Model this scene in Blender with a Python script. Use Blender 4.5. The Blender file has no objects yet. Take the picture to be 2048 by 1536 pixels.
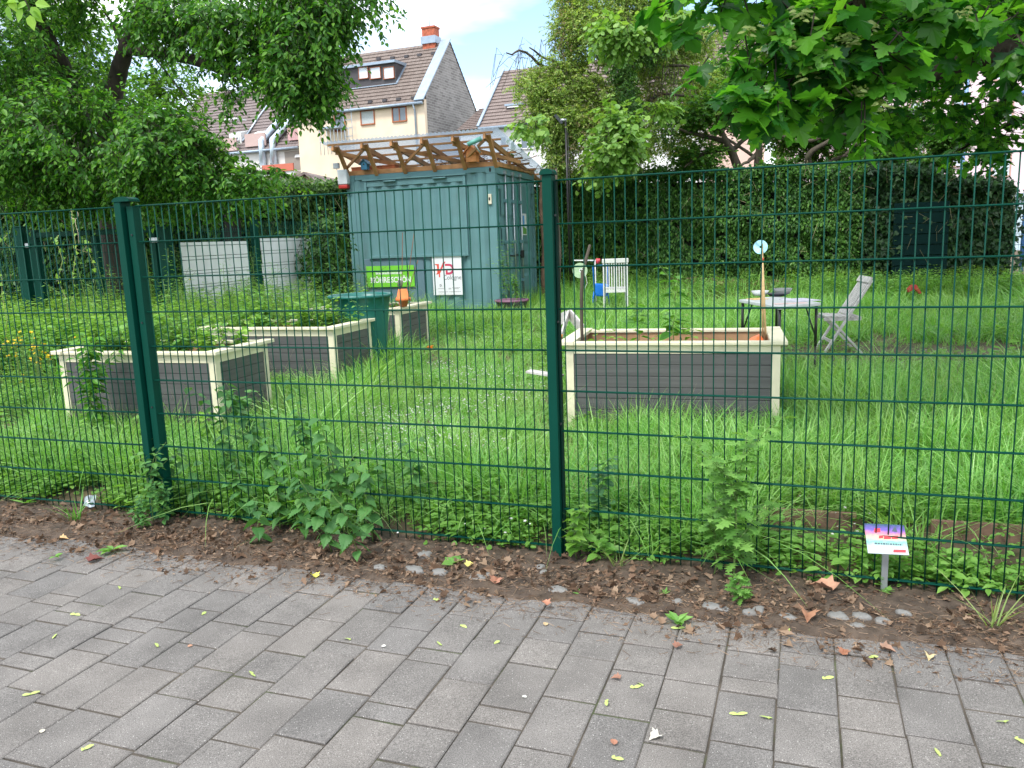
import bpy, math, random
import numpy as np
from mathutils import Vector, Matrix
C = bpy.context.scene
COL = C.collection
R = math.radians
random.seed(7); rng = np.random.default_rng(7)

# ------------------------------------------------------------------ camera
PITCH, ROLL, FPX, CAMZ = R(10.095), R(-2.133), 1624.6, 1.597
Fv = np.array([0, math.cos(PITCH), -math.sin(PITCH)])
Uv = np.array([0, math.sin(PITCH), math.cos(PITCH)])
Rv = np.array([1.0, 0, 0])
R2 = math.cos(ROLL)*Rv + math.sin(ROLL)*Uv
U2 = -math.sin(ROLL)*Rv + math.cos(ROLL)*Uv
CP = np.array([0, 0, CAMZ])
cam_d = bpy.data.cameras.new('camera'); cam = bpy.data.objects.new('camera', cam_d); COL.objects.link(cam)
m = Matrix(((R2[0], U2[0], -Fv[0], 0), (R2[1], U2[1], -Fv[1], 0), (R2[2], U2[2], -Fv[2], CAMZ), (0, 0, 0, 1)))
cam.matrix_world = m
cam_d.sensor_fit = 'HORIZONTAL'; cam_d.sensor_width = 36; cam_d.lens = 36*FPX/2048
cam_d.clip_end = 3000; cam_d.clip_start = 0.05
C.camera = cam
# ------------------------------------------------------------------ world, sun, exposure
SUN_EL, SUN_AZ = R(56), R(215)          # direction the light comes from (azimuth from +Y clockwise)
w = bpy.data.worlds.new('World'); C.world = w; w.use_nodes = True
nt = w.node_tree; bg = nt.nodes['Background']
sky = nt.nodes.new('ShaderNodeTexSky'); sky.sky_type = 'NISHITA'; sky.sun_disc = False
sky.sun_elevation = SUN_EL; sky.sun_rotation = SUN_AZ; sky.air_density = 1.0; sky.dust_density = 0.3
tc = nt.nodes.new('ShaderNodeTexCoord'); mp = nt.nodes.new('ShaderNodeMapping'); mp.inputs['Scale'].default_value = (1.0, 1.0, 3.0)
mp.inputs['Location'].default_value = (-2.0357, -2.9981, -1.7004)
nz = nt.nodes.new('ShaderNodeTexNoise'); nz.inputs['Scale'].default_value = 1.7; nz.inputs['Detail'].default_value = 6; nz.inputs['Roughness'].default_value = .52
cr = nt.nodes.new('ShaderNodeValToRGB'); cr.color_ramp.elements[0].position = .36; cr.color_ramp.elements[1].position = .55
cr.color_ramp.elements[0].color = (0, 0, 0, 1)
mx = nt.nodes.new('ShaderNodeMixRGB'); mx.inputs['Color2'].default_value = (8.6, 9.0, 9.4, 1)
nt.links.new(tc.outputs['Generated'], mp.inputs['Vector']); nt.links.new(mp.outputs[0], nz.inputs['Vector'])
nt.links.new(nz.outputs['Fac'], cr.inputs['Fac']); nt.links.new(cr.outputs['Color'], mx.inputs['Fac'])
nt.links.new(sky.outputs['Color'], mx.inputs['Color1']); nt.links.new(mx.outputs['Color'], bg.inputs['Color'])
bg.inputs['Strength'].default_value = .13
sd = bpy.data.lights.new('sun', 'SUN'); sd.energy = 1.5; sd.angle = R(12); sd.color = (1, .96, .9)
so = bpy.data.objects.new('sun', sd); COL.objects.link(so)
dirn = Vector((math.sin(SUN_AZ)*math.cos(SUN_EL), math.cos(SUN_AZ)*math.cos(SUN_EL), math.sin(SUN_EL)))
so.rotation_euler = dirn.to_track_quat('Z', 'Y').to_euler()
C.view_settings.view_transform = 'Standard'; C.view_settings.look = 'None'
C.view_settings.exposure = 1.22; C.view_settings.gamma = 1
cy = C.cycles
cy.use_denoising = True; cy.max_bounces = 6; cy.diffuse_bounces = 3; cy.glossy_bounces = 2; cy.transmission_bounces = 4
cy.transparent_max_bounces = 8; cy.caustics_reflective = False; cy.caustics_refractive = False
cy.sample_clamp_indirect = 4

# ------------------------------------------------------------------ pixel rays -> world points
def ray(x, y): return Fv + R2*(x-1024)/FPX - U2*(y-768)/FPX
def at(x, y, Y):
    r = ray(x, y); return CP + r*Y/r[1]
def GA(x, y, z=0.0):
    r = ray(x, y); return CP + r*(z-CAMZ)/r[2]
GR = R(20)                                    # street grid: everything is laid out about 20 degrees off
def W(u, v, z=0.0): return np.array([u*math.cos(GR)+v*math.sin(GR), -u*math.sin(GR)+v*math.cos(GR), z])
def gz(x, y):
    """height of the lawn"""
    v = x*math.sin(GR)+y*math.cos(GR)
    a = np.clip((v-3.75)/.55, 0, 1); a = a*a*(3-2*a)
    z = .015 + .085*a + .0185*np.clip(y-4.6, 0, 14)*1.0
    return z
def sn(x, y, z=0.0, s=1.0, seed=0.0):
    x = np.asarray(x)*s+seed; y = np.asarray(y)*s-seed*1.7; z = np.asarray(z)*s+seed*.6
    return (np.sin(x*1.7+1.3*np.sin(y*1.1+z))+np.sin(y*2.3+1.1*np.sin(z*1.9+x*.7))+np.sin(z*2.1+1.2*np.sin(x*1.3+y*.5))
            + .5*np.sin(x*4.1+y*3.3)+.5*np.sin(y*5.3-z*4.4+x))/4.0

# ------------------------------------------------------------------ object helpers
def tag(o, label=None, cat=None, group=None, kind=None):
    if label: o['label'] = label
    if cat: o['category'] = cat
    if group: o['group'] = group
    if kind: o['kind'] = kind
    return o
def thing(name, label, cat, loc=(0, 0, 0), rz=0.0, group=None):
    o = bpy.data.objects.new(name, None); COL.objects.link(o); o.empty_display_size = .2
    o.location = [float(c) for c in loc]; o.rotation_euler = (0, 0, rz)
    return tag(o, label, cat, group)
def copy_tree(o, parent=None):
    c = o.copy(); COL.objects.link(c); c.parent = parent
    for ch in list(o.children): copy_tree(ch, c)
    return c
class MB:
    def __init__(s): s.v = []; s.f = []; s.smooth = []
    def poly(s, pts, smooth=False):
        b = len(s.v); s.v += [tuple(map(float, p)) for p in pts]; s.f.append(tuple(range(b, b+len(pts)))); s.smooth.append(smooth)
    def box(s, x0, x1, y0, y1, z0, z1, M=None):
        b = len(s.v); P = [(x, y, z) for z in (z0, z1) for y in (y0, y1) for x in (x0, x1)]
        if M is not None: P = [tuple(M @ Vector(p)) for p in P]
        s.v += P
        for q in ((0, 2, 3, 1), (4, 5, 7, 6), (0, 1, 5, 4), (2, 6, 7, 3), (0, 4, 6, 2), (1, 3, 7, 5)):
            s.f.append(tuple(b+i for i in q)); s.smooth.append(False)
        return s
    def bar(s, p, q, w, h, up=(0, 0, 1)):
        p = Vector(p); q = Vector(q); d = (q-p); L = d.length; d.normalize(); u = Vector(up)
        sx = d.cross(u)
        if sx.length < 1e-3: sx = d.cross(Vector((1, 0, 0)))
        sx.normalize(); uz = sx.cross(d)
        M = Matrix((( sx[0], d[0], uz[0], p[0]), (sx[1], d[1], uz[1], p[1]), (sx[2], d[2], uz[2], p[2]), (0, 0, 0, 1)))
        return s.box(-w/2, w/2, 0, L, -h/2, h/2, M)
    def tube(s, pts, rad, n=8, cap=True):
        pts = [Vector([float(c) for c in p]) for p in pts]
        if not hasattr(rad, '__len__'): rad = [rad]*len(pts)
        b = len(s.v); ref = None
        for i, p in enumerate(pts):
            d = (pts[min(i+1, len(pts)-1)]-pts[max(i-1, 0)]).normalized()
            if ref is None: ref = d.orthogonal().normalized()
            ref = (ref-d*ref.dot(d)).normalized(); sd_ = d.cross(ref)
            for k in range(n):
                a = 2*math.pi*k/n; s.v.append(tuple(p+(ref*math.cos(a)+sd_*math.sin(a))*rad[i]))
        for i in range(len(pts)-1):
            for k in range(n):
                k2 = (k+1) % n; s.f.append((b+i*n+k, b+i*n+k2, b+(i+1)*n+k2, b+(i+1)*n+k)); s.smooth.append(True)
        if cap:
            s.f.append(tuple(b+k for k in reversed(range(n)))); s.smooth.append(False)
            e = b+(len(pts)-1)*n; s.f.append(tuple(e+k for k in range(n))); s.smooth.append(False)
        return s
    def lathe(s, prof, n=24, c=(0, 0, 0)):
        b = len(s.v)
        for r, z in prof:
            for k in range(n):
                a = 2*math.pi*k/n; s.v.append((c[0]+r*math.cos(a), c[1]+r*math.sin(a), c[2]+z))
        for i in range(len(prof)-1):
            for k in range(n):
                k2 = (k+1) % n; s.f.append((b+i*n+k, b+i*n+k2, b+(i+1)*n+k2, b+(i+1)*n+k)); s.smooth.append(True)
        return s
    def prism(s, outline, z0, z1, M=None):
        n = len(outline); b = len(s.v)
        P = [(x, y, z0) for x, y in outline]+[(x, y, z1) for x, y in outline]
        if M is not None: P = [tuple(M @ Vector(p)) for p in P]
        s.v += P
        s.f.append(tuple(b+i for i in reversed(range(n)))); s.f.append(tuple(b+n+i for i in range(n))); s.smooth += [False]*2
        for i in range(n):
            j = (i+1) % n; s.f.append((b+i, b+j, b+n+j, b+n+i)); s.smooth.append(False)
        return s
    def build(s, name, mat, parent=None, bevel=0):
        me = bpy.data.meshes.new(name); me.from_pydata(s.v, [], s.f); me.polygons.foreach_set('use_smooth', s.smooth)
        if mat: me.materials.append(mat)
        me.update(); o = bpy.data.objects.new(name, me); COL.objects.link(o); o.parent = parent
        if bevel:
            md = o.modifiers.new('bevel', 'BEVEL'); md.width = bevel; md.segments = 2; md.limit_method = 'ANGLE'; md.angle_limit = R(40)
        return o
def np_mesh(name, V, F, mat, parent=None, smooth=False, mi=None):
    """V (n,3); F list of arrays (k,m) of equal-size faces"""
    me = bpy.data.meshes.new(name); me.vertices.add(len(V)); me.vertices.foreach_set('co', np.asarray(V, dtype=np.float32).ravel())
    if not isinstance(F, (list, tuple)): F = [F]
    idx = np.concatenate([f.ravel() for f in F]).astype(np.int32)
    tot = np.concatenate([np.full(len(f), f.shape[1]) for f in F]).astype(np.int32)
    st = np.concatenate([[0], np.cumsum(tot)[:-1]]).astype(np.int32)
    me.loops.add(len(idx)); me.loops.foreach_set('vertex_index', idx)
    me.polygons.add(len(tot)); me.polygons.foreach_set('loop_start', st); me.polygons.foreach_set('loop_total', tot)
    me.polygons.foreach_set('use_smooth', np.full(len(tot), smooth))
    mats = mat if isinstance(mat, (list, tuple)) else [mat]
    for q in mats: me.materials.append(q)
    if mi is not None: me.polygons.foreach_set('material_index', np.asarray(mi, dtype=np.int32))
    me.update(calc_edges=True); me.validate()
    if name is None: return me
    o = bpy.data.objects.new(name, me); COL.objects.link(o); o.parent = parent
    return o

# ------------------------------------------------------------------ materials
MATS = {}
def nodes(name):
    m_ = bpy.data.materials.new(name); m_.use_nodes = True; t = m_.node_tree; return m_, t, t.nodes['Principled BSDF']
def mat(name, col, rough=.6, var=.12, scale=6.0, bump=0.0, bscale=40.0, metal=0.0, spec=.4, stretch=(1, 1, 1), dirt=0.0, dirtcol=(.12, .1, .07)):
    if name in MATS: return MATS[name]
    m_, t, b = nodes(name)
    tc = t.nodes.new('ShaderNodeTexCoord'); mp = t.nodes.new('ShaderNodeMapping'); mp.inputs['Scale'].default_value = stretch
    t.links.new(tc.outputs['Object'], mp.inputs['Vector'])
    n = t.nodes.new('ShaderNodeTexNoise'); n.inputs['Scale'].default_value = scale; n.inputs['Detail'].default_value = 5
    t.links.new(mp.outputs[0], n.inputs['Vector'])
    hs = t.nodes.new('ShaderNodeMapRange'); hs.inputs['To Min'].default_value = 1-var*1.6; hs.inputs['To Max'].default_value = 1+var*1.6
    hs.inputs['From Min'].default_value = .25; hs.inputs['From Max'].default_value = .75
    t.links.new(n.outputs['Fac'], hs.inputs['Value'])
    mu = t.nodes.new('ShaderNodeVectorMath'); mu.operation = 'SCALE'; mu.inputs[0].default_value = col[:3]
    t.links.new(hs.outputs['Result'], mu.inputs['Scale']); out = mu.outputs[0]
    if dirt:
        n2 = t.nodes.new('ShaderNodeTexNoise'); n2.inputs['Scale'].default_value = scale*.45; n2.inputs['Detail'].default_value = 8; n2.inputs['Roughness'].default_value = .7
        t.links.new(mp.outputs[0], n2.inputs['Vector'])
        r_ = t.nodes.new('ShaderNodeMapRange'); r_.inputs['From Min'].default_value = .52; r_.inputs['From Max'].default_value = .72; r_.inputs['To Max'].default_value = dirt
        t.links.new(n2.outputs['Fac'], r_.inputs['Value'])
        mm = t.nodes.new('ShaderNodeMixRGB'); mm.inputs['Color2'].default_value = (*dirtcol, 1)
        t.links.new(r_.outputs[0], mm.inputs['Fac']); t.links.new(out, mm.inputs['Color1']); out = mm.outputs[0]
    t.links.new(out, b.inputs['Base Color'])
    b.inputs['Roughness'].default_value = rough; b.inputs['Metallic'].default_value = metal; b.inputs['Specular IOR Level'].default_value = spec
    if bump:
        n3 = t.nodes.new('ShaderNodeTexNoise'); n3.inputs['Scale'].default_value = bscale; n3.inputs['Detail'].default_value = 6
        t.links.new(mp.outputs[0], n3.inputs['Vector'])
        bp = t.nodes.new('ShaderNodeBump'); bp.inputs['Strength'].default_value = bump; bp.inputs['Distance'].default_value = .01
        t.links.new(n3.outputs['Fac'], bp.inputs['Height']); t.links.new(bp.outputs[0], b.inputs['Normal'])
    MATS[name] = m_; return m_
def leafmat(name, cols, rough=.45, trans=.35, spec=.35, tcol=None, inst=False, patch=None):
    """cols: dark..light list picked at random per leaf"""
    m_, t, b = nodes(name)
    g = t.nodes.new('ShaderNodeNewGeometry'); src = g.outputs['Random Per Island']
    if inst:
        oi = t.nodes.new('ShaderNodeObjectInfo'); ad = t.nodes.new('ShaderNodeMath'); ad.operation = 'ADD'
        t.links.new(src, ad.inputs[0]); t.links.new(oi.outputs['Random'], ad.inputs[1])
        hf = t.nodes.new('ShaderNodeMath'); hf.operation = 'MULTIPLY'; hf.inputs[1].default_value = .5; t.links.new(ad.outputs[0], hf.inputs[0]); src = hf.outputs[0]
    r_ = t.nodes.new('ShaderNodeValToRGB'); e = r_.color_ramp.elements
    while len(e) < len(cols): e.new(.5)
    for i, c in enumerate(cols): e[i].position = i/(len(cols)-1); e[i].color = (*c, 1)
    t.links.new(src, r_.inputs['Fac']); colr = r_.outputs['Color']
    if patch:
        pn = t.nodes.new('ShaderNodeTexNoise'); pn.inputs['Scale'].default_value = patch[1]; pn.inputs['Detail'].default_value = 4; t.links.new(g.outputs['Position'], pn.inputs['Vector'])
        pr_ = t.nodes.new('ShaderNodeMapRange'); pr_.inputs['From Min'].default_value = .45; pr_.inputs['From Max'].default_value = .68; pr_.inputs['To Max'].default_value = patch[2]; t.links.new(pn.outputs['Fac'], pr_.inputs['Value'])
        pm_ = t.nodes.new('ShaderNodeMixRGB'); pm_.inputs['Color2'].default_value = (*patch[0], 1); t.links.new(colr, pm_.inputs['Color1']); t.links.new(pr_.outputs[0], pm_.inputs['Fac']); colr = pm_.outputs[0]
    t.links.new(colr, b.inputs['Base Color'])
    b.inputs['Roughness'].default_value = rough; b.inputs['Specular IOR Level'].default_value = spec
    tr = t.nodes.new('ShaderNodeBsdfTranslucent'); mu = t.nodes.new('ShaderNodeMixRGB'); mu.blend_type = 'MULTIPLY'; mu.inputs['Fac'].default_value = 1
    mu.inputs['Color2'].default_value = (*(tcol or (1.5, 1.5, .6)), 1); t.links.new(colr, mu.inputs['Color1']); t.links.new(mu.outputs[0], tr.inputs['Color'])
    ms = t.nodes.new('ShaderNodeMixShader'); ms.inputs['Fac'].default_value = trans
    t.links.new(b.outputs[0], ms.inputs[1]); t.links.new(tr.outputs[0], ms.inputs[2]); t.links.new(ms.outputs[0], t.nodes['Material Output'].inputs['Surface'])
    return m_
GREEN_METAL = mat('green_coated_steel', (.0012, .045, .030), .5, .08, 3, 0, spec=.10, dirt=.08, dirtcol=(.05, .06, .04))
def solid(name, col, **k): return mat(name, col, **k)
CREAM = mat('cream_plastic', (.66, .61, .44), .5, .07, 5, .05, 60, dirt=.55, dirtcol=(.30, .28, .19))
SLATE = mat('grey_plank', (.082, .081, .081), .55, .14, 4, .12, 80, stretch=(.4, 1, 8), dirt=.3, dirtcol=(.14, .13, .11))
WOOD = mat('brown_timber', (.42, .20, .08), .6, .25, 5, .15, 50, stretch=(1, 1, 1))
RAWWOOD = mat('raw_timber', (.36, .21, .11), .7, .2, 4, .15, 60)
GREYWOOD = mat('weathered_grey_wood', (.5, .47, .45), .7, .18, 6, .2, 60, stretch=(3, 3, 3))
SOIL = mat('dark_soil', (.072, .052, .038), .95, .4, 14, .8, 60, dirt=.6, dirtcol=(.09, .06, .035))
BARK = mat('bark', (.035, .028, .021), .9, .35, 9, .9, 26, stretch=(1, 1, .35), dirt=.5, dirtcol=(.09, .09, .05))
BARK2 = mat('grey_bark', (.075, .06, .045), .9, .3, 9, .8, 26, stretch=(1, 1, .35), dirt=.5, dirtcol=(.12, .13, .06))
TERRA = mat('terracotta', (.55, .16, .06), .7, .12, 12, .1, 60)
BLACKP = mat('black_plastic', (.018, .018, .02), .4, .1, 5)
STEEL = mat('galvanised_steel', (.45, .48, .5), .4, .12, 12, .05, metal=.8)
WHITEP = mat('white_sheet', (.74, .74, .75), .5, .06, 5, dirt=.15, dirtcol=(.5, .5, .48))

# ------------------------------------------------------------------ leaf / plant generators
def half_leaf(pts, fold=.1):
    """mirror a half outline (x along, y out) to a two-face folded leaf"""
    n = len(pts); V = [(x, y, abs(y)*fold*2.2-(x*x)*.12) for x, y in pts]
    V += [(x, -y, abs(y)*fold*2.2-(x*x)*.12) for x, y in pts[1:-1]]
    top = list(range(n)); bot = [0]+list(range(n, n+n-2))+[n-1]
    return np.array(V), [top, bot[::-1]]
def fan_leaf(pts, c, fold=.06):
    V = [(c, 0, 0)]+[(x, y, abs(y)*fold-(x-c)**2*.25) for x, y in pts]+[(x, -y, abs(y)*fold-(x-c)**2*.25) for x, y in pts[1:-1]]
    n = len(pts); F = []
    a = list(range(1, n+1)); b = [1]+list(range(n+1, 2*n-1))+[n]
    for i in range(n-1): F.append([0, a[i], a[i+1]]); F.append([0, b[i+1], b[i]])
    return np.array(V), F
T_DIA = half_leaf([(0, 0), (.45, .25), (1, 0)], .18)
T_OV = half_leaf([(0, 0), (.22, .24), (.55, .25), (1, 0)], .14)
T_LONG = half_leaf([(0, 0), (.4, .1), (1, 0)], .1)
T_ROUND = half_leaf([(0, 0), (.2, .34), (.6, .4), (.95, .2), (1, 0)], .1)
T_MAPLE = fan_leaf([(0, 0), (-.06, .16), (-.16, .40), (.02, .37), (.10, .52), (.20, .50), (.36, .68), (.38, .47), (.47, .43), (.44, .20), (.58, .30), (.66, .36), (.72, .20), (.84, .17), (1, 0)], .22)
T_NETT = fan_leaf([(0, 0), (-.04, .14), (.03, .26), (.08, .25), (.13, .33), (.18, .29), (.25, .34), (.30, .28), (.38, .31), (.42, .24), (.51, .26), (.54, .18), (.64, .19), (.67, .12), (.78, .12), (.82, .06), (1, 0)], .3)
T_FEATH = fan_leaf([(0, 0), (.1, .03), (.02, .22), (.16, .07), (.16, .34), (.3, .07), (.36, .38), (.46, .07), (.58, .30), (.64, .06), (.80, .18), (.82, .04), (1, 0)], .3)
T_IVY = fan_leaf([(0, 0), (-.12, .28), (.1, .45), (.35, .42), (.5, .2), (1, 0)], .3)
def norm(a): return a/np.maximum(np.linalg.norm(a, axis=-1, keepdims=True), 1e-9)
def leaves(T, pos, d, nrm, size, wid=None):
    V, F = T; n = len(pos); k = len(V)
    d = norm(d); sx = norm(np.cross(nrm, d)); nn = np.cross(d, sx)
    sz = np.asarray(size).reshape(-1, 1, 1); wd = np.ones((n, 1, 1)) if wid is None else np.asarray(wid).reshape(-1, 1, 1)
    P = pos[:, None, :]+sz*(V[None, :, 0:1]*d[:, None, :]+wd*V[None, :, 1:2]*sx[:, None, :]+V[None, :, 2:3]*nn[:, None, :])
    base = (np.arange(n)*k)[:, None]; out = {}
    for f in F: out.setdefault(len(f), []).append(base+np.array(f)[None, :])
    return P.reshape(-1, 3), {m_: np.concatenate(a) for m_, a in out.items()}
def merge(parts):
    Vs = []; Fs = {}; MI = {}; off = 0
    for i, (V, F) in enumerate(parts):
        Vs.append(V)
        for k, a in F.items(): Fs.setdefault(k, []).append(a+off); MI.setdefault(k, []).append(np.full(len(a), i))
        off += len(V)
    ks = sorted(Fs); return np.concatenate(Vs), [np.concatenate(Fs[k]) for k in ks], np.concatenate([np.concatenate(MI[k]) for k in ks])
def sticks(a, b, r):
    """3-sided twigs from a to b"""
    n = len(a); d = norm(b-a); o = norm(np.cross(d, np.array([.3, .5, .81])+0*d)); q = np.cross(d, o); V = []
    for e, rr in ((a, r), (b, r*.5)):
        for k in range(3):
            t = 2*math.pi*k/3; V.append(e+(o*math.cos(t)+q*math.sin(t))*np.asarray(rr).reshape(-1, 1))
    V = np.stack(V, 1).reshape(-1, 3); base = (np.arange(n)*6)[:, None]
    F = np.concatenate([base+np.array([[k, (k+1) % 3, 3+(k+1) % 3, 3+k]]) for k in range(3)])
    return V, {4: F}
def in_blobs(blobs, n, shell=.45):
    c = np.array([b[0] for b in blobs], float); r = np.array([b[1] for b in blobs], float)
    wgt = np.array([(b[2] if len(b) > 2 else 1)*(x[0]*x[1]*x[2])**(2/3) for b, x in zip(blobs, r)]); wgt /= wgt.sum()
    i = rng.choice(len(blobs), n, p=wgt); u = norm(rng.normal(size=(n, 3))); rad = rng.random(n)**shell
    return c[i]+u*r[i]*rad[:, None], u
def crown(parent, blobs, ntw, nl, size, mt, T=T_OV, droop=.4, thr=-.35, gs=1.6, seed=0., tw=1.0, stick=True, name='crown', bark=None, upn=.9, shell=.45, sd_=.25):
    p, u = in_blobs(blobs, ntw, shell)
    keep = sn(p[:, 0], p[:, 1], p[:, 2], gs, seed) > thr; p = p[keep]; u = u[keep]; n = len(p)
    d = norm(u*.7+rng.normal(size=(n, 3))*.55+np.array([0, 0, -droop])); L = size*nl*.42*tw*rng.uniform(.7, 1.2, n)
    side = norm(np.cross(d, np.array([0, 0, 1.])+rng.normal(size=(n, 3))*.15))
    P = []; D = []; N = []; S = []
    for k in range(nl):
        t = (k+.5)/nl; pos = p+d*(L*t)[:, None]+np.array([0, 0, -1.])*(L*t*t*droop*.5)[:, None]
        sg = 1 if k % 2 else -1
        dd = norm(d*.5+side*sg*.8+rng.normal(size=(n, 3))*.3+np.array([0, 0, -droop*.9]))
        nn = norm(np.array([0, 0, upn])+rng.normal(size=(n, 3))*.45+u*.35)
        P.append(pos); D.append(dd); N.append(nn); S.append(size*rng.uniform(1-sd_*1.6, 1+sd_, n)*(1-.25*t))
    V, F = leaves(T, np.concatenate(P), np.concatenate(D), np.concatenate(N), np.concatenate(S))
    if stick:
        b = p+d*L[:, None]+np.array([0, 0, -1.])*(L*droop*.5)[:, None]
        parts = [(V, F), sticks(p-d*L[:, None]*.4, b, np.full(n, size*.035))]
        V, Fs, MI = merge(parts); return np_mesh(name, V, Fs, [mt, bark or BARK], parent, mi=MI)
    return np_mesh(name, V, list(F.values()), mt, parent)
def limb(mb, pts, r0, r1, n=9, wob=.0):
    pts = [Vector([float(c) for c in p]) for p in pts]; out = []; k = len(pts)
    for i in range(k-1):
        for s in range(4):
            t = s/4; a = pts[max(i-1, 0)]; b = pts[i]; c = pts[i+1]; d = pts[min(i+2, k-1)]
            out.append(.5*((2*b)+(c-a)*t+(2*a-5*b+4*c-d)*t*t+(3*b-a-3*c+d)*t**3))
    out.append(pts[-1]); m_ = len(out)
    out = [p+Vector((random.gauss(0, wob), random.gauss(0, wob), random.gauss(0, wob))) for p in out]
    mb.tube(out, [r0+(r1-r0)*i/(m_-1) for i in range(m_)], n); return out
def B(px, py, Y, rx, rz, ry=None, wgt=1):        # blob given by picture position and distance
    return (at(px, py, Y), (rx, ry or (rx+rz)/2, rz), wgt)
# ================================================================== SETTING
# ---- ground, soil, pavers
def grid(u0, u1, v0, v1, nu, nv, zf):
    u, v = np.meshgrid(np.linspace(u0, u1, nu), np.linspace(v0, v1, nv)); x = u*math.cos(GR)+v*math.sin(GR); y = -u*math.sin(GR)+v*math.cos(GR)
    V = np.stack([x, y, zf(u, v, x, y)], -1).reshape(-1, 3); i = np.arange(nu*nv).reshape(nv, nu)
    return V, np.stack([i[:-1, :-1], i[:-1, 1:], i[1:, 1:], i[1:, :-1]], -1).reshape(-1, 4)
g_far, t, b = nodes('far_ground'); b.inputs['Base Color'].default_value = (.06, .07, .04, 1); b.inputs['Roughness'].default_value = .95
mb = MB(); mb.poly([(-900, -300, -.12), (900, -300, -.12), (900, 1500, -.12), (-900, 1500, -.12)]); tag(mb.build('ground', g_far), kind='structure')
def litter_z(u, v, x, y):
    n = sn(u, v, 0, 5, 1)*.012+sn(u, v, 0, 17, 2)*.008+sn(u, v, 0, 43, 3)*.005
    e = np.clip((v-3.17-.07*sn(u, v, 0, 2.2, 5)-.03*sn(u, v, 0, 9, 6))/.12, 0, 1)
    return -.03+.045*e+n*e
V, F = grid(-14, 14, 2.95, 3.80, 900, 60, litter_z)
tag(np_mesh('soil_strip', V, F, SOIL, smooth=True), kind='structure')
LAWNSOIL = mat('lawn_soil', (.10, .075, .045), .95, .4, 3, .6, 40, dirt=.6, dirtcol=(.07, .09, .03))
V, F = grid(-16, 16, 3.78, 40, 160, 200, lambda u, v, x, y: gz(x, y)+.012*sn(u, v, 0, 3, 4)-.003)
tag(np_mesh('lawn_ground', V, F, LAWNSOIL, smooth=True), kind='structure')
# joints under the pavers
JOINT = mat('joint_sand', (.075, .062, .048), .95, .4, 5, .6, 90, dirt=.9, dirtcol=(.06, .10, .025))
V, F = grid(-14, 14, -6, 3.2, 60, 30, lambda u, v, x, y: np.full(u.shape, -.007))
tag(np_mesh('paving_joints', V, F, JOINT), kind='structure')
# pavers, one mesh: each stone has a chamfered top
PV, t, b = nodes('concrete_paver')
tcn = t.nodes.new('ShaderNodeTexCoord'); geo = t.nodes.new('ShaderNodeNewGeometry')
sp = t.nodes.new('ShaderNodeTexVoronoi'); sp.inputs['Scale'].default_value = 130; t.links.new(tcn.outputs['Object'], sp.inputs['Vector'])
spr = t.nodes.new('ShaderNodeValToRGB'); spr.color_ramp.elements[0].position = .0; spr.color_ramp.elements[0].color = (1, 1, 1, 1); spr.color_ramp.elements[1].position = .26; spr.color_ramp.elements[1].color = (0, 0, 0, 1)
t.links.new(sp.outputs['Distance'], spr.inputs['Fac'])
sc = t.nodes.new('ShaderNodeSeparateColor'); t.links.new(sp.outputs['Color'], sc.inputs[0])
pick = t.nodes.new('ShaderNodeMapRange'); pick.inputs['From Min'].default_value = .72; pick.inputs['From Max'].default_value = .85; t.links.new(sc.outputs[0], pick.inputs['Value'])
pk = t.nodes.new('ShaderNodeMath'); pk.operation = 'MULTIPLY'; t.links.new(spr.outputs['Color'], pk.inputs[0]); t.links.new(pick.outputs[0], pk.inputs[1])
f1 = t.nodes.new('ShaderNodeTexNoise'); f1.inputs['Scale'].default_value = 260; f1.inputs['Detail'].default_value = 3; t.links.new(tcn.outputs['Object'], f1.inputs['Vector'])
f2 = t.nodes.new('ShaderNodeTexNoise'); f2.inputs['Scale'].default_value = 3.2; f2.inputs['Detail'].default_value = 7; f2.inputs['Roughness'].default_value = .65; t.links.new(tcn.outputs['Object'], f2.inputs['Vector'])
ra = t.nodes.new('ShaderNodeMapRange'); ra.inputs['From Min'].default_value = .3; ra.inputs['From Max'].default_value = .7; ra.inputs['To Min'].default_value = .5; ra.inputs['To Max'].default_value = 1.5; t.links.new(f1.outputs['Fac'], ra.inputs['Value'])
rb = t.nodes.new('ShaderNodeMapRange'); rb.inputs['From Min'].default_value = .3; rb.inputs['From Max'].default_value = .7; rb.inputs['To Min'].default_value = .74; rb.inputs['To Max'].default_value = 1.24; t.links.new(f2.outputs['Fac'], rb.inputs['Value'])
rc = t.nodes.new('ShaderNodeMapRange'); rc.inputs['To Min'].default_value = .93; rc.inputs['To Max'].default_value = 1.07; t.links.new(geo.outputs['Random Per Island'], rc.inputs['Value'])
m1 = t.nodes.new('ShaderNodeMath'); m1.operation = 'MULTIPLY'; t.links.new(ra.outputs[0], m1.inputs[0]); t.links.new(rb.outputs[0], m1.inputs[1])
m2 = t.nodes.new('ShaderNodeMath'); m2.operation = 'MULTIPLY'; t.links.new(m1.outputs[0], m2.inputs[0]); t.links.new(rc.outputs[0], m2.inputs[1])
tint = t.nodes.new('ShaderNodeMixRGB'); tint.inputs['Color1'].default_value = (.152, .142, .134, 1); tint.inputs['Color2'].default_value = (.162, .147, .134, 1)
t.links.new(geo.outputs['Random Per Island'], tint.inputs['Fac'])
vs = t.nodes.new('ShaderNodeVectorMath'); vs.operation = 'SCALE'; t.links.new(tint.outputs[0], vs.inputs[0]); t.links.new(m2.outputs[0], vs.inputs['Scale'])
mxx = t.nodes.new('ShaderNodeMixRGB'); mxx.inputs['Color2'].default_value = (.66, .64, .6, 1); t.links.new(vs.outputs[0], mxx.inputs['Color1']); t.links.new(pk.outputs[0], mxx.inputs['Fac'])
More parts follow.
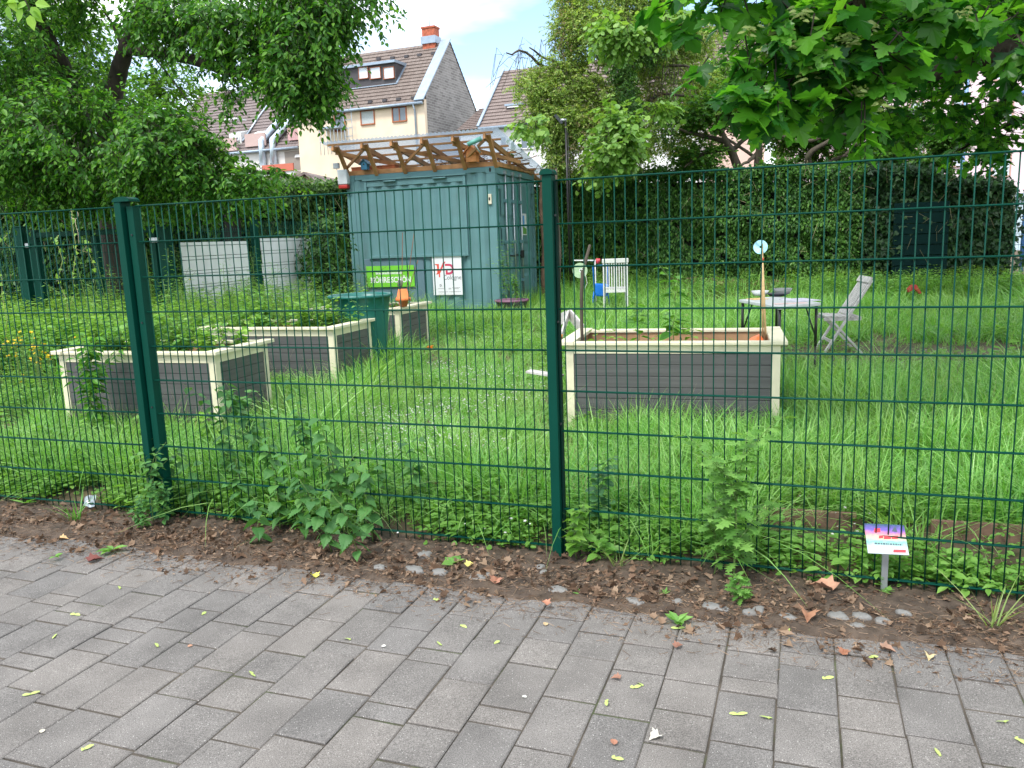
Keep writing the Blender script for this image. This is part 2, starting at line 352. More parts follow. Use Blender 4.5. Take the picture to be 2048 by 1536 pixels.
t.links.new(mxx.outputs[0], b.inputs['Base Color']); b.inputs['Roughness'].default_value = .85; b.inputs['Specular IOR Level'].default_value = .3
bp = t.nodes.new('ShaderNodeBump'); bp.inputs['Strength'].default_value = .5; bp.inputs['Distance'].default_value = .003; t.links.new(f1.outputs['Fac'], bp.inputs['Height']); t.links.new(bp.outputs[0], b.inputs['Normal'])
PVs, PFs = [], []; nb = 0
for kcol in range(-50, 50):
    ulo = -.450+.197*kcol; v = -5.5+random.uniform(0, .3)
    while v < 3.32:
        L = random.choice([.3, .3, .3, .3, .2, .1, .2, .3]); L = min(L, 3.28+random.uniform(-.02, .03)-v) if v+L > 3.30 else L
        if L < .05: break
        j = .0045+random.uniform(-.001, .002); ju = .0026+random.uniform(-.0006, .001); c = .0045; dz = [random.gauss(0, .0012) for _ in range(3)]; du = random.gauss(0, .0012)
        o = [(ulo+ju+du, v+j), (ulo+.197-ju+du, v+j), (ulo+.197-ju+du, v+L-j), (ulo+ju+du, v+L-j)]; cu, cv_ = ulo+.0985, v+L/2
        rows = []
        for ins, z in ((0, -.03), (0, -.004), (c, 0)):
            for (a_, b_) in o:
                a2 = a_+(ins if a_ < cu else -ins); b2 = b_+(ins if b_ < cv_ else -ins)
                rows.append(W(a2, b2, z+dz[0]+dz[1]*(a2-cu)*6+dz[2]*(b2-cv_)*5))
        PVs += rows
        for s in range(2):
            for q in range(4): PFs.append((nb+s*4+q, nb+s*4+(q+1) % 4, nb+(s+1)*4+(q+1) % 4, nb+(s+1)*4+q))
        PFs.append((nb+8, nb+9, nb+10, nb+11)); nb += 12
        v += L
tag(np_mesh('pavement', np.array(PVs), np.array(PFs), PV), kind='structure')

# ================================================================== FRONT FENCE
FB = np.array([.2014, 3.9112, .06]); aM, aR_, aL = R(19.37), R(20.87), R(18.8)
FA = FB+2.51*np.array([-math.cos(aM), math.sin(aM), 0])
def panel(label, P0, ang, length, x0=0.0):
    """local x along the fence to the right from P0"""
    e = thing('mesh_fence_panel', label, 'fence panel', P0, -ang, 'green wire mesh panels of the front fence')
    mv = MB(); n = int(length/.05)
    for k in range(n+1):
        x = x0+.028+k*.05
        j1, j2 = random.gauss(0, .0009), random.gauss(0, .0012); mv.tube([(x+j1, 0, -.035), (x+j2, 0, .9), (x+j1*.5, 0, 1.805)], .003, 6)
    mv.build('vertical_wires', GREEN_METAL, e)
    mh = MB()
    for i in range(10):
        for s in (-1, 1): mh.tube([(x0, s*.0068, .2*i), (x0+length+.055, s*.0068, .2*i)], .004, 6)
    mh.build('horizontal_wires', GREEN_METAL, e); return e
ux = np.array([math.cos(aR_), -math.sin(aR_), 0])
panel('green wire mesh fence panel right of the middle post, before the right raised bed', FB, aR_, 2.43, .04)
um = np.array([math.cos(aM), -math.sin(aM), 0])
panel('green wire mesh fence panel between the two big posts, before the container', FA+um*.06, aM, 2.36, .02)
ul = np.array([math.cos(aL), -math.sin(aL), 0])
panel('green wire mesh fence panel left of the wide double post', FA-ul*2.53, aL, 2.43, .0)
panel('green wire mesh fence panel beyond the right picture edge', FB+ux*2.55, aR_, 2.4, .0) if False else None
def front_post(label, P0, ang, double=False):
    e = thing('fence_post', label, 'fence post', (P0[0], P0[1], 0), -ang, 'box posts of the front fence')
    for i, x in enumerate((-.032, .030) if double else (0,)):
        w_ = .023 if double else .023
        mb = MB(); mb.box(x-w_, x+w_, -.045 if not double else -.05+.025*i, .03, -.3, 1.885-.025*i); mb.build('post_tube' if i == 0 else 'clamp_rail', GREEN_METAL, e, .003)
    if not double:
        mb = MB(); mb.box(.026, .035, -.012, .022, .02, 1.86); mb.build('clamp_rail', mat('dark_green_rail', (.002, .02, .015), .6, 0, spec=.1), e, .001)
    else:
        mb = MB(); mb.box(-.0085, .0065, .018, .028, .0, 1.86); mb.build('gap_black_strip', BLACKP, e)  # black strip filling the gap between the two tubes
    for k in range(4):
        bo = MB(); bo.tube([(.032 if not double else .03, -.019 if not double else -.0255, .2+k*.5), (.032 if not double else .03, -.026 if not double else -.031, .2+k*.5)], .005, 8); bo.build('bolt', BLACKP, e)
    mb = MB(); hw = .060 if double else .031
    mb.prism([(-hw, -.055), (hw, -.055), (hw, .03), (-hw, .03)], 1.886, 1.897)
    n = 10; pr = [(hw*.98*math.cos(math.pi*k/n), 1.897+.016*math.sin(math.pi*k/n)) for k in range(n+1)]
    b0 = len(mb.v); mb.v += [(x, -.05, z) for x, z in pr]+[(x, .026, z) for x, z in pr]
    for k in range(n): mb.f.append((b0+k, b0+k+1, b0+n+2+k, b0+n+1+k)); mb.smooth.append(True)
    mb.f.append(tuple(b0+k for k in range(n+1))); mb.f.append(tuple(b0+2*n+1-k for k in range(n+1))); mb.smooth += [False]*2
    mb.build('cap', GREEN_METAL, e); return e
front_post('dark green square fence post in the middle, right of the container', FB+um*.008, aM)
front_post('dark green wide double fence post with arched cap, left in the photo', FA+np.array([.02, 0, 0]), aM, True)

# ================================================================== RAISED BEDS
def raised_bed(label, FR, ang, Lx=1.6, Ly=.82, top=.80, soil=.13, flip=False):
    """FR = front right corner of the rim; local x to the right, y to the back"""
    FR = np.array(FR); g = float(gz(FR[0], FR[1]))
    e = thing('raised_bed', label, 'raised bed', (FR[0], FR[1], g), -ang, 'dark plank raised beds with cream frames')
    H = top-g
    ov = .035; x0, x1, y0, y1 = -Lx+ov, -ov, ov, Ly-ov
    for (xa, ya) in ((x0, y0), (x1, y0), (x0, y1), (x1, y1)):
        mb = MB(); dx = .062 if xa == x0 else -.062; dy = .062 if ya == y0 else -.062
        mb.box(min(xa, xa+dx), max(xa, xa+dx), min(ya, ya+.018*(1 if dy > 0 else -1)), max(ya, ya+.018*(1 if dy > 0 else -1)), -.05, H-.027)
        mb.box(min(xa, xa+.018*(1 if dx > 0 else -1)), max(xa, xa+.018*(1 if dx > 0 else -1)), min(ya+.018*(1 if dy > 0 else -1), ya+dy), max(ya+.018*(1 if dy > 0 else -1), ya+dy), -.05, H-.027)
        sy = -1 if ya == y0 else 1; sx = -1 if xa == x0 else 1
        for k in range(9):
            z = H-.07-k*.075
            if z < .05: break
            px_ = xa+dx*.55; mb.box(px_-.003, px_+.003, ya+sy*.0025 if sy < 0 else ya, ya if sy < 0 else ya+.0025, z-.003, z+.003)
        mb.build('corner_post', CREAM, e, .002)
    n = 8; ph = .088; gap = .005
    for (a, b, side) in (((x0, y0), (x1, y0), 'f'), ((x0, y1), (x1, y1), 'b'), ((x0, y0), (x0, y1), 'l'), ((x1, y0), (x1, y1), 'r')):
        mb = MB(); ml = MB(); z = H-.095
        for k in range(n):
            zt = z-k*ph; zb = zt-ph+gap
            if zt < 0: break
            if side in 'fb':
                s = 1 if side == 'f' else -1; ya = a[1]+s*.006; mb.box(x0+.064, x1-.064, min(ya, ya+s*.014), max(ya, ya+s*.014), zb, zt); ml.box(x0+.064, x1-.064, min(ya+s*.005, ya+s*.016), max(ya+s*.005, ya+s*.016), zb-gap-.001, zb+.001) if k < n-1 else None
            else:
                s = 1 if side == 'l' else -1; xa = a[0]+s*.006; mb.box(min(xa, xa+s*.014), max(xa, xa+s*.014), y0+.064, y1-.064, zb, zt); ml.box(min(xa+s*.005, xa+s*.016), max(xa+s*.005, xa+s*.016), y0+.064, y1-.064, zb-gap-.001, zb+.001) if k < n-1 else None
        o = mb.build('plank_panel', SLATE, e, .0025)
        ml.build('groove_strip', BLACKP, o)
        mb = MB()
        if side in 'fb':
            ya = a[1]; s = 1 if side == 'f' else -1; mb.box(x0+.064, x1-.064, min(ya, ya+s*.018), max(ya, ya+s*.018), H-.093, H-.027)
        else:
            xa = a[0]; s = 1 if side == 'l' else -1; mb.box(min(xa, xa+s*.018), max(xa, xa+s*.018), y0+.064, y1-.064, H-.093, H-.027)
        mb.build('top_rail', CREAM, e, .002)
    rw = .095
    for (xa, xb, ya, yb) in ((-Lx, 0, 0, rw), (-Lx, 0, Ly-rw, Ly)): mb = MB(); mb.box(xa+.001, xb-.001, ya, yb, H-.026, H-.002); mb.build('rim_board', CREAM, e, .004)
    for (xa, xb, ya, yb) in ((-Lx, -Lx+rw, 0, Ly), (-rw, 0, 0, Ly)): mb = MB(); mb.box(xa-.012, xb+.012, ya-.012, yb+.012, H-.024, H+.006); mb.build('rim_board', CREAM, e, .004)
    mb = MB()
    for (xa, xb, ya, yb) in ((x0+.03, x1-.03, y0+.025, y0+.045), (x0+.03, x1-.03, y1-.045, y1-.025), (x0+.03, x0+.05, y0+.05, y1-.05), (x1-.05, x1-.03, y0+.05, y1-.05)): mb.box(xa, xb, ya, yb, .1, H-.03)
    mb.build('inner_boards', RAWWOOD, e)
    nx, ny = 60, 30; X, Y = np.meshgrid(np.linspace(x0+.045, x1-.045, nx), np.linspace(y0+.045, y1-.045, ny))
    Z = H-soil+.012*sn(X, Y, 0, 9, FR[0]); i = np.arange(nx*ny).reshape(ny, nx)
    np_mesh('soil_fill', np.stack([X, Y, Z], -1).reshape(-1, 3), np.stack([i[:-1, :-1], i[:-1, 1:], i[1:, 1:], i[1:, :-1]], -1).reshape(-1, 4), SOIL, e, True)
    return e, H
BEDS = {}
BEDS['L1'] = raised_bed('plank raised bed nearest the wide double post, front of the left group', (-2.344, 6.40), R(16.5), 1.62, .82)
BEDS['L2'] = raised_bed('plank raised bed in the middle of the left group, before the green tub', (-1.745, 8.048), R(18.5), 1.62, .86)
BEDS['L3'] = raised_bed('plank raised bed behind the green tub, nearest the container', (-1.369, 10.211), R(18), 1.3, .98)
BEDS['R'] = raised_bed('plank raised bed standing alone on the right, before the folding table', (1.985, 5.80), R(15), 1.66, .92)

# ================================================================== GREEN TUB, POTS
TEAL = mat('teal_plastic', (.008, .115, .095), .38, .1, 4, .03, spec=.5, dirt=.25, dirtcol=(.1, .13, .1))
tz = float(gz(-1.66, 9.15)); e = thing('water_tub', 'large round dark teal plastic tub standing between the left raised beds', 'tub', (-1.655, 9.12, tz)); e.scale = (1.08, 1.08, 1.0)
mb = MB(); mb.lathe([(0, .0), (.215, 0), (.222, .02), (.24, .25), (.262, .5), (.285, .72), (.300, .835), (.325, .838), (.334, .845), (.334, .868), (.322, .873), (.298, .868), (.285, .80), (.24, .3), (.215, .03), (0, .03)], 40); mb.build('tub_body', TEAL, e)
mb = MB(); mb.tube([(.05, -.235, .12), (.055, -.30, .11), (.06, -.33, .085)], [.016, .014, .010], 8); mb.tube([(.02, -.30, .15), (.09, -.30, .15)], .009, 6); mb.tube([(.055, -.30, .11), (.055, -.30, .15)], .008, 6); mb.build('tap', BLACKP, e)
def pot(label, c, up=True, s=1.0, mt=None, group=None):
    e = thing('flower_pot', label, 'flower pot', c, 0, group); mb = MB()
    pr = [(0, .0), (.04, 0), (.058, .075), (.068, .076), (.070, .105), (.064, .106), (.058, .09), (.045, .03), (0, .028)]
    pr = [(r*s, z*s) for r, z in pr]
    if not up: pr = [(r, .106*s-z) for r, z in pr][::-1]
    mb.lathe(pr, 22); mb.build('pot_body', mt or TERRA, e)
    return e
pb = at(807, 611, 10.28); pot('terracotta pot standing upright on the rim corner behind the tub', (pb[0], pb[1], .81), True, 1.1, None, 'stacked terracotta pots')
pot('upturned brighter terracotta pot stacked on the lower pot', (pb[0], pb[1], .81+.075), False, 1.38, mat('bright_terracotta', (.75, .2, .06), .65, .08, 10), 'stacked terracotta pots')

# ================================================================== CONTAINER
TEALC = mat('teal_container_paint', (.118, .243, .258), .5, .07, 2.2, .03, 30, spec=.45, dirt=.35, dirtcol=(.10, .14, .13))
TEALD = mat('grey_blue_flat_paint', (.12, .20, .245), .5, .06, 3)
cz = .30; e = thing('shipping_container', 'teal corrugated ten foot shipping container at the back of the garden', 'container', (-.165, 14.9, cz), -R(18.5)); CONT = e
Lc, Wc, Hc = 2.99, 2.44, 2.59
def cbox(name, *a, mt=TEALC, par=None, bev=.004): mb = MB(); mb.box(*a); return mb.build(name, mt, par or CONT, bev)
for (x0, x1, y0, y1) in ((-.16, 0, 0, .12), (-Lc, -Lc+.16, 0, .12), (-Lc, -Lc+.16, Wc-.12, Wc), (-.16, 0, Wc-.12, Wc)): cbox('corner_post', x0, x1, y0, y1, .12, Hc-.12)
for (x0, x1, y0, y1) in ((-.178, .003, -.003, .16), (-Lc-.003, -Lc+.178, -.003, .16), (-Lc-.003, -Lc+.178, Wc-.16, Wc+.003), (-.178, .003, Wc-.16, Wc+.003)):
    for z in (0, Hc-.118):
        o = cbox('corner_casting', x0, x1, y0, y1, z, z+.118, bev=.006)
        if x1 > 0 and y0 < 0:
            mb = MB(); M = Matrix.Translation((-.088, -.0035, z+.059)) @ Matrix.Rotation(R(90), 4, 'X'); mb.prism([(.022*math.cos(a)*1, .040*math.sin(a)) for a in np.linspace(0, 2*math.pi, 15)[:-1]], 0, .002, M); mb.build('lock_hole', BLACKP, o)
cbox('bottom_rail', -Lc+.18, -.18, .01, .10, .0, .13); cbox('top_rail', -Lc+.18, -.18, .005, .08, Hc-.09, Hc-.005)
cbox('bottom_rail', -.10, -.01, .165, Wc-.165, .0, .13); cbox('door_header', -.10, -.002, .165, Wc-.165, Hc-.12, Hc-.004)
cbox('roof_sheet', -Lc+.02, -.02, .02, Wc-.02, Hc-.03, Hc-.002)
cbox('back_wall', -Lc+.05, -.05, Wc-.06, Wc-.02, .1, Hc-.1); cbox('left_wall', -Lc+.02, -Lc+.06, .1, Wc-.1, .1, Hc-.1); cbox('container_floor', -Lc+.1, -.1, .1, Wc-.1, .06, .12)
def corrug(x0, x1, z0, z1, yout, depth=.036, pitch=.278, ph=0.0):
    mb = MB(); pts = []; x = x0
    seg = [(.0, 0), (.072, 0), (.139, depth), (.211, depth), (.278, 0)]
    xs = []
    k = -1
    while True:
        for a, d in seg[:-1]:
            X = x0+ph+k*pitch+a
            if X > x1: break
            if X > x0: xs.append((X, yout+d))
        k += 1
        if x0+ph+k*pitch > x1: break
    def prof(X):
        a = (X-x0-ph) % pitch
        for i in range(4):
            if a <= seg[i+1][0]: t_ = (a-seg[i][0])/(seg[i+1][0]-seg[i][0]); return yout+seg[i][1]+(seg[i+1][1]-seg[i][1])*t_
        return yout
    xs = [(x0, prof(x0))]+xs+[(x1, prof(x1))]
    for (xa, ya), (xb, yb) in zip(xs, xs[1:]):
        if xb-xa > 1e-4: mb.poly([(xa, ya, z0), (xb, yb, z0), (xb, yb, z1), (xa, ya, z1)])
    return mb
corrug(-Lc+.16, -.16, .13, Hc-.09, .012).build('corrugated_side', TEALC, CONT)
# flat plate under the shutter
cbox('flat_plate', -2.72, -1.48, -.002, .006, .16, 1.02, mt=TEALD)
# shutter
x0, x1, z0, z1 = -2.60, -.56, 1.03, 2.46
o = corrug(x0+.05, x1-.05, z0+.05, z1-.10, -.022, .03, .278, .05).build('shutter', TEALC, CONT)
mb = MB(); mb.box(x0, x0+.05, -.04, .0, z0, z1); mb.box(x1-.05, x1, -.04, 0, z0, z1); mb.box(x0+.051, x1-.051, -.04, 0, z0, z0+.05); mb.box(x0+.051, x1-.051, -.03, 0, z1-.10, z1); mb.build('shutter_frame', TEALC, o, .003)
mb = MB(); mb.box(x0-.02, x1+.02, -.06, .0, z1+.01, z1+.035); mb.build('drip_edge', TEALC, o, .002)
for xx in (-2.05, -1.05): mb = MB(); mb.box(xx-.13, xx+.13, -.068, -.041, z1-.035, z1-.005); mb.tube([(xx-.13, -.07, z1-.02), (xx+.13, -.07, z1-.02)], .014, 8); mb.build('hinge', TEALC, o)
# doors (right end, local x = 0)
for k, (ya, yb) in enumerate(((.17, 1.215), (1.225, Wc-.17))):
    d_ = MB(); d_.box(-.06, -.03, ya, yb, .14, Hc-.13)
    for za, zb in ((.22, .62), (.72, 1.05), (1.2, 1.55), (1.7, 2.38)):
        # pressed panels
        d_.poly([(-.029, ya+.09, za), (-.029, yb-.09, za), (-.012, yb-.13, za+.06), (-.012, ya+.13, za+.06)]); d_.poly([(-.012, ya+.13, za+.06), (-.012, yb-.13, za+.06), (-.012, yb-.13, zb-.06), (-.012, ya+.13, zb-.06)])
        d_.poly([(-.012, ya+.13, zb-.06), (-.012, yb-.13, zb-.06), (-.029, yb-.09, zb), (-.029, ya+.09, zb)])
    d_.box(-.029, -.015, ya, ya+.05, .14, Hc-.13); d_.box(-.029, -.015, yb-.05, yb, .14, Hc-.13)
    dd = d_.build('door', TEALC, CONT)
    for y in ((.50, .95) if k == 0 else (1.42,)):
        mb = MB(); mb.tube([(.02, y, .06), (.02, y, Hc-.05)], .017, 8); mb.build('lock_rod', STEEL, dd)
        for z in (.12, .5, 1.25, 2.0, Hc-.08):
            mb = MB(); mb.box(-.014, .045, y-.04, y+.04, z-.03, z+.03); mb.build('rod_bracket', STEEL if z > 2.4 or z < .2 else TEALC, dd, .003)
        mb = MB(); mb.bar((.04, y, 1.0), (.045, y+.32 if k == 0 else y-.3, .98), .02, .03); mb.build('handle', BLACKP, dd)
    for z in (.35, .95, 1.65, 2.25):
        yy = .165 if k == 0 else Wc-.165
        mb = MB(); mb.box(-.02, .022, yy-.05, yy+.05, z-.05, z+.05); mb.build('hinge', TEALC, dd, .003)
mb = MB(); mb.box(.03, .07, 1.27, 1.38, .93, 1.08); mb.build('padlock', BLACKP, CONT, .008)
for (x, y) in ((-.15, .1), (-2.85, .1), (-.15, 2.3), (-2.85, 2.3)): mb = MB(); mb.box(x-.15, x+.12, y-.1, y+.12, -.10, -.001); mb.build('foundation_block', mat('concrete', (.3, .29, .27), .9, .15, 8), CONT)
def in_cont(lx, ly, lz):
    a = R(18.5); return np.array([-.165+lx*math.cos(a)+ly*math.sin(a), 14.9-lx*math.sin(a)+ly*math.cos(a), cz+lz])
def cthing(name, label, cat, l, group=None): return thing(name, label, cat, in_cont(*l), -R(18.5), group)
# alarm box with red lens and white lamp
e = cthing('alarm_box', 'grey alarm box with red lens on the upper left container corner', 'alarm box', (-3.0, -.06, 2.36))
mb = MB(); mb.box(-.10, .10, -.06, .06, .07, .34); mb.build('housing', mat('light_grey_plastic', (.55, .58, .6), .5), e, .012)
mb = MB(); mb.box(-.095, .095, -.062, .055, -.01, .068); mb.build('red_lens', mat('red_plastic', (.4, .03, .025), .3), e, .02)
e = cthing('floodlight', 'small grey floodlight above the alarm box on the container', 'floodlight', (-3.13, -.05, 2.78))
mb = MB(); mb.box(-.06, .06, -.05, 0, -.05, .05); mb.build('lamp_head', mat('grey_plastic', (.3, .33, .36), .5), e, .006)
mb = MB(); mb.tube([(0, -.02, -.05), (.02, 0, -.2), (.1, .02, -.3)], .006, 6); mb.build('cable', BLACKP, e)
e = cthing('switch_box', 'small cream bell switch on the container corner post', 'switch', (-.11, -.004, 2.02))
mb = MB(); mb.box(-.035, .035, -.03, 0, -.09, .09); mb.build('switch_body', mat('cream_box', (.7, .64, .5), .5), e, .006)
mb = MB(); mb.box(-.014, .014, -.036, -.0305, -.02, .03); mb.build('button', BLACKP, e)
# ---------------- timber roof frame
e = cthing('roof_frame', 'brown timber frame with corrugated clear roof on top of the container', 'timber roof', (0, 0, Hc)); RF = e
RY0, RY1 = -.42, 3.05; zr = lambda y: .53-(y-RY0)*(.60/(RY1-RY0))
XS = [-2.98+.592*k for k in range(6)]
XS[-1] = -.02
mb = MB(); mb.box(-3.05, .02, .03, .10, .002, .085); mb.build('base_beam', WOOD, RF, .004)
mb = MB(); mb.box(-.05, .02, .105, Wc, .002, .085); mb.build('base_beam', WOOD, RF, .004)
mb = MB(); mb.box(-3.05, -2.98, .105, Wc, .002, .085); mb.build('base_beam', WOOD, RF, .004)
for X in XS:
    mb = MB(); mb.bar((X, RY0-.02, zr(RY0)-.06), (X, RY1, zr(RY1)-.06), .045, .09); mb.build('rafter', WOOD, RF, .003)
    mb = MB(); mb.bar((X+.05, .02, -.02), (X+.05, RY0+.07, zr(RY0)-.03), .05, .07, (1, 0, 0)); mb.build('strut', WOOD, RF, .003)
    for yy in (.9, 1.7) if X > -.1 else (1.0,):
        mb = MB(); mb.box(X-.03, X+.03, yy-.03, yy+.03, .01, zr(yy)-.09); mb.build('stud', WOOD, RF, .003)
for k in range(9):
    y = RY0+.03+k*(RY1-RY0-.06)/8; mb = MB(); mb.box(-3.10, .12, y-.024, y+.024, zr(y)-.012, zr(y)+.022); mb.build('batten', WOOD, RF, .002)
for (xa, xb) in ((-3.0, -2.40), (-1.80, -1.21), (-.62, -.06)):
    mb = MB(); mb.bar((xa+.04, -.03, .12), (xb, RY0+.1, .42), .03, .05); mb.build('brace', WOOD, RF, .002)
for xa, xb in ((-2.99, -2.1), (-1.8, -.9), (-.65, -.05)):
    mb = MB(); mb.bar((xa, RY0+.1, .40), (xb+.25, .9, .12), .03, .07); mb.build('brace', WOOD, RF, .002)
sheet, t, b = nodes('corrugated_clear_sheet'); b.inputs['Base Color'].default_value = (.36, .43, .52, 1); b.inputs['Roughness'].default_value = .35
trn = t.nodes.new('ShaderNodeBsdfTransparent'); trn.inputs['Color'].default_value = (.8, .88, .95, 1); tl = t.nodes.new('ShaderNodeBsdfTranslucent'); tl.inputs['Color'].default_value = (.36, .43, .52, 1)
ms = t.nodes.new('ShaderNodeMixShader'); ms.inputs['Fac'].default_value = .45; t.links.new(b.outputs[0], ms.inputs[1]); t.links.new(tl.outputs[0], ms.inputs[2])
ms2 = t.nodes.new('ShaderNodeMixShader'); ms2.inputs['Fac'].default_value = .35; t.links.new(ms.outputs[0], ms2.inputs[1]); t.links.new(trn.outputs[0], ms2.inputs[2]); t.links.new(ms2.outputs[0], t.nodes['Material Output'].inputs['Surface'])
xs = np.linspace(-3.2, .24, 46*6+1); ph = (xs+3.2)/.076*2*math.pi; za = .038+.011*np.sin(ph)
V = np.concatenate([np.stack([xs, np.full_like(xs, y), za+zr(y)], -1) for y in (RY0-.08, RY1+.08)]); n = len(xs); i = np.arange(n-1)
np_mesh('roof_sheet', V, np.stack([i, i+1, i+1+n, i+n], -1), sheet, RF, True)
# bird houses
def birdhouse(label, l, mt, rf, s):
    e = cthing('bird_house', label, 'bird house', l, 'bird houses on the container roof edge')
    mb = MB(); M = Matrix.Rotation(R(90), 4, 'X')
    mb.prism([(-.08*s, 0), (.08*s, 0), (.085*s, .15*s), (0, .24*s), (-.085*s, .15*s)], 0, .15*s, M); mb.build('house_body', mt, e, .003)
    for sg in (-1, 1): mb = MB(); mb.bar((0, -.17*s, .252*s), (0, .02, .252*s), .02, .012); mb.bar((0, -.075*s, .25*s), (sg*.135*s, -.075*s, .125*s), .2*s, .014*s, (0, 0, 1)); mb.build('house_roof', rf, e)
    mb = MB(); mb.prism([(.022*s*math.cos(a), .13*s+.022*s*math.sin(a)) for a in np.linspace(0, 2*math.pi, 17)[:-1]], .1502*s, .153*s, M); mb.build('entrance_hole', BLACKP, e); return e
birdhouse('orange brown wooden bird house under the right end of the timber roof', (-.40, .06, Hc+.088), mat('orange_wood', (.62, .24, .08), .6, .15, 12), mat('orange_wood_roof', (.66, .25, .09), .6, .15, 12), 1.15)
birdhouse('small blue bird house under the left end of the timber roof', (-2.56, .05, Hc+.088), mat('blue_paint', (.05, .2, .33), .5), mat('dark_blue_paint', (.08, .16, .22), .5), .75)
for k, (x, lab) in enumerate(((-2.78, 'leftmost terracotta trough planter under the timber roof'), (-2.25, 'terracotta trough planter right of the blue bird house'))):
    e = cthing('trough_planter', lab, 'planter', (x, .30, Hc+.003)); mb = MB(); mb.box(-.2, .2, -.08, .08, 0, .15); mb.box(-.21, .21, -.09, .09, .151, .17); mb.build('planter_box', TERRA, e, .006)
# camera
e = cthing('security_camera', 'green bullet security camera on the right end of the timber roof', 'camera', (-.18, -.47, 2.96))
M = Matrix.Rotation(R(25), 4, 'Z') @ Matrix.Rotation(R(-22), 4, 'Y'); mb = MB(); mb.tube([M @ Vector((-.13, 0, .02)), M @ Vector((.13, 0, .02))], .04, 16); mb.build('camera_body', mat('sage_plastic', (.12, .33, .28), .4), e)
mb = MB(); mb.tube([(0, 0, -.03), (.03, .06, -.12), (.06, .1, -.16)], .018, 8); mb.build('bracket', STEEL, e)
# dried vine under the roof
DRY = leafmat('dry_vine_leaf', [(.10, .035, .02), (.24, .08, .045), (.32, .15, .09)], trans=.2)
e = cthing('dried_vine', 'dried reddish brown vine tangled under the right half of the timber roof', 'vine', (0, 0, Hc))
mb = MB()
for k in range(34):
    x = random.uniform(-1.5, .1); p = [(x, random.uniform(.5, 1.2), random.uniform(.03, .3))]
    for q in range(5): p.append((p[-1][0]+random.uniform(-.1, .2), p[-1][1]+random.uniform(.0, .35), max(.02, p[-1][2]+random.uniform(-.12, .13))))
    mb.tube(p, .006, 4)
mb.build('stems', mat('dry_stem', (.17, .08, .05), .9), e)
n = 900; P = np.stack([rng.uniform(-1.6, .15, n), rng.uniform(.4, 2.6, n), rng.uniform(.02, .33, n)], -1); P = P[sn(P[:, 0], P[:, 1], P[:, 2], 4, 3) > -.1]
V, F = leaves(T_DIA, P, rng.normal(size=P.shape), rng.normal(size=P.shape), rng.uniform(.03, .06, len(P))); np_mesh('dry_leaves', V, list(F.values()), DRY, e)

# ---------------- lettering
def text(name, s, size, mt, parent, loc, rot, align='LEFT', sx=1.0, bold=0.0):
    cu = bpy.data.curves.new(name, 'FONT'); cu.body = s; cu.size = size; cu.align_x = align; cu.offset = bold; cu.resolution_u = 3
    o = bpy.data.objects.new(name, cu); COL.objects.link(o); dg = bpy.context.evaluated_depsgraph_get(); me = bpy.data.meshes.new_from_object(o.evaluated_get(dg))
    bpy.data.objects.remove(o); o = bpy.data.objects.new(name, me); COL.objects.link(o); me.materials.clear(); me.materials.append(mt)
    o.parent = parent; o.location = loc; o.rotation_euler = rot; o.scale = (sx, 1, 1); return o
e = cthing('poster_sign', 'white poster sign with red letters on the container front', 'sign', (-1.0, -.012, .32))
mb = MB(); mb.box(-.30, .30, -.004, 0, 0, .71); mb.build('board', mat('white_board', (.78, .78, .82), .35, .01, 3), e)
PX, PY = -1.0, .32
lg, t, b = nodes('red_gradient_ink'); tcx = t.nodes.new('ShaderNodeTexCoord'); gr = t.nodes.new('ShaderNodeSeparateXYZ'); t.links.new(tcx.outputs['Generated'], gr.inputs[0])
cr_ = t.nodes.new('ShaderNodeValToRGB'); cr_.color_ramp.elements[0].color = (.80, .09, .03, 1); cr_.color_ramp.elements[1].color = (.52, .04, .16, 1); t.links.new(gr.outputs['X'], cr_.inputs['Fac']); t.links.new(cr_.outputs[0], b.inputs['Base Color']); b.inputs['Roughness'].default_value = .4
M = Matrix.Rotation(R(90), 4, 'X')
mb = MB()
def flat(pts): mb.poly([(x, -.0055, z) for x, z in pts])
# I with small slabs, slash, D
flat([(-.245, .575), (-.165, .575), (-.165, .40), (-.20, .385), (-.235, .385), (-.205, .41), (-.205, .55), (-.245, .56)])
flat([(-.175, .33), (-.150, .33), (-.150, .40), (-.03, .615), (-.075, .615), (-.175, .42)])
no, ni = [], []
for k in range(13):
    a = -math.pi/2+math.pi*k/12; no.append((.035+.095*math.cos(a), .475+.10*math.sin(a))); ni.append((.035+.055*math.cos(a), .475+.060*math.sin(a)))
no = [(-.035, .375)]+no+[(-.045, .575)]; ni = [(-.035, .415)]+ni+[(-.045, .535)]
flat([(-.035, .415), (.005, .415), (.005, .49), (-.035, .44)])
for k in range(len(no)-1): flat([no[k], no[k+1], ni[k+1], ni[k]])
mb.build('emblem', lg, e)
INK = mat('grey_ink', (.10, .10, .12), .6, 0)
text('lettering', 'Cologne', .115, INK, e, (-.09, -.0056, .285), (R(90), 0, 0), sx=.92)
text('small_print', 'D', .055, INK, e, (-.17, -.0056, .16), (R(90), 0, 0), bold=.002)
mb = MB()
for (x0_, x1_, z_) in ((-.2, -.1, .115), (.01, .05, .12), (.01, .06, .105), (.08, .23, .128), (.10, .20, .112), (-.2, -.0, .055), (.02, .24, .055)): 
    x = x0_
    while x < x1_-.004: wd_ = random.uniform(.006, .016); mb.poly([(x, -.0056, z_), (x+wd_, -.0056, z_), (x+wd_, -.0056, z_+.008), (x, -.0056, z_+.008)]); x += wd_+.005
mb.build('small_print', INK, e)
e = cthing('garden_sign', 'bright green sign with white writing low on the container front', 'sign', (-2.17, -.03, .49))
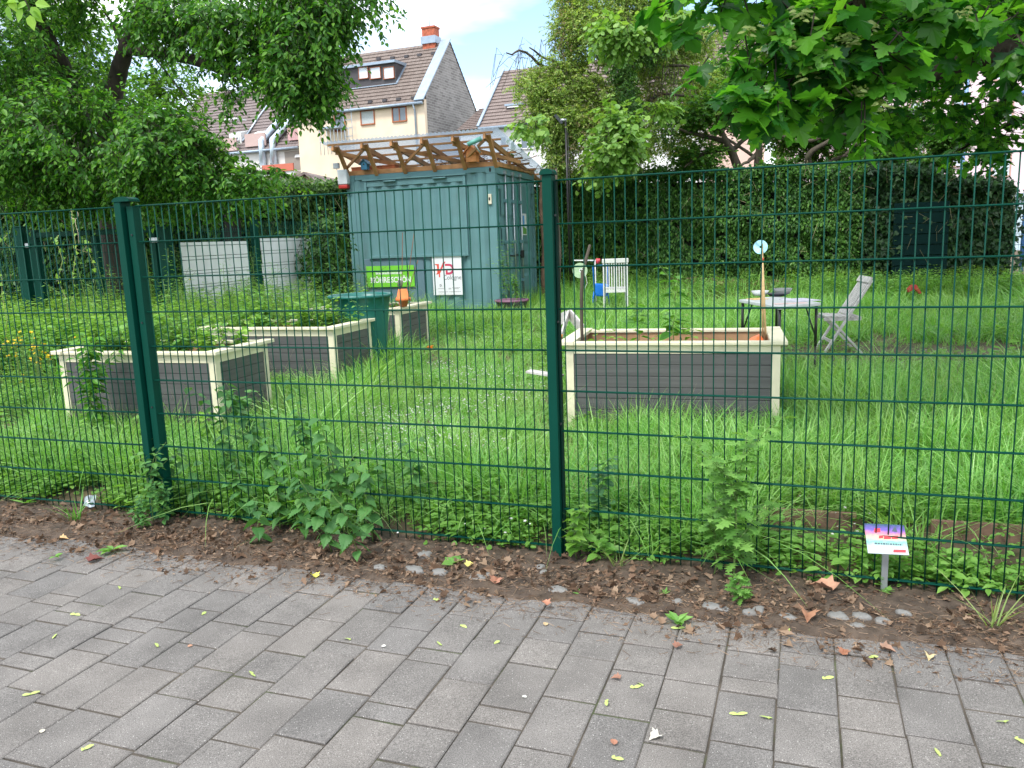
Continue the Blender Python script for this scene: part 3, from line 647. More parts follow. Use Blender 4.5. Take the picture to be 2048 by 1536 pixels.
mb = MB(); mb.box(-.5, .5, -.006, 0, 0, .40); mb.build('board', mat('lime_board', (.19, .58, .05), .45, .04, 3), e)
WI = mat('white_ink', (.8, .82, .8), .5, 0)
text('lettering', 'MÖHRE.SCHÖN', .145, WI, e, (-.42, -.0075, .085), (R(90), 0, 0), bold=.004, sx=.82)
mb = MB(); x = -.30
while x < .22:
    wd_ = random.uniform(.012, .028); hh = random.choice([.035, .035, .055]); mb.poly([(x, -.0075, .24), (x+wd_, -.0075, .24), (x+wd_, -.0075, .24+hh), (x, -.0075, .24+hh)]); x += wd_+.010
mb.build('small_print', WI, e)
e = thing('door_poster', 'small white notice with colour picture on the container door', 'poster', in_cont(.008, 1.64, 1.37), -R(18.5))
mb = MB(); mb.box(0, .004, -.14, .14, 0, .42); mb.build('paper', WHITEP, e)
mb = MB(); mb.poly([(.0055, -.12, .02), (.0055, .12, .02), (.0055, .12, .12), (.0055, -.12, .18)]); mb.build('green_print', mat('green_ink', (.12, .3, .06), .6), e)
mb = MB(); mb.poly([(.0055, -.12, .2), (.0055, .0, .16), (.0055, .0, .38), (.0055, -.12, .38)]); mb.build('blue_print', mat('blue_ink', (.1, .3, .6), .6), e)
# ================================================================== THINGS IN THE GARDEN
def base(x, y): return (x, y, float(gz(x, y)))
MINT = [(.10, .30, .035), (.18, .42, .06), (.24, .50, .08)]
LEAF_BED = leafmat('bed_plant_leaf', [(.05, .16, .02), (.10, .28, .03), (.2, .42, .06)], trans=.35)
LEAF_WEED = leafmat('weed_leaf', [(.09, .22, .045), (.15, .33, .07), (.24, .45, .11)], trans=.4)
LEAF_NETT = leafmat('nettle_leaf', [(.045, .14, .04), (.08, .22, .055), (.14, .31, .07)], trans=.3, rough=.55)
LEAF_PALE = leafmat('pale_leaf', [(.12, .27, .04), (.2, .38, .06), (.28, .46, .08)], trans=.4)
LEAF_GREY = leafmat('greyish_leaf', [(.10, .17, .09), (.16, .26, .12), (.22, .33, .15)], trans=.3)
STEMG = mat('green_stem', (.12, .2, .05), .6, .2, 20)
def plant(name, label, cat, loc, h, nodes_, ls, T=T_OV, mt=None, per=2, lean=.1, droop=.35, group=None, top=.5, branch=0, seed=None, wid=1.0, stem=None, parent=None):
    """upright stem(s) with leaf whorls"""
    e = thing(name, label, cat, loc, random.uniform(0, 6.28), group)
    P, D, N, S = [], [], [], []; mb = MB()
    def shoot(p0, h_, n_, l_, ax):
        pts = []; k = 6
        for i in range(k+1):
            t_ = i/k; pts.append(Vector(p0)+Vector((ax[0]*t_*t_*h_+random.gauss(0, .006), ax[1]*t_*t_*h_+random.gauss(0, .006), h_*t_)))
        mb.tube(pts, [max(.0012, .0045*(1-.7*i/k)*(h_/.6)**.5) for i in range(k+1)], 5)
        a0 = random.uniform(0, 6.28)
        for j in range(n_):
            t_ = .12+.88*(j+.5)/n_; f = t_*k; i = min(int(f), k-1); q = pts[i].lerp(pts[i+1], f-i); a0 += 1.57+random.gauss(0, .2)
            for s in range(per):
                a = a0+s*2*math.pi/per; d = np.array([math.cos(a), math.sin(a), .12-droop*1.25*(1-t_*.35)+random.gauss(0, .2)])
                P.append(np.array(q)+d*l_*.12); D.append(d); N.append([d[0]*.35+random.gauss(0, .35), d[1]*.35+random.gauss(0, .35), 1]); S.append(l_*(1-(1-top)*t_)*random.uniform(.8, 1.15)*(.75 if t_ < .2 else 1))
        return pts
    ax = (random.gauss(0, lean), random.gauss(0, lean)); pts = shoot((0, 0, 0), h, nodes_, ls, ax)
    for b_ in range(branch):
        i = random.randint(1, 4); a = random.uniform(0, 6.28); shoot(pts[i], h*random.uniform(.3, .5), max(2, nodes_//2), ls*.8, (math.cos(a)*.7, math.sin(a)*.7))
    mb.build('stem', stem or STEMG, e)
    V, F = leaves(T, np.array(P), np.array(D), np.array(N), np.array(S), np.full(len(P), wid)); np_mesh('leaves', V, list(F.values()), mt or LEAF_WEED, e)
    return e
# potted plant before the container doors
e = thing('plant_pot', 'round dark pot with purple rim holding a tall plant by the container door', 'plant pot', (.05, 14.55, float(gz(.05, 14.55))-.02))
mb = MB(); mb.lathe([(0, 0), (.24, 0), (.27, .2), (.285, .235), (.27, .235), (.25, .2), (0, .19)], 26); mb.build('pot_body', mat('dark_grey_pot', (.05, .05, .06), .5), e)
mb = MB(); mb.lathe([(.272, .236), (.305, .24), (.31, .275), (.27, .28), (.262, .24)], 26); mb.build('pot_rim', mat('purple_rim', (.2, .09, .15), .4), e)
for (dx, hh, lab) in ((-.1, 1.15, 'tall feathery plant growing on the left of the purple rimmed pot'), (.08, .55, 'short bushy plant growing on the right of the purple rimmed pot')):
    plant('pot_plant', lab, 'plant', (.05+dx, 14.5, float(gz(.05, 14.55))+.18), hh, 18, .13, T_LONG, LEAF_WEED, 3, .14, .1, branch=5, wid=1.6)
# plants in the raised beds
def bed_plants(key, n, spec):
    e, H = BEDS[key]; a = e.rotation_euler.z; lx = 1.6
    out = []
    for k in range(n):
        u = -random.uniform(.14, lx-.14); v = random.uniform(.16, .68); z = e.location.z+H-.13
        x = e.location.x+u*math.cos(a)-v*math.sin(a); y = e.location.y+u*math.sin(a)+v*math.cos(a); out.append((x, y, z))
    return out
lab = {'L1': 'leafy green plant filling the front left raised bed', 'L2': 'leafy green plant filling the middle raised bed before the tub', 'L3': 'leafy green plant in the raised bed behind the tub'}
for key, n in (('L1', 64), ('L2', 60), ('L3', 18)):
    for (x, y, z) in bed_plants(key, n, None):
        plant('bed_plant', lab[key], 'plant', (x, y, z), random.uniform(.18, .48), random.randint(5, 10), random.uniform(.06, .10), random.choice([T_OV, T_LONG, T_ROUND]), random.choice([LEAF_WEED, LEAF_PALE, LEAF_WEED]), 3, .35, .2, 'plants crowding '+key.replace('L1', 'the front left bed').replace('L2', 'the middle bed').replace('L3', 'the bed behind the tub'), branch=2, wid=1.3)
def at_bed(px, Y, z): q = at(px, 600, Y); return (q[0], q[1], z)
for px, Y, h_, lab_ in ((1310, 6.3, .14, 'small leafy seedling between the two tallest plants in the right bed'), (1460, 6.3, .10, 'small seedling near the canes in the right bed'), (1230, 6.5, .26, 'leafy plant at the back left of the right bed'), (1365, 6.5, .34, 'slim leafy plant behind the tallest one in the right bed'), (1345, 6.32, .62, 'tallest leafy green plant in the middle of the right raised bed'), (1275, 6.35, .42, 'broad leafy green plant left of the tallest one in the right bed'), (1385, 6.3, .26, 'low broad leaved plant right of the tallest one in the right bed'), (1218, 6.3, .20, 'small bright green seedling second from the left in the right bed'), (1190, 6.5, .2, 'small dark leafy seedling beside the stick in the right bed'), (1420, 6.35, .09, 'tiny green seedling right of centre in the right bed'), (1250, 6.2, .16, 'small pale green seedling with two leaves in the right bed')):
    plant('vegetable_plant', lab_, 'plant', at_bed(px, Y, .68), h_, max(4, int(h_*18)), .06+.19*min(h_, .5), T_OV, LEAF_PALE if h_ < .4 else LEAF_BED, 2, .08, .25, branch=2 if h_ > .3 else 0, wid=1.15)
# orange pot in the right bed
e = thing('orange_pot', 'orange round pot lying in the right corner of the right raised bed', 'pot', (*at_bed(1515, 6.28, .68)[:2], .70))
mb = MB(); M = Matrix.Rotation(R(70), 4, 'Y'); mb.lathe([(0, -.08), (.06, -.07), (.085, -.01), (.088, .05), (.08, .052), (.07, 0), (0, -.05)], 20); mb.v = [tuple(M @ Vector(v)) for v in mb.v]; mb.build('pot_body', mat('orange_glaze', (.75, .16, .05), .4), e)
# stick with disc and bamboo with disc
def disc(mb, c, r, d):
    q = Vector(d).to_track_quat('Z', 'Y'); n = 28
    for zz, rev in ((0, False), (.0015, True)):
        ro = [Vector(c)+q @ Vector((r*math.cos(2*math.pi*k/n), r*math.sin(2*math.pi*k/n), zz)) for k in range(n)]; ri = [Vector(c)+q @ Vector((.0085*math.cos(2*math.pi*k/n), .0085*math.sin(2*math.pi*k/n), zz)) for k in range(n)]
        for k in range(n): mb.poly([ro[k], ro[(k+1) % n], ri[(k+1) % n], ri[k]])
CDG = mat('pale_green_disc', (.3, .42, .25), .18, .1, 8, metal=.6); CDB = mat('blue_white_disc', (.3, .55, .65), .15, .5, 22, metal=.5)
sx, sy = .575, 6.42; e = thing('wooden_stick', 'dark crooked branch stuck upright in the left end of the right raised bed', 'stick', (sx, sy, .6))
q1 = at(1180, 490, 6.55)-np.array([sx, sy, .6]); mb = MB(); mb.tube([(0, 0, 0), (-.005, .01, .3), (.0, .02, .55), (.012, .03, .72), tuple(q1)], [.012, .013, .014, .015, .011], 8); mb.build('branch', BARK2, e)
cc = at(1160, 541, 6.45); e = thing('hanging_disc', 'pale green shiny disc hanging on the dark crooked stick', 'disc', cc); mb = MB(); disc(mb, (0, 0, 0), .060, (.15, -1, .1)); mb.build('disc_plate', CDG, e)
mb = MB(); mb.lathe([(.0095, .0), (.016, .0)], 16); mb.v = [tuple(Vector(v).to_track_quat('Z', 'Y') @ Vector((0, 0, 0)) if False else Vector((v[0]+.009, -.003, v[1]))) for v in mb.v]; mb.build('disc_hub', WHITEP, e)
mb = MB(); mb.tube([(.03, 0, 0), (.045, 0, -.05), (.055, 0, -.1), (.035, 0, -.14), (.03, .005, -.2)], .0018, 5); mb.build('string', WHITEP, e)
bx = at(1533, 672, 6.27); e = thing('bamboo_canes', 'pair of pale bamboo canes standing in the right end of the right raised bed', 'canes', (bx[0], bx[1], .66))
BAM = mat('bamboo', (.56, .38, .19), .5, .15, 12); t1 = at(1524, 487, 6.2)-np.array([bx[0], bx[1], .66]); t2 = at(1523, 497, 6.25)-np.array([bx[0], bx[1], .66])
mb = MB(); mb.tube([(0, 0, 0), tuple(t1)], [.010, .006], 8); mb.build('cane', BAM, e); mb = MB(); mb.tube([(-.022, .01, 0), tuple(t2)], [.008, .006], 8); mb.build('cane', BAM, e)
mb = MB(); q = Vector(t1)*.86; mb.tube([q*.985, q*1.015], .011, 8); mb.build('tie', mat('red_tie', (.5, .1, .05), .6), e)
cc = at(1521, 494, 6.22); e = thing('hanging_disc', 'blue and white shiny disc tied to the top of the bamboo canes', 'disc', cc); mb = MB(); disc(mb, (0, 0, 0), .052, (-.4, -1, .1)); mb.build('disc_plate', CDB, e)
e = thing('cane_trio', 'three thin brown canes tied together above the bed behind the tub', 'canes', (-1.45, 10.95, .75))
for (a_, b_) in (((0, 0, -.1), at(805, 465, 11)), ((.02, 0, -.1), at(829, 460, 10.9)), ((-.01, .02, -.1), at(836, 520, 11.1))):
    mb = MB(); mb.tube([a_, tuple(np.array(b_)-np.array([-1.45, 10.95, .75]))], .006, 5); mb.build('cane', mat('dark_cane', (.25, .14, .09), .7), e)
mb = MB(); mb.tube([(.0, -.02, .28), (.015, -.02, .36)], .035, 8); mb.build('tie', mat('grey_tie', (.2, .2, .14), .8), e)
# brown wooden trough behind the right bed (leaning boards)
e = thing('wooden_trellis', 'low grey triangular board frame behind the left corner of the right bed', 'board frame', (*at(1140, 660, 7.6)[:2], .2))
o_ = np.array(e.location)
for (a_, b_) in (((1137, 627, 7.9), (1122, 675, 7.2)), ((1140, 629, 7.9), (1166, 660, 7.5)), ((1134, 632, 8.1), (1102, 650, 8.4))):
    mb = MB(); mb.bar(tuple(at(*a_)-o_), tuple(at(*b_)-o_), .018, .11 if a_[0] != 1137 else .07, (0, 0, 1)); mb.build('board', GREYWOOD, e, .002)
e = thing('orange_cup', 'small orange cup beside the left corner of the right raised bed', 'cup', at(1120, 674, 6.75)); mb = MB(); mb.lathe([(0, -.02), (.017, -.02), (.024, .02), (.021, .02), (0, -.012)], 14); mb.build('cup_body', mat('orange_plastic', (.75, .3, .06), .4), e)
plant('shrub_plant', 'green plant growing inside the low grey board frame', 'plant', base(*at(1145, 660, 7.9)[:2]), .5, 9, .12, T_OV, LEAF_BED, 3, .2, .3, branch=4)
# orange thing on grass near bed 3
e = thing('orange_flower', 'orange marigold blossom in the grass beside the bed behind the tub', 'flower', at(860, 696, 9.6)); V, F = leaves(T_ROUND, np.zeros((26, 3))+rng.normal(size=(26, 3))*.008, np.concatenate([rng.normal(size=(26, 2)), rng.uniform(.1, .7, (26, 1))], 1), rng.normal(size=(26, 3))*.3+np.array([0, 0, 1]), np.full(26, .04)); np_mesh('petals', V, list(F.values()), leafmat('orange_petal', [(.8, .25, .01), (.9, .4, .02)], tcol=(1, .8, .3)), e)
mb = MB(); mb.tube([(0, 0, 0), (0, 0, -.3)], .003, 5); mb.build('stem', STEMG, e)

# ---- garden chair seen from the side
def bx3(mb, p, q, w_, h_, up=(0, 0, 1)): return mb.bar(p, q, w_, h_, up)
c0 = base(3.78, 9.25); e = thing('folding_chair', 'weathered grey wooden folding chair beside the folding table on the right', 'chair', c0, R(-8))
for s in (-.2, .2):
    mb = MB(); bx3(mb, (-.22, s, 0), (.27, s*1.0, .80+.02), .024, .045, (0, 1, 0)); mb.build('back_leg', GREYWOOD, e, .003)
    mb = MB(); bx3(mb, (.20, s*.85, 0), (-.17, s*.85, .42), .024, .04, (0, 1, 0)); mb.build('front_leg', GREYWOOD, e, .003)
mb = MB()
for k in range(6): x = -.20+k*.065; mb.box(x, x+.05, -.19, .19, .415-k*.003, .435-k*.003)
for s in (-.17, .17): mb.box(-.22, .18, s-.012, s+.012, .375, .412)
mb.build('seat', GREYWOOD, e, .003)
mb = MB(); d_ = Vector((.49, 0, .82)).normalized()
for k in range(7):
    y = -.15+k*.05; a_ = Vector((.03, y, .44)); mb.bar(a_, a_+d_*.40, .032, .014, (0, 1, 0)) if False else mb.bar(tuple(a_), tuple(a_+d_*.42), .014, .034, (0, 1, 0))
mb.build('backrest', GREYWOOD, e, .002)
mb = MB(); a_ = Vector((.245, 0, .80)); mb.bar((a_.x, -.225, a_.z+.02), (a_.x, .225, a_.z+.02), .03, .075, tuple(d_)); mb.build('top_rail', GREYWOOD, e, .006)
mb = MB(); mb.bar((-.13, -.19, .14), (-.13, .19, .14), .02, .03); mb.build('stretcher', GREYWOOD, e)
# second chair by the hedge, back view with slats
q = at(1231, 570, 14.0); e = thing('slatted_chair', 'white slatted wooden garden chair standing before the ivy hedge', 'chair', (q[0], 14.0, float(gz(q[0], 14.0))), R(-6))
WH = mat('white_painted_wood', (.62, .62, .6), .6, .06, 8, dirt=.2, dirtcol=(.4, .4, .36))
for s in (-.19, .19): mb = MB(); mb.box(s-.022, s+.022, -.015, .015, 0, .93); mb.build('back_leg', WH, e, .003); mb = MB(); mb.box(s-.02, s+.02, .38, .41, 0, .43); mb.build('front_leg', WH, e, .003)
mb = MB()
for k in range(8): x = -.148+k*.0425; mb.box(x-.009, x+.009, -.008, .008, .40, .86)
mb.build('backrest', WH, e); mb = MB(); mb.box(-.225, .225, -.02, .02, .86, .935); mb.build('top_rail', WH, e, .008); mb = MB(); mb.box(-.17, .17, -.012, .012, .36, .41); mb.build('lower_rail', WH, e)
mb = MB()
for k in range(6): mb.box(-.2, .2, .02+k*.065, .07+k*.065, .415, .432)
mb.build('seat', WH, e)
q = at(1200, 560, 14.6); e = thing('blue_push_chair', 'small bright blue toy buggy beside the white slatted chair', 'toy', (q[0], 14.5, float(gz(q[0], 14.5))+.05))
BLUE = mat('bright_blue_plastic', (.01, .16, .62), .35)
mb = MB(); mb.prism([(-.10, .22), (.10, .2), (.13, .42), (-.13, .44)], -.12, .12, Matrix.Rotation(R(90), 4, 'X')); mb.build('seat', BLUE, e, .02)
mb = MB(); mb.tube([(-.12, 0, .42), (-.13, .02, .75), (.12, .02, .76), (.13, 0, .42)], .013, 6); mb.tube([(-.12, 0, .3), (-.16, 0, 0)], .012, 6); mb.tube([(.12, 0, .3), (.15, 0, 0)], .012, 6); mb.build('frame', BLUE, e)
q = at(1190, 521, 14.6); e = thing('thin_rod', 'thin white rod with red and white end leaning before the hedge', 'rod', q); mb = MB(); mb.tube([tuple(at(1147, 521, 14.6)-q), tuple(at(1200, 521, 14.6)-q)], .012, 6); mb.tube([(0, 0, 0), (.02, .1, -1.0)], .01, 6); mb.build('rod', WHITEP, e)
mb = MB(); mb.tube([tuple(at(1195, 521, 14.6)-q), tuple(at(1200, 521, 14.6)-q)], .035, 8); mb.tube([tuple(at(1195, 517, 14.6)-q), tuple(at(1195, 527, 14.6)-q)], .03, 8); mb.build('red_end', mat('red_foam', (.6, .06, .08), .5), e)
for k, (px, Y) in enumerate(((1120, 14.6), (1090, 16.2))):
    q = at(px, 600, Y); e = thing('bare_stem', ['pale gnarled stem right behind the middle post', 'brown bare stem between container and hedge'][k], 'stem', base(q[0], Y)); mb = MB()
    mb.tube([(0, 0, -.1), (-.03, 0, .5), (.01, 0, 1.1), (-.03, 0, 1.9), (.0, .1, 2.5)], [.05, .045, .04, .035, .02], 8); mb.build('bark_stem', BARK2 if k == 0 else mat('brown_bark', (.12, .07, .045), .9, .3, 9, .8, 26), e)
# folding table
tx, ty = 2.93, 8.7; g = float(gz(tx, ty)); e = thing('folding_table', 'folding table with pale top and black legs beside the grey chair', 'table', (tx, ty, g), -R(8))
# top corners picked from the picture, at table height
TZ = g+.74; cs = [GA(1478, 600, TZ), GA(1560, 614, TZ), GA(1642, 606, TZ), GA(1555, 592, TZ)]
cen = (cs[0]+cs[2])/2; e.location = (float(cen[0]), float(cen[1]), g); e.rotation_euler = (0, 0, 0)
ux_ = norm(cs[2]-cs[1]); L_ = np.linalg.norm(cs[2]-cs[1])
vx_ = norm(cs[0]-cs[1]); L2_ = np.linalg.norm(cs[0]-cs[1])
print('table', cs, L_, L2_)
cor = [tuple((c-np.array(e.location))[:2]) for c in (cs[1], cs[2], cs[2]+(cs[0]-cs[1]), cs[0])]
mb = MB(); mb.prism(cor, .715, .745); mb.build('table_top', mat('pale_table_top', (.55, .56, .56), .45, .05, 4), e, .005)
ca = np.array(cor).mean(0)
for c in cor:
    c = ca+(np.array(c)-ca)*.9; mb = MB(); mb.tube([(c[0], c[1], .715), (c[0], c[1], .34)], .014, 8); mb.tube([(c[0], c[1], .34), (c[0], c[1], -.03)], .0105, 8)
    o = mb.build('leg', BLACKP, e); mb = MB(); i = ca+(c-ca)*.72; mb.tube([(i[0], i[1], .71), (c[0], c[1], .42)], .007, 6); mb.build('brace', BLACKP, o)
def on_table(name, label, cat, px, py, dz=0.0):
    q = GA(px, py, TZ+.006); return thing(name, label, cat, (q[0], q[1], TZ+.006+dz), random.uniform(-.3, .3))
for (px, py, lab_, col, sx_, sy_) in ((1600, 600, 'large sheet of paper with pink and blue drawing on the folding table', (.66, .62, .72), .26, .34), (1515, 598, 'orange yellow sheet at the left end of the folding table', (.75, .48, .2), .16, .16), (1580, 607, 'pinkish sheet at the near edge of the folding table', (.7, .5, .48), .3, .09)):
    e = on_table('paper_sheet', lab_, 'paper', px, py); mb = MB(); mb.box(-sx_/2, sx_/2, -sy_/2, sy_/2, 0, .004); mb.build('sheet', mat('paper_'+lab_[:5], col, .7, .2, 9), e)
for (px, py, lab_, col, h_, r_) in ((1520, 591, 'white bowl on the far left of the folding table', (.75, .75, .75), .05, .09), (1555, 592, 'black tray on the folding table behind the papers', (.02, .02, .03), .03, .11), (1565, 588, 'grey shallow box at the back of the folding table', (.3, .3, .3), .06, .1)):
    e = on_table('table_bowl', lab_, 'bowl', px, py); mb = MB(); mb.lathe([(0, 0), (r_*.7, 0), (r_, h_), (r_*.93, h_), (r_*.62, .01), (0, .008)], 20); mb.build('bowl_body', mat('bowl_'+lab_[:5], col, .4), e)

# ---- small colourful plaque behind the fence
q = GA(1768, 1165, .05); e = thing('plaque_sign', 'small slanted colourful plaque on a metal post behind the right fence panel', 'sign', (q[0], q[1], .025), -R(14))
mb = MB(); mb.box(-.013, .013, -.006, .006, -.05, .205); mb.build('post', STEEL, e)
M = Matrix.Translation((0, 0, .225)) @ Matrix.Rotation(R(38), 4, 'X')
pm, t, b = nodes('rainbow_print'); tcx = t.nodes.new('ShaderNodeTexCoord'); gr = t.nodes.new('ShaderNodeSeparateXYZ'); t.links.new(tcx.outputs['Generated'], gr.inputs[0])
cr_ = t.nodes.new('ShaderNodeValToRGB'); el = cr_.color_ramp.elements
while len(el) < 7: el.new(.5)
for i, (p_, c_) in enumerate(((0, (.42, .48, .5)), (.28, (.36, .5, .48)), (.38, (.16, .42, .34)), (.52, (.45, .48, .3)), (.66, (.5, .2, .25)), (.80, (.16, .1, .42)), (1, (.03, .08, .14)))): el[i].position = p_; el[i].color = (*c_, 1)
nn_ = t.nodes.new('ShaderNodeTexNoise'); nn_.inputs['Scale'].default_value = 9; ad = t.nodes.new('ShaderNodeMath'); ad.operation = 'MULTIPLY_ADD'; ad.inputs[1].default_value = .22; t.links.new(nn_.outputs['Fac'], ad.inputs[0]); t.links.new(gr.outputs['Y'], ad.inputs[2])
sb_ = t.nodes.new('ShaderNodeMath'); sb_.operation = 'SUBTRACT'; sb_.inputs[1].default_value = .11; t.links.new(ad.outputs[0], sb_.inputs[0]); t.links.new(sb_.outputs[0], cr_.inputs['Fac']); t.links.new(cr_.outputs[0], b.inputs['Base Color']); b.inputs['Roughness'].default_value = .25
mb = MB(); mb.box(-.082, .082, -.075, .075, 0, .004, M); o = mb.build('board', pm, e); 
# rebuild board flat then rotate so that the print runs along its own height
bpy.data.objects.remove(o); mb = MB(); mb.box(-.082, .082, -.075, .075, 0, .004); o = mb.build('board', pm, e, .001); o.matrix_local = M
mb = MB()
for (x0_, x1_, y0_, y1_) in ((-.03, -.012, .0, .016), (-.01, .02, -.002, .015), (.022, .048, 0, .018), (.02, .07, -.066, -.05), (-.045, -.02, .03, .052)): mb.poly([(x0_, y0_, .0052), (x1_, y0_+.002, .0052), (x1_+.002, y1_, .0052), (x0_+.003, y1_-.002, .0052)])
o2 = mb.build('red_print', mat('red_print_ink', (.7, .04, .05), .4), e); o2.matrix_local = M
mb = MB(); x = -.05
while x < .06: wd_ = random.uniform(.003, .010); mb.poly([(x, -.03, .0052), (x+wd_, -.03, .0052), (x+wd_, -.022, .0052), (x, -.022, .0052)]); x += wd_+.003
mb.poly([(.028, .04, .0052), (.05, .036, .0052), (.046, .065, .0052), (.036, .055, .0052)]); o2 = mb.build('dark_print', mat('dark_print_ink', (.06, .09, .12), .5), e); o2.matrix_local = M
# ---- boards edging the lawn behind the fence
BOARD = mat('old_board', (.17, .10, .07), .85, .3, 7, .3, 50, dirt=.5, dirtcol=(.09, .08, .05))
for (p_, q_, lab_) in (((1522, 1045), (1712, 1058), 'old brown edging board left of the colourful plaque'), ((1860, 1072), (2075, 1086), 'old brown edging board at the right picture edge behind the fence'), ((808, 985), (1060, 1003), 'old brown edging board behind the fence left of the middle post'), ((1235, 1018), (1380, 1028), 'old brown edging board right of the middle post behind the shrub')):
    a_ = GA(*p_, .09); b_ = GA(*q_, .09); e = thing('edging_board', lab_, 'board', (a_[0], a_[1], .02)); mb = MB(); mb.bar((0, 0, .075), (b_[0]-a_[0], b_[1]-a_[1], .075), .022, .16); mb.build('plank', BOARD, e, .003)
# plank lying by the right bed's left side
e = thing('loose_board', 'loose grey board lying in the weeds left of the right raised bed', 'board', at(1085, 745, 6.9)); mb = MB(); mb.bar((-.12, .1, 0), (.16, -.05, -.03), .1, .02); mb.build('plank', GREYWOOD, e, .002)

# ================================================================== BACK FENCE AND GATE (left)
GMET = GREEN_METAL
def mesh_panel(label, P, Q, h=1.78, strips=None, zoff=.08, sl=0):
    P = np.array(P); Q = np.array(Q); g = float(gz(P[0], P[1])); d = Q-P; L = float(np.hypot(*d)); a = math.atan2(d[1], d[0])
    e = thing('mesh_fence_panel', label, 'fence panel', (P[0], P[1], g), a, 'green wire mesh panels at the back of the garden')
    mb = MB(); k = 0
    while .04+k*.05 < L-.03: mb.tube([(.04+k*.05, 0, .02), (.04+k*.05, 0, h)], .003, 4); k += 1
    mb.build('vertical_wires', GMET, e); mb = MB()
    for i in range(int(h/.2)+1): mb.tube([(0, 0, zoff+.2*i*.98), (L, 0, zoff+.2*i*.98)], .0055, 4)
    mb.build('horizontal_wires', GMET, e)
    if strips:
        x0_, x1_, zt = strips; mb = MB(); i = 0
        while zt-.2*i > .15:
            z1_ = zt-.2*i; mb.box(x0_+.015*math.sin(i*2.3), x1_, -.0024, .0024, z1_-.192, z1_); i += 1
        mb.build('privacy_strips', WHITEP, e)
    return e
def back_post(label, P, h=1.92, w_=.06):
    g = float(gz(P[0], P[1])); e = thing('gate_post', label, 'post', (P[0], P[1], g), -R(20), 'green posts at the back of the garden'); mb = MB(); mb.box(-w_, w_, -w_, w_, -.2, h); mb.build('post_tube', GMET, e, .004)
    mb = MB(); mb.box(-w_-.006, w_+.006, -w_-.006, w_+.006, h+.001, h+.02); mb.build('cap', GMET, e, .006)
gA, gB = np.array([-6.80, 11.77]), np.array([-4.62, 11.0])
back_post('square green gate post at the left end of the back gate', gA-np.array([.1, -.03]), 1.78, .075); back_post('square green gate post at the right end of the back gate', gB+np.array([.08, 0]), 1.72, .06); back_post('green post between the two white screened back panels', (-3.97, 13.05), 1.78, .045)
g = float(gz(*gA)); d = gB-gA; L = float(np.hypot(*d)); e = thing('garden_gate', 'dark green steel gate with wire mesh behind the left weeds', 'gate', (gA[0], gA[1], g), math.atan2(d[1], d[0]))
for (x0_, x1_, z0_, z1_) in ((.05, .19, .1, 1.74), (L-.14, L-.04, .1, 1.70), (L*.53-.05, L*.53+.05, .1, 1.62)): mb = MB(); mb.box(x0_, x1_, -.03, .03, z0_, z1_); mb.build('upright', GMET, e, .004)
for z in (.1, 1.63): mb = MB(); mb.box(.191, L*.53-.051, -.025, .025, z, z+.07); mb.box(L*.53+.051, L-.141, -.025, .025, z, z+.07); mb.build('crossbar', GMET, e, .004)
mb = MB()
for k in range(int((L-.4)/.05)): mb.tube([(.22+k*.05, 0, .17), (.22+k*.05, 0, 1.63)], .003, 4)
for i in range(8): mb.tube([(.19, 0, .25+.19*i), (L-.14, 0, .25+.19*i)], .0045, 4)
mb.build('mesh_infill', GMET, e)
mb = MB(); mb.box(.0, .06, -.06, -.03, 1.5, 1.56); mb.box(L-.1, L+.04, -.06, -.03, 1.5, 1.56); mb.build('hinge', STEEL, e)
mesh_panel('green mesh panel left of the back gate at the picture edge', gA-np.array([2.3, -.8]), gA-np.array([.18, -.06]))
mesh_panel('mesh panel with tall white screen right of the back gate', (-4.53, 11.1), (-3.99, 13.0), 1.70, (.22, 1.80, 1.50))
mesh_panel('mesh panel with overgrown whitish screen left of the container', (-3.95, 13.15), (-3.3, 15.5), 1.78, (.05, 1.7, 1.5))
# ================================================================== HOUSES
def plaster(name, col): return mat(name, col, .9, .05, 1.2, .05, 30, dirt=.18, dirtcol=tuple(c*.72 for c in col))
def tilemat(name, c1, c2):
    m_, t, b = nodes(name); tc = t.nodes.new('ShaderNodeTexCoord'); wv = t.nodes.new('ShaderNodeTexWave'); wv.bands_direction = 'X'; wv.inputs['Scale'].default_value = 1.05; wv.inputs['Distortion'].default_value = 0
    t.links.new(tc.outputs['Object'], wv.inputs['Vector']); n = t.nodes.new('ShaderNodeTexNoise'); n.inputs['Scale'].default_value = 2.6; n.inputs['Detail'].default_value = 8; n.inputs['Roughness'].default_value = .8; t.links.new(tc.outputs['Object'], n.inputs['Vector'])
    mx_ = t.nodes.new('ShaderNodeMixRGB'); mx_.inputs['Color1'].default_value = (*c1, 1); mx_.inputs['Color2'].default_value = (*c2, 1)
    r_ = t.nodes.new('ShaderNodeMapRange'); r_.inputs['From Min'].default_value = .35; r_.inputs['From Max'].default_value = .65; t.links.new(n.outputs['Fac'], r_.inputs['Value']); t.links.new(r_.outputs[0], mx_.inputs['Fac'])
    t.links.new(mx_.outputs[0], b.inputs['Base Color']); b.inputs['Roughness'].default_value = .85
    bp = t.nodes.new('ShaderNodeBump'); bp.inputs['Strength'].default_value = 1; bp.inputs['Distance'].default_value = .06; t.links.new(wv.outputs['Fac'], bp.inputs['Height']); t.links.new(bp.outputs[0], b.inputs['Normal']); return m_
TILE = tilemat('brown_roof_tiles', (.14, .105, .09), (.23, .185, .16)); TILE2 = tilemat('reddish_roof_tiles', (.165, .125, .112), (.24, .19, .17)); TILE3 = tilemat('grey_brown_roof_tiles', (.16, .125, .12), (.22, .18, .17))
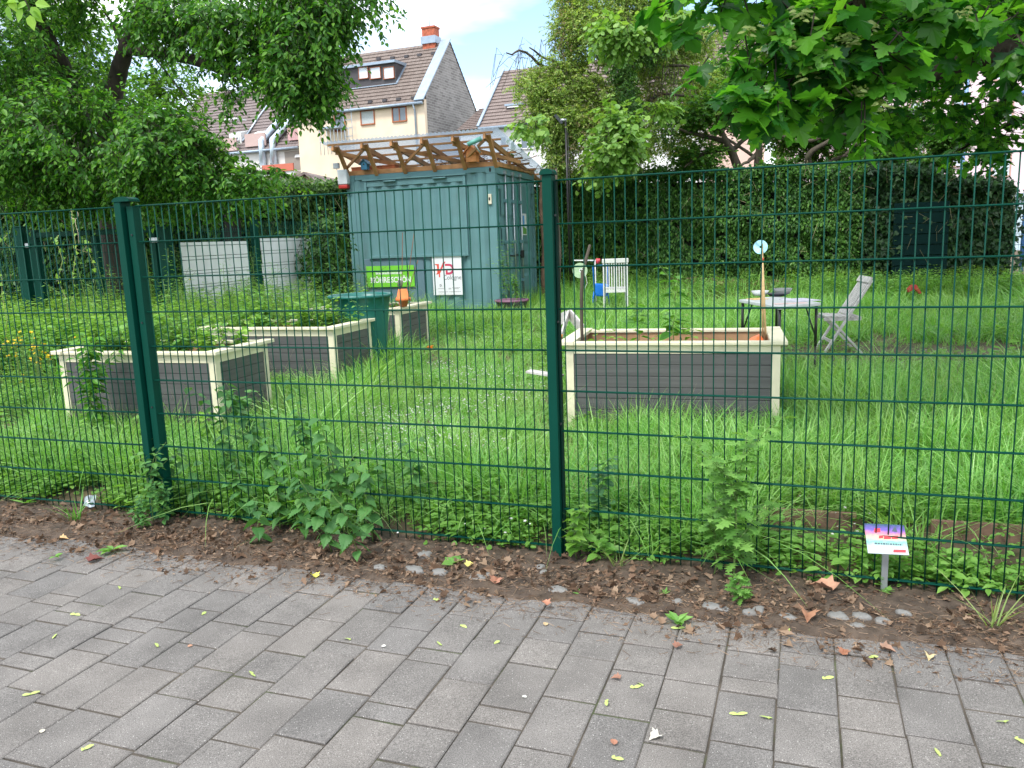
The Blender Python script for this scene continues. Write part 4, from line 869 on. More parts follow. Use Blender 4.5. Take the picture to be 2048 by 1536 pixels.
ZINC = mat('zinc_sheet', (.30, .37, .45), .45, .08, 3, metal=.3); GLASS = mat('window_glass', (.10, .13, .16), .08, .1, 2, spec=.8); CURT = mat('net_curtain', (.42, .46, .46), .8, .2, 30, stretch=(6, 1, .3)); SKYG = mat('bright_window_glass', (.55, .62, .68), .15, .05, 2, spec=.8)
WFR = mat('white_window_frame', (.7, .7, .7), .5, .02); BRF = mat('brown_window_frame', (.36, .12, .05), .6, .1)
def brickmat(name, c1, c2, mo, w_=.26, h_=.085, plane='yz'):
    m_, t, b = nodes(name); tc = t.nodes.new('ShaderNodeTexCoord'); sp = t.nodes.new('ShaderNodeSeparateXYZ'); cb = t.nodes.new('ShaderNodeCombineXYZ'); t.links.new(tc.outputs['Object'], sp.inputs[0]); t.links.new(sp.outputs['Y' if plane == 'yz' else 'X'], cb.inputs[0]); t.links.new(sp.outputs['Z'], cb.inputs[1])
    br = t.nodes.new('ShaderNodeTexBrick'); br.inputs['Scale'].default_value = 1; br.inputs['Brick Width'].default_value = w_; br.inputs['Row Height'].default_value = h_; br.inputs['Mortar Size'].default_value = .014; br.inputs['Color1'].default_value = (*c1, 1); br.inputs['Color2'].default_value = (*c2, 1); br.inputs['Mortar'].default_value = (*mo, 1)
    t.links.new(cb.outputs[0], br.inputs['Vector']); n = t.nodes.new('ShaderNodeTexNoise'); n.inputs['Scale'].default_value = 1.3; n.inputs['Detail'].default_value = 7; t.links.new(tc.outputs['Object'], n.inputs['Vector'])
    r_ = t.nodes.new('ShaderNodeMapRange'); r_.inputs['To Min'].default_value = .7; r_.inputs['To Max'].default_value = 1.3; t.links.new(n.outputs['Fac'], r_.inputs['Value']); vs = t.nodes.new('ShaderNodeVectorMath'); vs.operation = 'SCALE'; t.links.new(br.outputs['Color'], vs.inputs[0]); t.links.new(r_.outputs[0], vs.inputs['Scale']); t.links.new(vs.outputs[0], b.inputs['Base Color'])
    b.inputs['Roughness'].default_value = .9; return m_
GBRICK = brickmat('grey_gable_brick', (.16, .145, .135), (.27, .25, .235), (.36, .35, .34), .5, .16); RBRICK = brickmat('red_shed_brick', (.25, .10, .06), (.38, .18, .11), (.35, .3, .26), .24, .08, 'xz'); CBRICK = mat('chimney_brick', (.40, .11, .06), .9, .3, 8, .3, 20)
def frame_ax(rz): return np.array([math.cos(rz), math.sin(rz), 0]), np.array([-math.sin(rz), math.cos(rz), 0])
def onplane(px, py, loc, rz, off=0.0, slope=None, ez=0.0):
    """picture ray meets the house plane y=off (or the roof plane z = ez + slope*y): local coordinates"""
    ex, ey = frame_ax(rz); r = ray(px, py); o = CP-np.array(loc)
    if slope is None: t_ = (off-o@ey)/(r@ey)
    else: nrm_ = np.array([0, 0, 1])-slope*ey; t_ = (ez-o@nrm_)/(r@nrm_)
    p = o+r*t_; return float(p@ex), float(p@ey), float(p[2])
def tiled_roof(name, par, x0, x1, y0, z0, y1, z1, mt, course=.34, th=.05):
    mb = MB(); L = math.hypot(y1-y0, z1-z0); n = max(2, int(L/course)); dy, dz = (y1-y0)/n, (z1-z0)/n; ny, nz_ = -dz, dy; l = math.hypot(ny, nz_); ny, nz_ = ny/l, nz_/l
    if nz_ < 0: ny, nz_ = -ny, -nz_
    for k in range(n):
        a = (y0+dy*k+ny*th, z0+dz*k+nz_*th); b_ = (y0+dy*(k+1), z0+dz*(k+1)); c = (y0+dy*k, z0+dz*k)
        mb.poly([(x0, a[0], a[1]), (x1, a[0], a[1]), (x1, b_[0], b_[1]), (x0, b_[0], b_[1])]); mb.poly([(x0, c[0], c[1]), (x1, c[0], c[1]), (x1, a[0], a[1]), (x0, a[0], a[1])])
    mb.poly([(x0, y0, z0), (x0, y1, z1), (x1, y1, z1), (x1, y0, z0)])
    return mb.build(name, mt, par)
def window(par, xa, xb, za, zb, y, frame, glass, mull=1, d=.10, sill=True, fw=.07):
    f = MB()
    f.box(xa-fw, xa, y-.03, y+.06, za-fw, zb+fw); f.box(xb, xb+fw, y-.03, y+.06, za-fw, zb+fw); f.box(xa, xb, y-.03, y+.06, zb, zb+fw); f.box(xa-(.05 if sill else 0), xb+(.05 if sill else 0), y-.08, y+.06, za-fw, za)
    for k in range(mull): xm = xa+(xb-xa)*(k+1)/(mull+1); f.box(xm-.03, xm+.03, y-.02, y+.05, za, zb)
    o = f.build('window', frame, par); g_ = MB(); g_.box(xa, xb, y+.012, y+.02, za, zb); g_.build('pane', glass, o); return o
def house(label, cat, loc, rz, x0, x1, D_, ez, rz_, wallm, tile, gable_r=None, gable_l=None, over=.25):
    e = thing('house', label, cat, (loc[0], loc[1], 0), rz); mid = D_/2
    mb = MB(); mb.box(x0, x1, 0, .3, -.2, ez); mb.build('front_wall', wallm, e)
    mb = MB(); mb.box(x0+.01, x1-.01, D_-.3, D_, -.2, ez); mb.build('back_wall', wallm, e)
    for x, gm, s in ((x0, gable_l, 1), (x1, gable_r, -1)):
        m_ = Matrix(((0, 0, 1, 0), (1, 0, 0, 0), (0, 1, 0, 0), (0, 0, 0, 1)))
        mb = MB(); xa, xb = (x, x+.3) if s > 0 else (x-.3, x); mb.prism([(.301, -.2), (D_-.301, -.2), (D_-.301, ez+.301*(rz_-ez)/mid), (mid, rz_), (.301, ez+.301*(rz_-ez)/mid)], xa, xb, m_); mb.build('gable_wall', gm or wallm, e)
    sl = (rz_-ez)/mid
    tiled_roof('roof', e, x0-.05, x1+.05, -over, ez-over*sl+.06, mid, rz_+.06, tile); tiled_roof('roof', e, x0-.05, x1+.05, D_+over, ez-over*sl+.06, mid, rz_+.06, tile)
    mb = MB(); mb.tube([(x0, -over-.06, ez-over*sl), (x1+.02, -over-.06, ez-over*sl)], .085, 8); mb.build('gutter', ZINC, e)
    return e, sl
# cream house with brick gable
CL = (-4.73, 52.0, 0); rz = -R(22); CREAMW = plaster('cream_plaster', (.74, .60, .45))
e, sl = house('cream plastered house with grey brick gable, dormer and red chimney behind the container', 'house', CL, rz, -9.4, 0, 8.0, 10.25, 14.3, CREAMW, TILE, GBRICK)
HC = e
def win_px(e_, loc, rz_, p, frame, glass, y=-.02, mull=1, sill=True):
    a = onplane(p[0], p[3], loc, rz_); b_ = onplane(p[2], p[1], loc, rz_); return window(e_, a[0], b_[0], a[2], b_[2], y, frame, glass, mull, sill=sill)
win_px(e, CL, rz, (724, 221, 747, 249), BRF, CURT, mull=0); win_px(e, CL, rz, (787, 214, 811, 243), BRF, GLASS, mull=1); win_px(e, CL, rz, (672, 228, 688, 262), BRF, GLASS, mull=0)
a = onplane(652, 262, CL, rz); b_ = onplane(693, 252, CL, rz); mb = MB(); mb.box(a[0], b_[0], -.9, 0, a[2], a[2]+.12); o = mb.build('balcony', ZINC, e)
mb = MB()
for k in range(9): x = a[0]+.1+k*(b_[0]-a[0]+.6)/8; mb.tube([(x, -.9, a[2]-1.6), (x, -.9, a[2]-.1)], .018, 5)
for k in range(6): mb.tube([(b_[0]+.0, -.3, a[2]-1.5+k*.5), (b_[0]+.6, -.3, a[2]-1.5+k*.5)], .018, 5)
for xx in (0, .6): mb.tube([(b_[0]+xx, -.3, a[2]-1.5), (b_[0]+xx, -.3, a[2]+1.4)], .018, 5)
mb.build('railing', ZINC, o)
mb = MB(); mb.tube([(-.62, -.34, 10.0), (-.62, -.1, 9.6), (-.62, -.1, 0)], .055, 8); mb.build('downpipe', ZINC, e)
mb = MB(); mb.bar((-.22, -.32, 10.25-.25*sl+.16), (-.22, 4.0, 14.3+.2), .66, .08); mb.build('verge_flashing', ZINC, e)
mb = MB(); mb.box(-1.75, -.85, 3.6, 4.3, 13.9, 15.25); mb.box(-1.8, -.8, 3.55, 4.35, 15.251, 15.36); o = mb.build('chimney', CBRICK, e); mb = MB(); mb.box(-1.82, -.78, 3.5, 4.4, 14.3, 14.75); mb.tube([(-1.3, 3.9, 15.3), (-1.3, 3.9, 16.0)], .03, 6); mb.build('chimney_flashing', ZINC, o)
# dormer: front at local y = 1.3
yd = 1.25; zb_ = 10.25+yd*sl; a = onplane(718, 180, CL, rz, yd); b_ = onplane(793, 172, CL, rz, yd); t_ = onplane(793, 125, CL, rz, yd); xl, xr = -6.6, b_[0]; zt = t_[2]; print('dormer', xl, xr, zb_, zt, b_[2])
DK = mat('dark_dormer_cladding', (.06, .055, .06), .6, .15, 3, stretch=(.3, 1, 8)); Mx = Matrix(((0, 0, 1, 0), (1, 0, 0, 0), (0, 1, 0, 0), (0, 0, 0, 1)))
mb = MB(); mb.prism([(yd, zb_), (yd, zt), ((zt-10.25)/sl, zt)], xl, xr, Mx); o = mb.build('dormer', DK, e)
mb = MB(); mb.prism([(yd-.22, zt+.003), (yd-.22, zt+.16), ((zt+.2-10.25)/sl+.1, zt+.2), ((zt-10.25)/sl+.1, zt+.003)], xl-.1, xr+.08, Mx); mb.build('dormer_roof', ZINC, o)
for (pa, pb) in ((719, 735), (742, 760), (769, 787)):
    A_ = onplane(pa, 158, CL, rz, yd-.02); B_ = onplane(pb, 134, CL, rz, yd-.02); window(o, A_[0], B_[0], A_[2]+.0, B_[2], yd-.04, BRF, SKYG, 0, fw=.035)
mb = MB(); mb.bar((xr+.06, yd-.05, zb_+.1), (xr+.06, (zt-10.25)/sl, zt+.08), .12, .05); mb.bar((xl, yd-.1, zb_+.05), (xr+.1, yd-.1, zb_+.05), .12, .05); mb.build('flashing', ZINC, o)
mb = MB()
for (px, py) in ((1150, 300), (1440, 265), (1290, 283), (850, 325), (1225, 745), (1065, 760), (915, 775), (760, 790), (1000, 315)):
    q = onplane(600+px*.18555, 60+py*.18555, CL, rz, slope=sl, ez=10.31); mb.box(q[0]-.14, q[0]+.14, q[1]-.1, q[1]+.12, q[2]+.0, q[2]+.16)
mb.build('roof_vents', DK, e)
# right white house
RL = (-1.35, 51.0, 0); WHW = plaster('white_plaster', (.74, .73, .71))
e, sl = house('white house with reddish tiled roof and small dormer right of the timber roof', 'house', RL, rz, 0, 13, 8.4, 8.42, 12.2, WHW, TILE2)
mb = MB(); mb.bar((-.02, -.3, 8.42-.25*sl+.14), (-.02, 4.2, 12.2+.16), .16, .10); mb.build('verge_flashing', ZINC, e)
win_px(e, RL, rz, (1044, 267, 1068, 297), WFR, GLASS); win_px(e, RL, rz, (1003, 274, 1012, 300), WFR, GLASS, mull=0)
yd = .9; a = onplane(1014, 232, RL, rz, yd); b_ = onplane(1042, 210, RL, rz, yd); mb = MB(); mb.prism([(yd, 8.42+yd*sl), (yd, b_[2]), ((b_[2]-8.42)/sl, b_[2])], a[0], b_[0], Mx); o = mb.build('dormer', DK, e); mb = MB(); mb.box(a[0]-.08, b_[0]+.08, yd-.15, (b_[2]-8.42)/sl+.2, b_[2]+.003, b_[2]+.12); mb.build('dormer_roof', ZINC, o)
window(o, a[0]+.12, b_[0]-.12, 8.42+yd*sl+.25, b_[2]-.12, yd-.04, WFR, SKYG, 0)
mb = MB(); mb.box(-1.6, -.02, .6, 8.0, -.2, 8.4); mb.build('low_wing', WHW, e); tiled_roof('roof', e, -1.75, -.06, .35, 8.3, 4.2, 10.1, TILE2)
# left house with flues
LL = (-13.7, 57.2, 0); GREYW = plaster('pale_grey_plaster', (.6, .58, .55))
e, sl = house('grey brown roofed apartment house with steel flues behind the left tree', 'house', LL, rz, -12.5, -.05, 10.0, 8.5, 13.6, GREYW, TILE3)
SAL = plaster('salmon_panel', (.52, .15, .10)); PIPE = mat('pipe_steel', (.5, .58, .66), .35, .08, 3, metal=.6)
def rp(px, py, lift=.3): q = onplane(px, py, LL, rz, slope=sl, ez=8.5+.06); return (q[0], q[1]-lift*.7, q[2]+lift*.7)
for pts, lab_ in ((((528, 305), (528, 291), (585, 222), (588, 203)), 1), (((550, 312), (550, 289), (605, 228)), 2)):
    p = [rp(*q, .35) for q in pts]; p[0] = (p[1][0], p[1][1]-.05, p[1][2]-1.6); mb = MB(); mb.tube(p, .24, 10); mb.build('flue_pipe', PIPE, e)
for pts in (((487, 285), (520, 235), (552, 192)),): mb = MB(); mb.tube([rp(*q, .12) for q in pts], .06, 6); mb.build('roof_cable_duct', PIPE, e)
mb = MB(); p = [rp(466, 205, .3), rp(482, 192, .4)]; p.append((p[1][0]+.1, p[1][1], p[1][2]+1.7)); mb.tube(p, .2, 8); mb.build('flue_pipe', PIPE, e)
q = rp(505, 192, 0); mb = MB()
for dx in (0, .5, .9):
    for dy in (0, .6): mb.tube([(q[0]+dx, q[1]+dy, q[2]-.2), (q[0]+dx, q[1]+dy, q[2]+1.8)], .025, 5)
for z in (.6, 1.2, 1.8): mb.tube([(q[0], q[1], q[2]+z), (q[0]+.9, q[1], q[2]+z), (q[0]+.9, q[1]+.6, q[2]+z)], .025, 5)
mb.box(q[0], q[0]+.9, q[1], q[1]+.6, q[2]+.55, q[2]+.6); mb.build('roof_ladder', PIPE, e)
for (pa, pb, pt, pb2, col) in ((460, 500, 260, 290, 0), (505, 552, 258, 281, 1), (590, 628, 244, 268, 2)):     # recessed roof terraces
    A_ = rp(pa, pb2, 0); B_ = rp(pb, pt, 0); y_ = A_[1]; zt = B_[2]; mb = MB(); mb.prism([(y_, A_[2]), (y_, zt-.3), ((zt-8.5)/sl, zt)], A_[0], B_[0], Mx); o = mb.build('roof_terrace', [WHW, plaster('white_yellow_plaster', (.72, .7, .66)), WHW][col], e)
    window(o, A_[0]+(B_[0]-A_[0])*.35, B_[0]-.2, A_[2]+.3, zt-.6, y_-.04, WFR, GLASS, 1, sill=False)
    mb = MB(); mb.box(A_[0]-.1, B_[0]+.1, y_-.7, y_-.6, A_[2]-.5, A_[2]+.35); mb.build('parapet', plaster('pinkish_panel', (.5, .36, .33)) if col != 2 else mat('pink_edge', (.5, .3, .3)), o)
mb = MB(); A_ = rp(463, 272, 0); mb.box(A_[0], A_[0]+1.6, A_[1]-1.2, A_[1]-.2, A_[2]+.9, A_[2]+1.0); mb.build('awning', WFR, e)
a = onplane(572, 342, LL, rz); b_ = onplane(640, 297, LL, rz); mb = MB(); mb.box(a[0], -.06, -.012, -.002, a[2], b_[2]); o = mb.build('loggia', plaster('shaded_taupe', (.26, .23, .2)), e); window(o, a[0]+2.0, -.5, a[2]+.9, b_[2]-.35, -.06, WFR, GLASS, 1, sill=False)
a = onplane(572, 345, LL, rz); b_ = onplane(640, 325, LL, rz); mb = MB(); mb.box(a[0]-1.2, -.06, -1.0, -.9, a[2], b_[2]); mb.build('balcony_parapet', SAL, e)
a2 = onplane(572, 367, LL, rz); mb = MB(); mb.box(-8, -.06, -.9, -.1, a[2]-.25, a[2]-.003); mb.build('balcony_slab', WFR, e)
win_px(e, LL, rz, (600, 352, 634, 372), WFR, GLASS)
# pink building on the right, pale one behind the trees
pl = at(1585, 400, 46); PL = (float(pl[0]), 46.0, 0); PINK = plaster('pink_plaster', (.78, .60, .64)); rz2 = -R(12)
e, sl = house('long pink apartment building behind the trees at the right edge', 'apartment building', PL, rz2, 0, 22, 9, 14.5, 17.5, PINK, TILE2)
for (pa, t_, pb, b2) in ((1905, 292, 1927, 332), (1984, 303, 2021, 352), (1905, 195, 1925, 240), (1988, 205, 2025, 236), (1984, 120, 2020, 160), (1905, 110, 1925, 150), (1820, 300, 1845, 335), (1740, 305, 1765, 340), (1820, 205, 1845, 240), (1740, 210, 1765, 245), (1660, 215, 1682, 250), (1660, 310, 1682, 345)):
    win_px(e, PL, rz2, (pa, t_, pb, b2), mat('pink_frame', (.5, .3, .25), .6), SKYG, mull=0)
a = onplane(1900, 398, PL, rz2); mb = MB(); mb.box(0.2, 21.8, -.25, -.02, a[2]-.1, a[2]+.15); mb.build('cornice', ZINC, e); mb = MB(); mb.box(.2, 21.8, -.012, -.003, 0, a[2]-.11); mb.build('shop_front', mat('pale_blue_front', (.5, .6, .66), .5, .05, 2), e)
ml = at(1268, 300, 50); e, sl = house('pale orange house with brown roof hidden behind the middle trees', 'house', (float(ml[0]), 50, 0), -R(10), 0, 7.5, 8, 10.4, 14.0, plaster('pale_orange_plaster', (.72, .52, .44)), TILE); win_px(e, (float(ml[0]), 50, 0), -R(10), (1345, 215, 1365, 250), WFR, GLASS)
# garage and brick shed
q = at(560, 400, 24); e = thing('garage', 'low cream garage with dark flat roof edge left of the container', 'garage', (q[0], 24.8, 0), -R(12)); z_ = float(at(640, 391, 24)[2]); zt_ = float(at(640, 377, 24)[2])
mb = MB(); mb.box(-1.5, 5, 0, 5, 0, z_); mb.build('walls', plaster('garage_plaster', (.6, .5, .38)), e); mb = MB(); mb.box(-1.6, 5.1, -.1, 5.1, z_+.002, zt_); mb.build('roof_edge', mat('dark_felt', (.07, .075, .09), .7), e)
q = at(598, 380, 33); ap = at(613, 351, 33); e = thing('brick_shed', 'small red brick gabled shed behind the garage', 'shed', (ap[0], 33, 0), -R(6)); za_ = float(ap[2]); M = Matrix.Rotation(R(90), 4, 'X')
mb = MB(); mb.prism([(-1.7, 0), (.75, 0), (.75, za_-.75), (0, za_), (-1.7, za_-.72)], -4, 0, M); mb.build('walls', RBRICK, e)
mb = MB(); mb.bar((-.9, -.15, za_-.26), (-.9, 4, za_-.26), .01, .01); mb.build('rafter_end', DK, e); mb = MB()
mb.poly([(0, -.2, za_+.04), (-1.9, -.2, za_-.74), (-1.9, 4.2, za_-.74), (0, 4.2, za_+.04)]); mb.poly([(0, -.2, za_+.04), (0, 4.2, za_+.04), (.95, 4.2, za_-.9), (.95, -.2, za_-.9)]); o = mb.build('shed_roof', TILE2, e); md = o.modifiers.new('t', 'SOLIDIFY'); md.thickness = .1
# lamps
def street_lantern(label, px, Y, ztop):
    q = at(px, 400, Y); e = thing('street_lamp', label, 'street lamp', (q[0], Y, 0)); BL = mat('blue_lamp_paint', (.06, .17, .42), .35)
    mb = MB(); mb.tube([(0, 0, 0), (0, 0, ztop-.5)], .05, 10); mb.build('pole', BL, e)
    mb = MB(); mb.lathe([(0, .30), (.03, .29), (.035, .25), (.02, .22), (.09, .19), (.15, .1), (.17, .0), (.34, -.08), (.35, -.12), (.2, -.12), (0, -.1)], 24, (0, 0, ztop)); mb.build('lamp_hood', BL, e)
    mb = MB(); mb.lathe([(0, -.5), (.1, -.5), (.19, -.13), (0, -.125)], 20, (0, 0, ztop)); mb.build('lamp_glass', mat('lamp_glass', (.4, .34, .25), .3), e)
z_ = float(at(2052, 178, 20)[2]); street_lantern('blue bell shaped street lamp at the upper right picture edge', 2052, 20, z_)
q = at(1925, 330, 20); e = thing('blue_pole', 'tall slim light blue pole behind the maple leaves at the right', 'pole', (q[0]+.0, 20, 0)); mb = MB(); t1 = at(1938, 100, 20)-np.array([q[0], 20, 0]); mb.tube([(0, 0, 0), (t1[0], 0, t1[2])], [.055, .045], 10); mb.build('pole_tube', mat('light_blue_paint', (.16, .28, .5), .4), e)
q = at(1136, 345, 17); hz = at(1131, 240, 17); e = thing('floodlight_pole', 'thin black pole with a tilted floodlight before the middle trees', 'floodlight', (q[0], 17, float(gz(q[0], 17)))); g = e.location.z
mb = MB(); mb.tube([(0, 0, 0), (hz[0]-q[0], 0, hz[2]-g)], .022, 8); mb.tube([(.05, .02, 0), (hz[0]-q[0]+.04, 0, hz[2]-g-.2)], .008, 5); mb.build('pole', BLACKP, e)
mb = MB(); M = Matrix.Translation((hz[0]-q[0]-.13, 0, hz[2]-g+.02)) @ Matrix.Rotation(R(50), 4, 'Y') @ Matrix.Rotation(R(15), 4, 'X'); mb.box(-.11, .11, -.12, .12, -.02, .02, M); mb.build('lamp_head', mat('dark_grey_metal', (.06, .065, .08), .4), e, .006)
mb = MB(); mb.tube([(hz[0]-q[0]-.1, 0, hz[2]-g), (hz[0]-q[0]+.02, 0, hz[2]-g)], .03, 8); mb.build('bracket', STEEL, e)

# ================================================================== HEDGES
IVY = leafmat('ivy_leaf', [(.012, .05, .012), (.035, .11, .02), (.07, .19, .035), (.13, .28, .05)], trans=.3, patch=((.10, .22, .03), .8, .45))
IVYD = leafmat('shaded_ivy_leaf', [(.01, .035, .012), (.02, .06, .018), (.045, .11, .03)], trans=.25)  # darker copy of the ivy leaf, hedge-end shade put into the colour
HCORE = mat('hedge_inner_shade', (.013, .013, .008), .95, .4, 10, .8, 20)  # near-black solid core, its colour stands for the shade inside the hedge
def hedge(label, P, Q, z0, za, zb, th=.6, n=16000, size=.08, mt=None, T=T_OV, seed=1., lump=.22, holes=None, cat='hedge'):
    P = np.array(P, float); Q = np.array(Q, float); d = Q-P; L = float(np.hypot(*d)); rz_ = math.atan2(d[1], d[0]); e = thing('ivy_hedge', label, cat, (P[0], P[1], z0), rz_); z0 = 0
    za -= e.location.z; zb -= e.location.z
    nx, nz_ = int(L/.12)+2, 24; X, Z = np.meshgrid(np.linspace(0, L, nx), np.linspace(0, 1, nz_)); top = za+(zb-za)*X/L
    lum = lambda x, z: lump*(sn(x, z, 0, 1.5, seed)+.6*sn(x, z, 0, 4, seed+2))
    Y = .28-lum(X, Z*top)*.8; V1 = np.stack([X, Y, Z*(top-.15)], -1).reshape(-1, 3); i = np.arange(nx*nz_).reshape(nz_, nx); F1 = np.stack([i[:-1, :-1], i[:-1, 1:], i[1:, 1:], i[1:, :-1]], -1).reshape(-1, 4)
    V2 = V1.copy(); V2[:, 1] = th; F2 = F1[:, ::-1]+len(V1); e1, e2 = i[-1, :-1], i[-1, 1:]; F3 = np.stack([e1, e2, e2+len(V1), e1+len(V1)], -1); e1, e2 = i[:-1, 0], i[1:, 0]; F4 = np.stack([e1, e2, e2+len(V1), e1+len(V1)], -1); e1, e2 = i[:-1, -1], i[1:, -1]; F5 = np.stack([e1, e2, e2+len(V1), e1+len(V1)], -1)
    np_mesh('inner_shade_core', np.concatenate([V1, V2]), np.concatenate([F1, F2, F3, F4, F5]), HCORE, e, True)
    x = rng.uniform(0, L, n); t_ = rng.random(n); tp = za+(zb-za)*x/L+.10*sn(x, 0, 0, 3, seed+5); z = t_*tp; y = .16-lum(x, z)-np.abs(rng.normal(size=n))*.07+rng.uniform(0, .1, n)
    keep = np.ones(n, bool)
    if holes: 
        for (hx0, hx1, hz0, hz1, pr) in holes: keep &= ~((x > hx0) & (x < hx1) & (z > hz0) & (z < hz1) & (rng.random(n) < pr))
    keep &= (sn(x, z, 0, 7, seed+9) > -.55)
    nt_ = n//5; xt = rng.uniform(0, L, nt_); yt = rng.uniform(-.1, th, nt_); zt_ = za+(zb-za)*xt/L+.10*sn(xt, 0, 0, 3, seed+5)+rng.normal(size=nt_)*.07
    P_ = np.concatenate([np.stack([x, y, z], -1)[keep], np.stack([xt, yt, zt_], -1)]); k = len(P_)
    D_ = np.array([0, -.5, -.75])+rng.normal(size=(k, 3))*.45; N_ = np.array([0, -.8, .7])+rng.normal(size=(k, 3))*.35; tm = np.arange(k) >= keep.sum(); D_[tm, 2] += .8
    V, F = leaves(T, P_, D_, N_, size*rng.uniform(.55, 1.25, k)); np_mesh('foliage', V, list(F.values()), mt or IVY, e)
    # straggling shoots
    ns = int(L*14); a = np.stack([rng.uniform(0, L, ns), np.full(ns, -.05), rng.uniform(.3, 1, ns)*za], -1); b_ = a+np.stack([rng.normal(size=ns)*.12, -rng.uniform(.02, .18, ns), rng.normal(size=ns)*.2-.05], -1)
    V, F = sticks(a, b_, np.full(ns, .004)); np_mesh('shoots', V, list(F.values()), mat('pale_shoot', (.25, .22, .12), .9), e); return e
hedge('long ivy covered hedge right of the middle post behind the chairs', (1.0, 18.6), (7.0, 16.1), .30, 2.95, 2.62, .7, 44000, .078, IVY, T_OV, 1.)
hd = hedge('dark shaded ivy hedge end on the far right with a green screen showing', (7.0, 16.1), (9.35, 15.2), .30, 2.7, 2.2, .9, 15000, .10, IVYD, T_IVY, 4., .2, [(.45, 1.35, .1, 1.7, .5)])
e = thing('green_screen_fence', 'dark shaded green slatted screen showing through the ivy on the far right', 'fence', (7.45, 15.88, .3), math.atan2(-.9, 2.35)); mb = MB()
for i in range(8): mb.box(0, .95, -.012, .0, .12+i*.2, .12+i*.2+.185)
mb.build('screen_strips', mat('shaded_green_strip', (.003, .018, .017), .8, .1, 5, spec=.1), e)  # green darkened to carry the shade of the overhanging trees
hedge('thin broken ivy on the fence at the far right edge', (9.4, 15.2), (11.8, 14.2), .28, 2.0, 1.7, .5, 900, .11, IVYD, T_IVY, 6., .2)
for o in [c for c in bpy.data.objects if c.name.startswith('inner_shade_core')][-1:]: bpy.data.objects.remove(o)
mesh_panel('green mesh panel at the far right edge behind the garden', (9.3, 15.1), (11.9, 14.1), 1.7)
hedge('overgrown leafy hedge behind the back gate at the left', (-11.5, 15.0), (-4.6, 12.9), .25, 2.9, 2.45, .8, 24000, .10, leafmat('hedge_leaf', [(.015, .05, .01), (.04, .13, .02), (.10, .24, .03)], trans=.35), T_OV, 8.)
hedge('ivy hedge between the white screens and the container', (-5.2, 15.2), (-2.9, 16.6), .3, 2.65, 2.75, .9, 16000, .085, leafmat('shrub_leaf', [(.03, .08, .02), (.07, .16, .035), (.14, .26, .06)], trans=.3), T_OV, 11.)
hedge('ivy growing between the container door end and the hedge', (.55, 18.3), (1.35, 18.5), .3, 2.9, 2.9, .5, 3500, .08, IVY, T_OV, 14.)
# leaf litter heap before the hedge
# ================================================================== TREES
L_ASH = leafmat('left_tree_leaf', [(.02, .085, .01), (.045, .16, .018), (.085, .24, .028), (.17, .36, .05)], trans=.45, rough=.4)
L_ASHB = leafmat('back_tree_leaf', [(.05, .13, .012), (.09, .22, .02), (.16, .34, .035)], trans=.5)
L_MIX = leafmat('yellow_green_leaf', [(.12, .21, .05), (.20, .33, .06), (.31, .45, .10), (.46, .50, .18)], trans=.4)
L_IVC = leafmat('climber_leaf', [(.03, .10, .02), (.07, .18, .03), (.14, .28, .06)], trans=.35)
L_WAL = leafmat('walnut_leaf', [(.11, .24, .04), (.18, .34, .07), (.26, .42, .10)], trans=.4)
L_MAP = leafmat('maple_leaf', [(.012, .065, .016), (.028, .13, .02), (.07, .24, .022), (.15, .38, .04)], trans=.55, rough=.35)
L_MAPB = leafmat('far_maple_leaf', [(.03, .11, .015), (.06, .17, .02), (.12, .26, .035)], trans=.45)
L_TAN = leafmat('tan_seed', [(.22, .17, .08), (.33, .27, .14)], trans=.3)
# --- left big tree
q = at(222, 420, 13.0); tb = np.array([q[0], 13.0, .25]); e = thing('broadleaf_tree', 'big dark trunked broadleaf tree spreading over the left half of the picture', 'tree', tb); T1 = e
loc = lambda p: np.array(p)-tb
mb = MB(); fk = at(198, 330, 12.7)
limb(mb, [(0, 0, -.3), loc(at(218, 420, 13)), loc(fk)], .20, .15, 12, .006)
limb(mb, [loc(fk), loc(at(165, 240, 12.4)), loc(at(125, 130, 12.0)), loc(at(60, 10, 11.5)), loc(at(20, -120, 11.2))], .13, .07, 10, .01)
limb(mb, [loc(at(200, 345, 12.8)), loc(at(222, 220, 12.2)), loc(at(238, 145, 12.0)), loc(at(253, 95, 11.8)), loc(at(284, 15, 11.5)), loc(at(300, -100, 11.3))], .14, .08, 11, .006)
limb(mb, [loc(at(253, 98, 11.8)), loc(at(320, 106, 11.3)), loc(at(390, 122, 10.9)), loc(at(450, 140, 10.6)), loc(at(495, 143, 10.4)), loc(at(540, 118, 10.2)), loc(at(610, 100, 10.0))], .085, .03, 9, .006)
limb(mb, [loc(at(495, 143, 10.4)), loc(at(540, 160, 10.2)), loc(at(600, 185, 10.1))], .03, .015, 7)
limb(mb, [loc(at(245, 92, 11.8)), loc(at(240, 65, 11.8)), loc(at(265, 52, 11.8)), loc(at(305, 52, 11.7))], .03, .012, 6)
limb(mb, [loc(at(242, 90, 11.8)), loc(at(225, 48, 11.9)), loc(at(205, 20, 12))], .025, .01, 6)
limb(mb, [loc(at(300, 105, 11.5)), loc(at(345, 160, 11.2)), loc(at(380, 208, 11)), loc(at(420, 260, 10.6))], .012, .006, 5)
limb(mb, [loc(at(190, 330, 12.7)), loc(at(300, 350, 11.4)), loc(at(430, 340, 10.4)), loc(at(540, 345, 10))], .06, .02, 8, .01)
mb.build('trunk', BARK, e)
def LB(l, o): return [(np.array(c)-o, r_, w_) for c, r_, w_ in l]
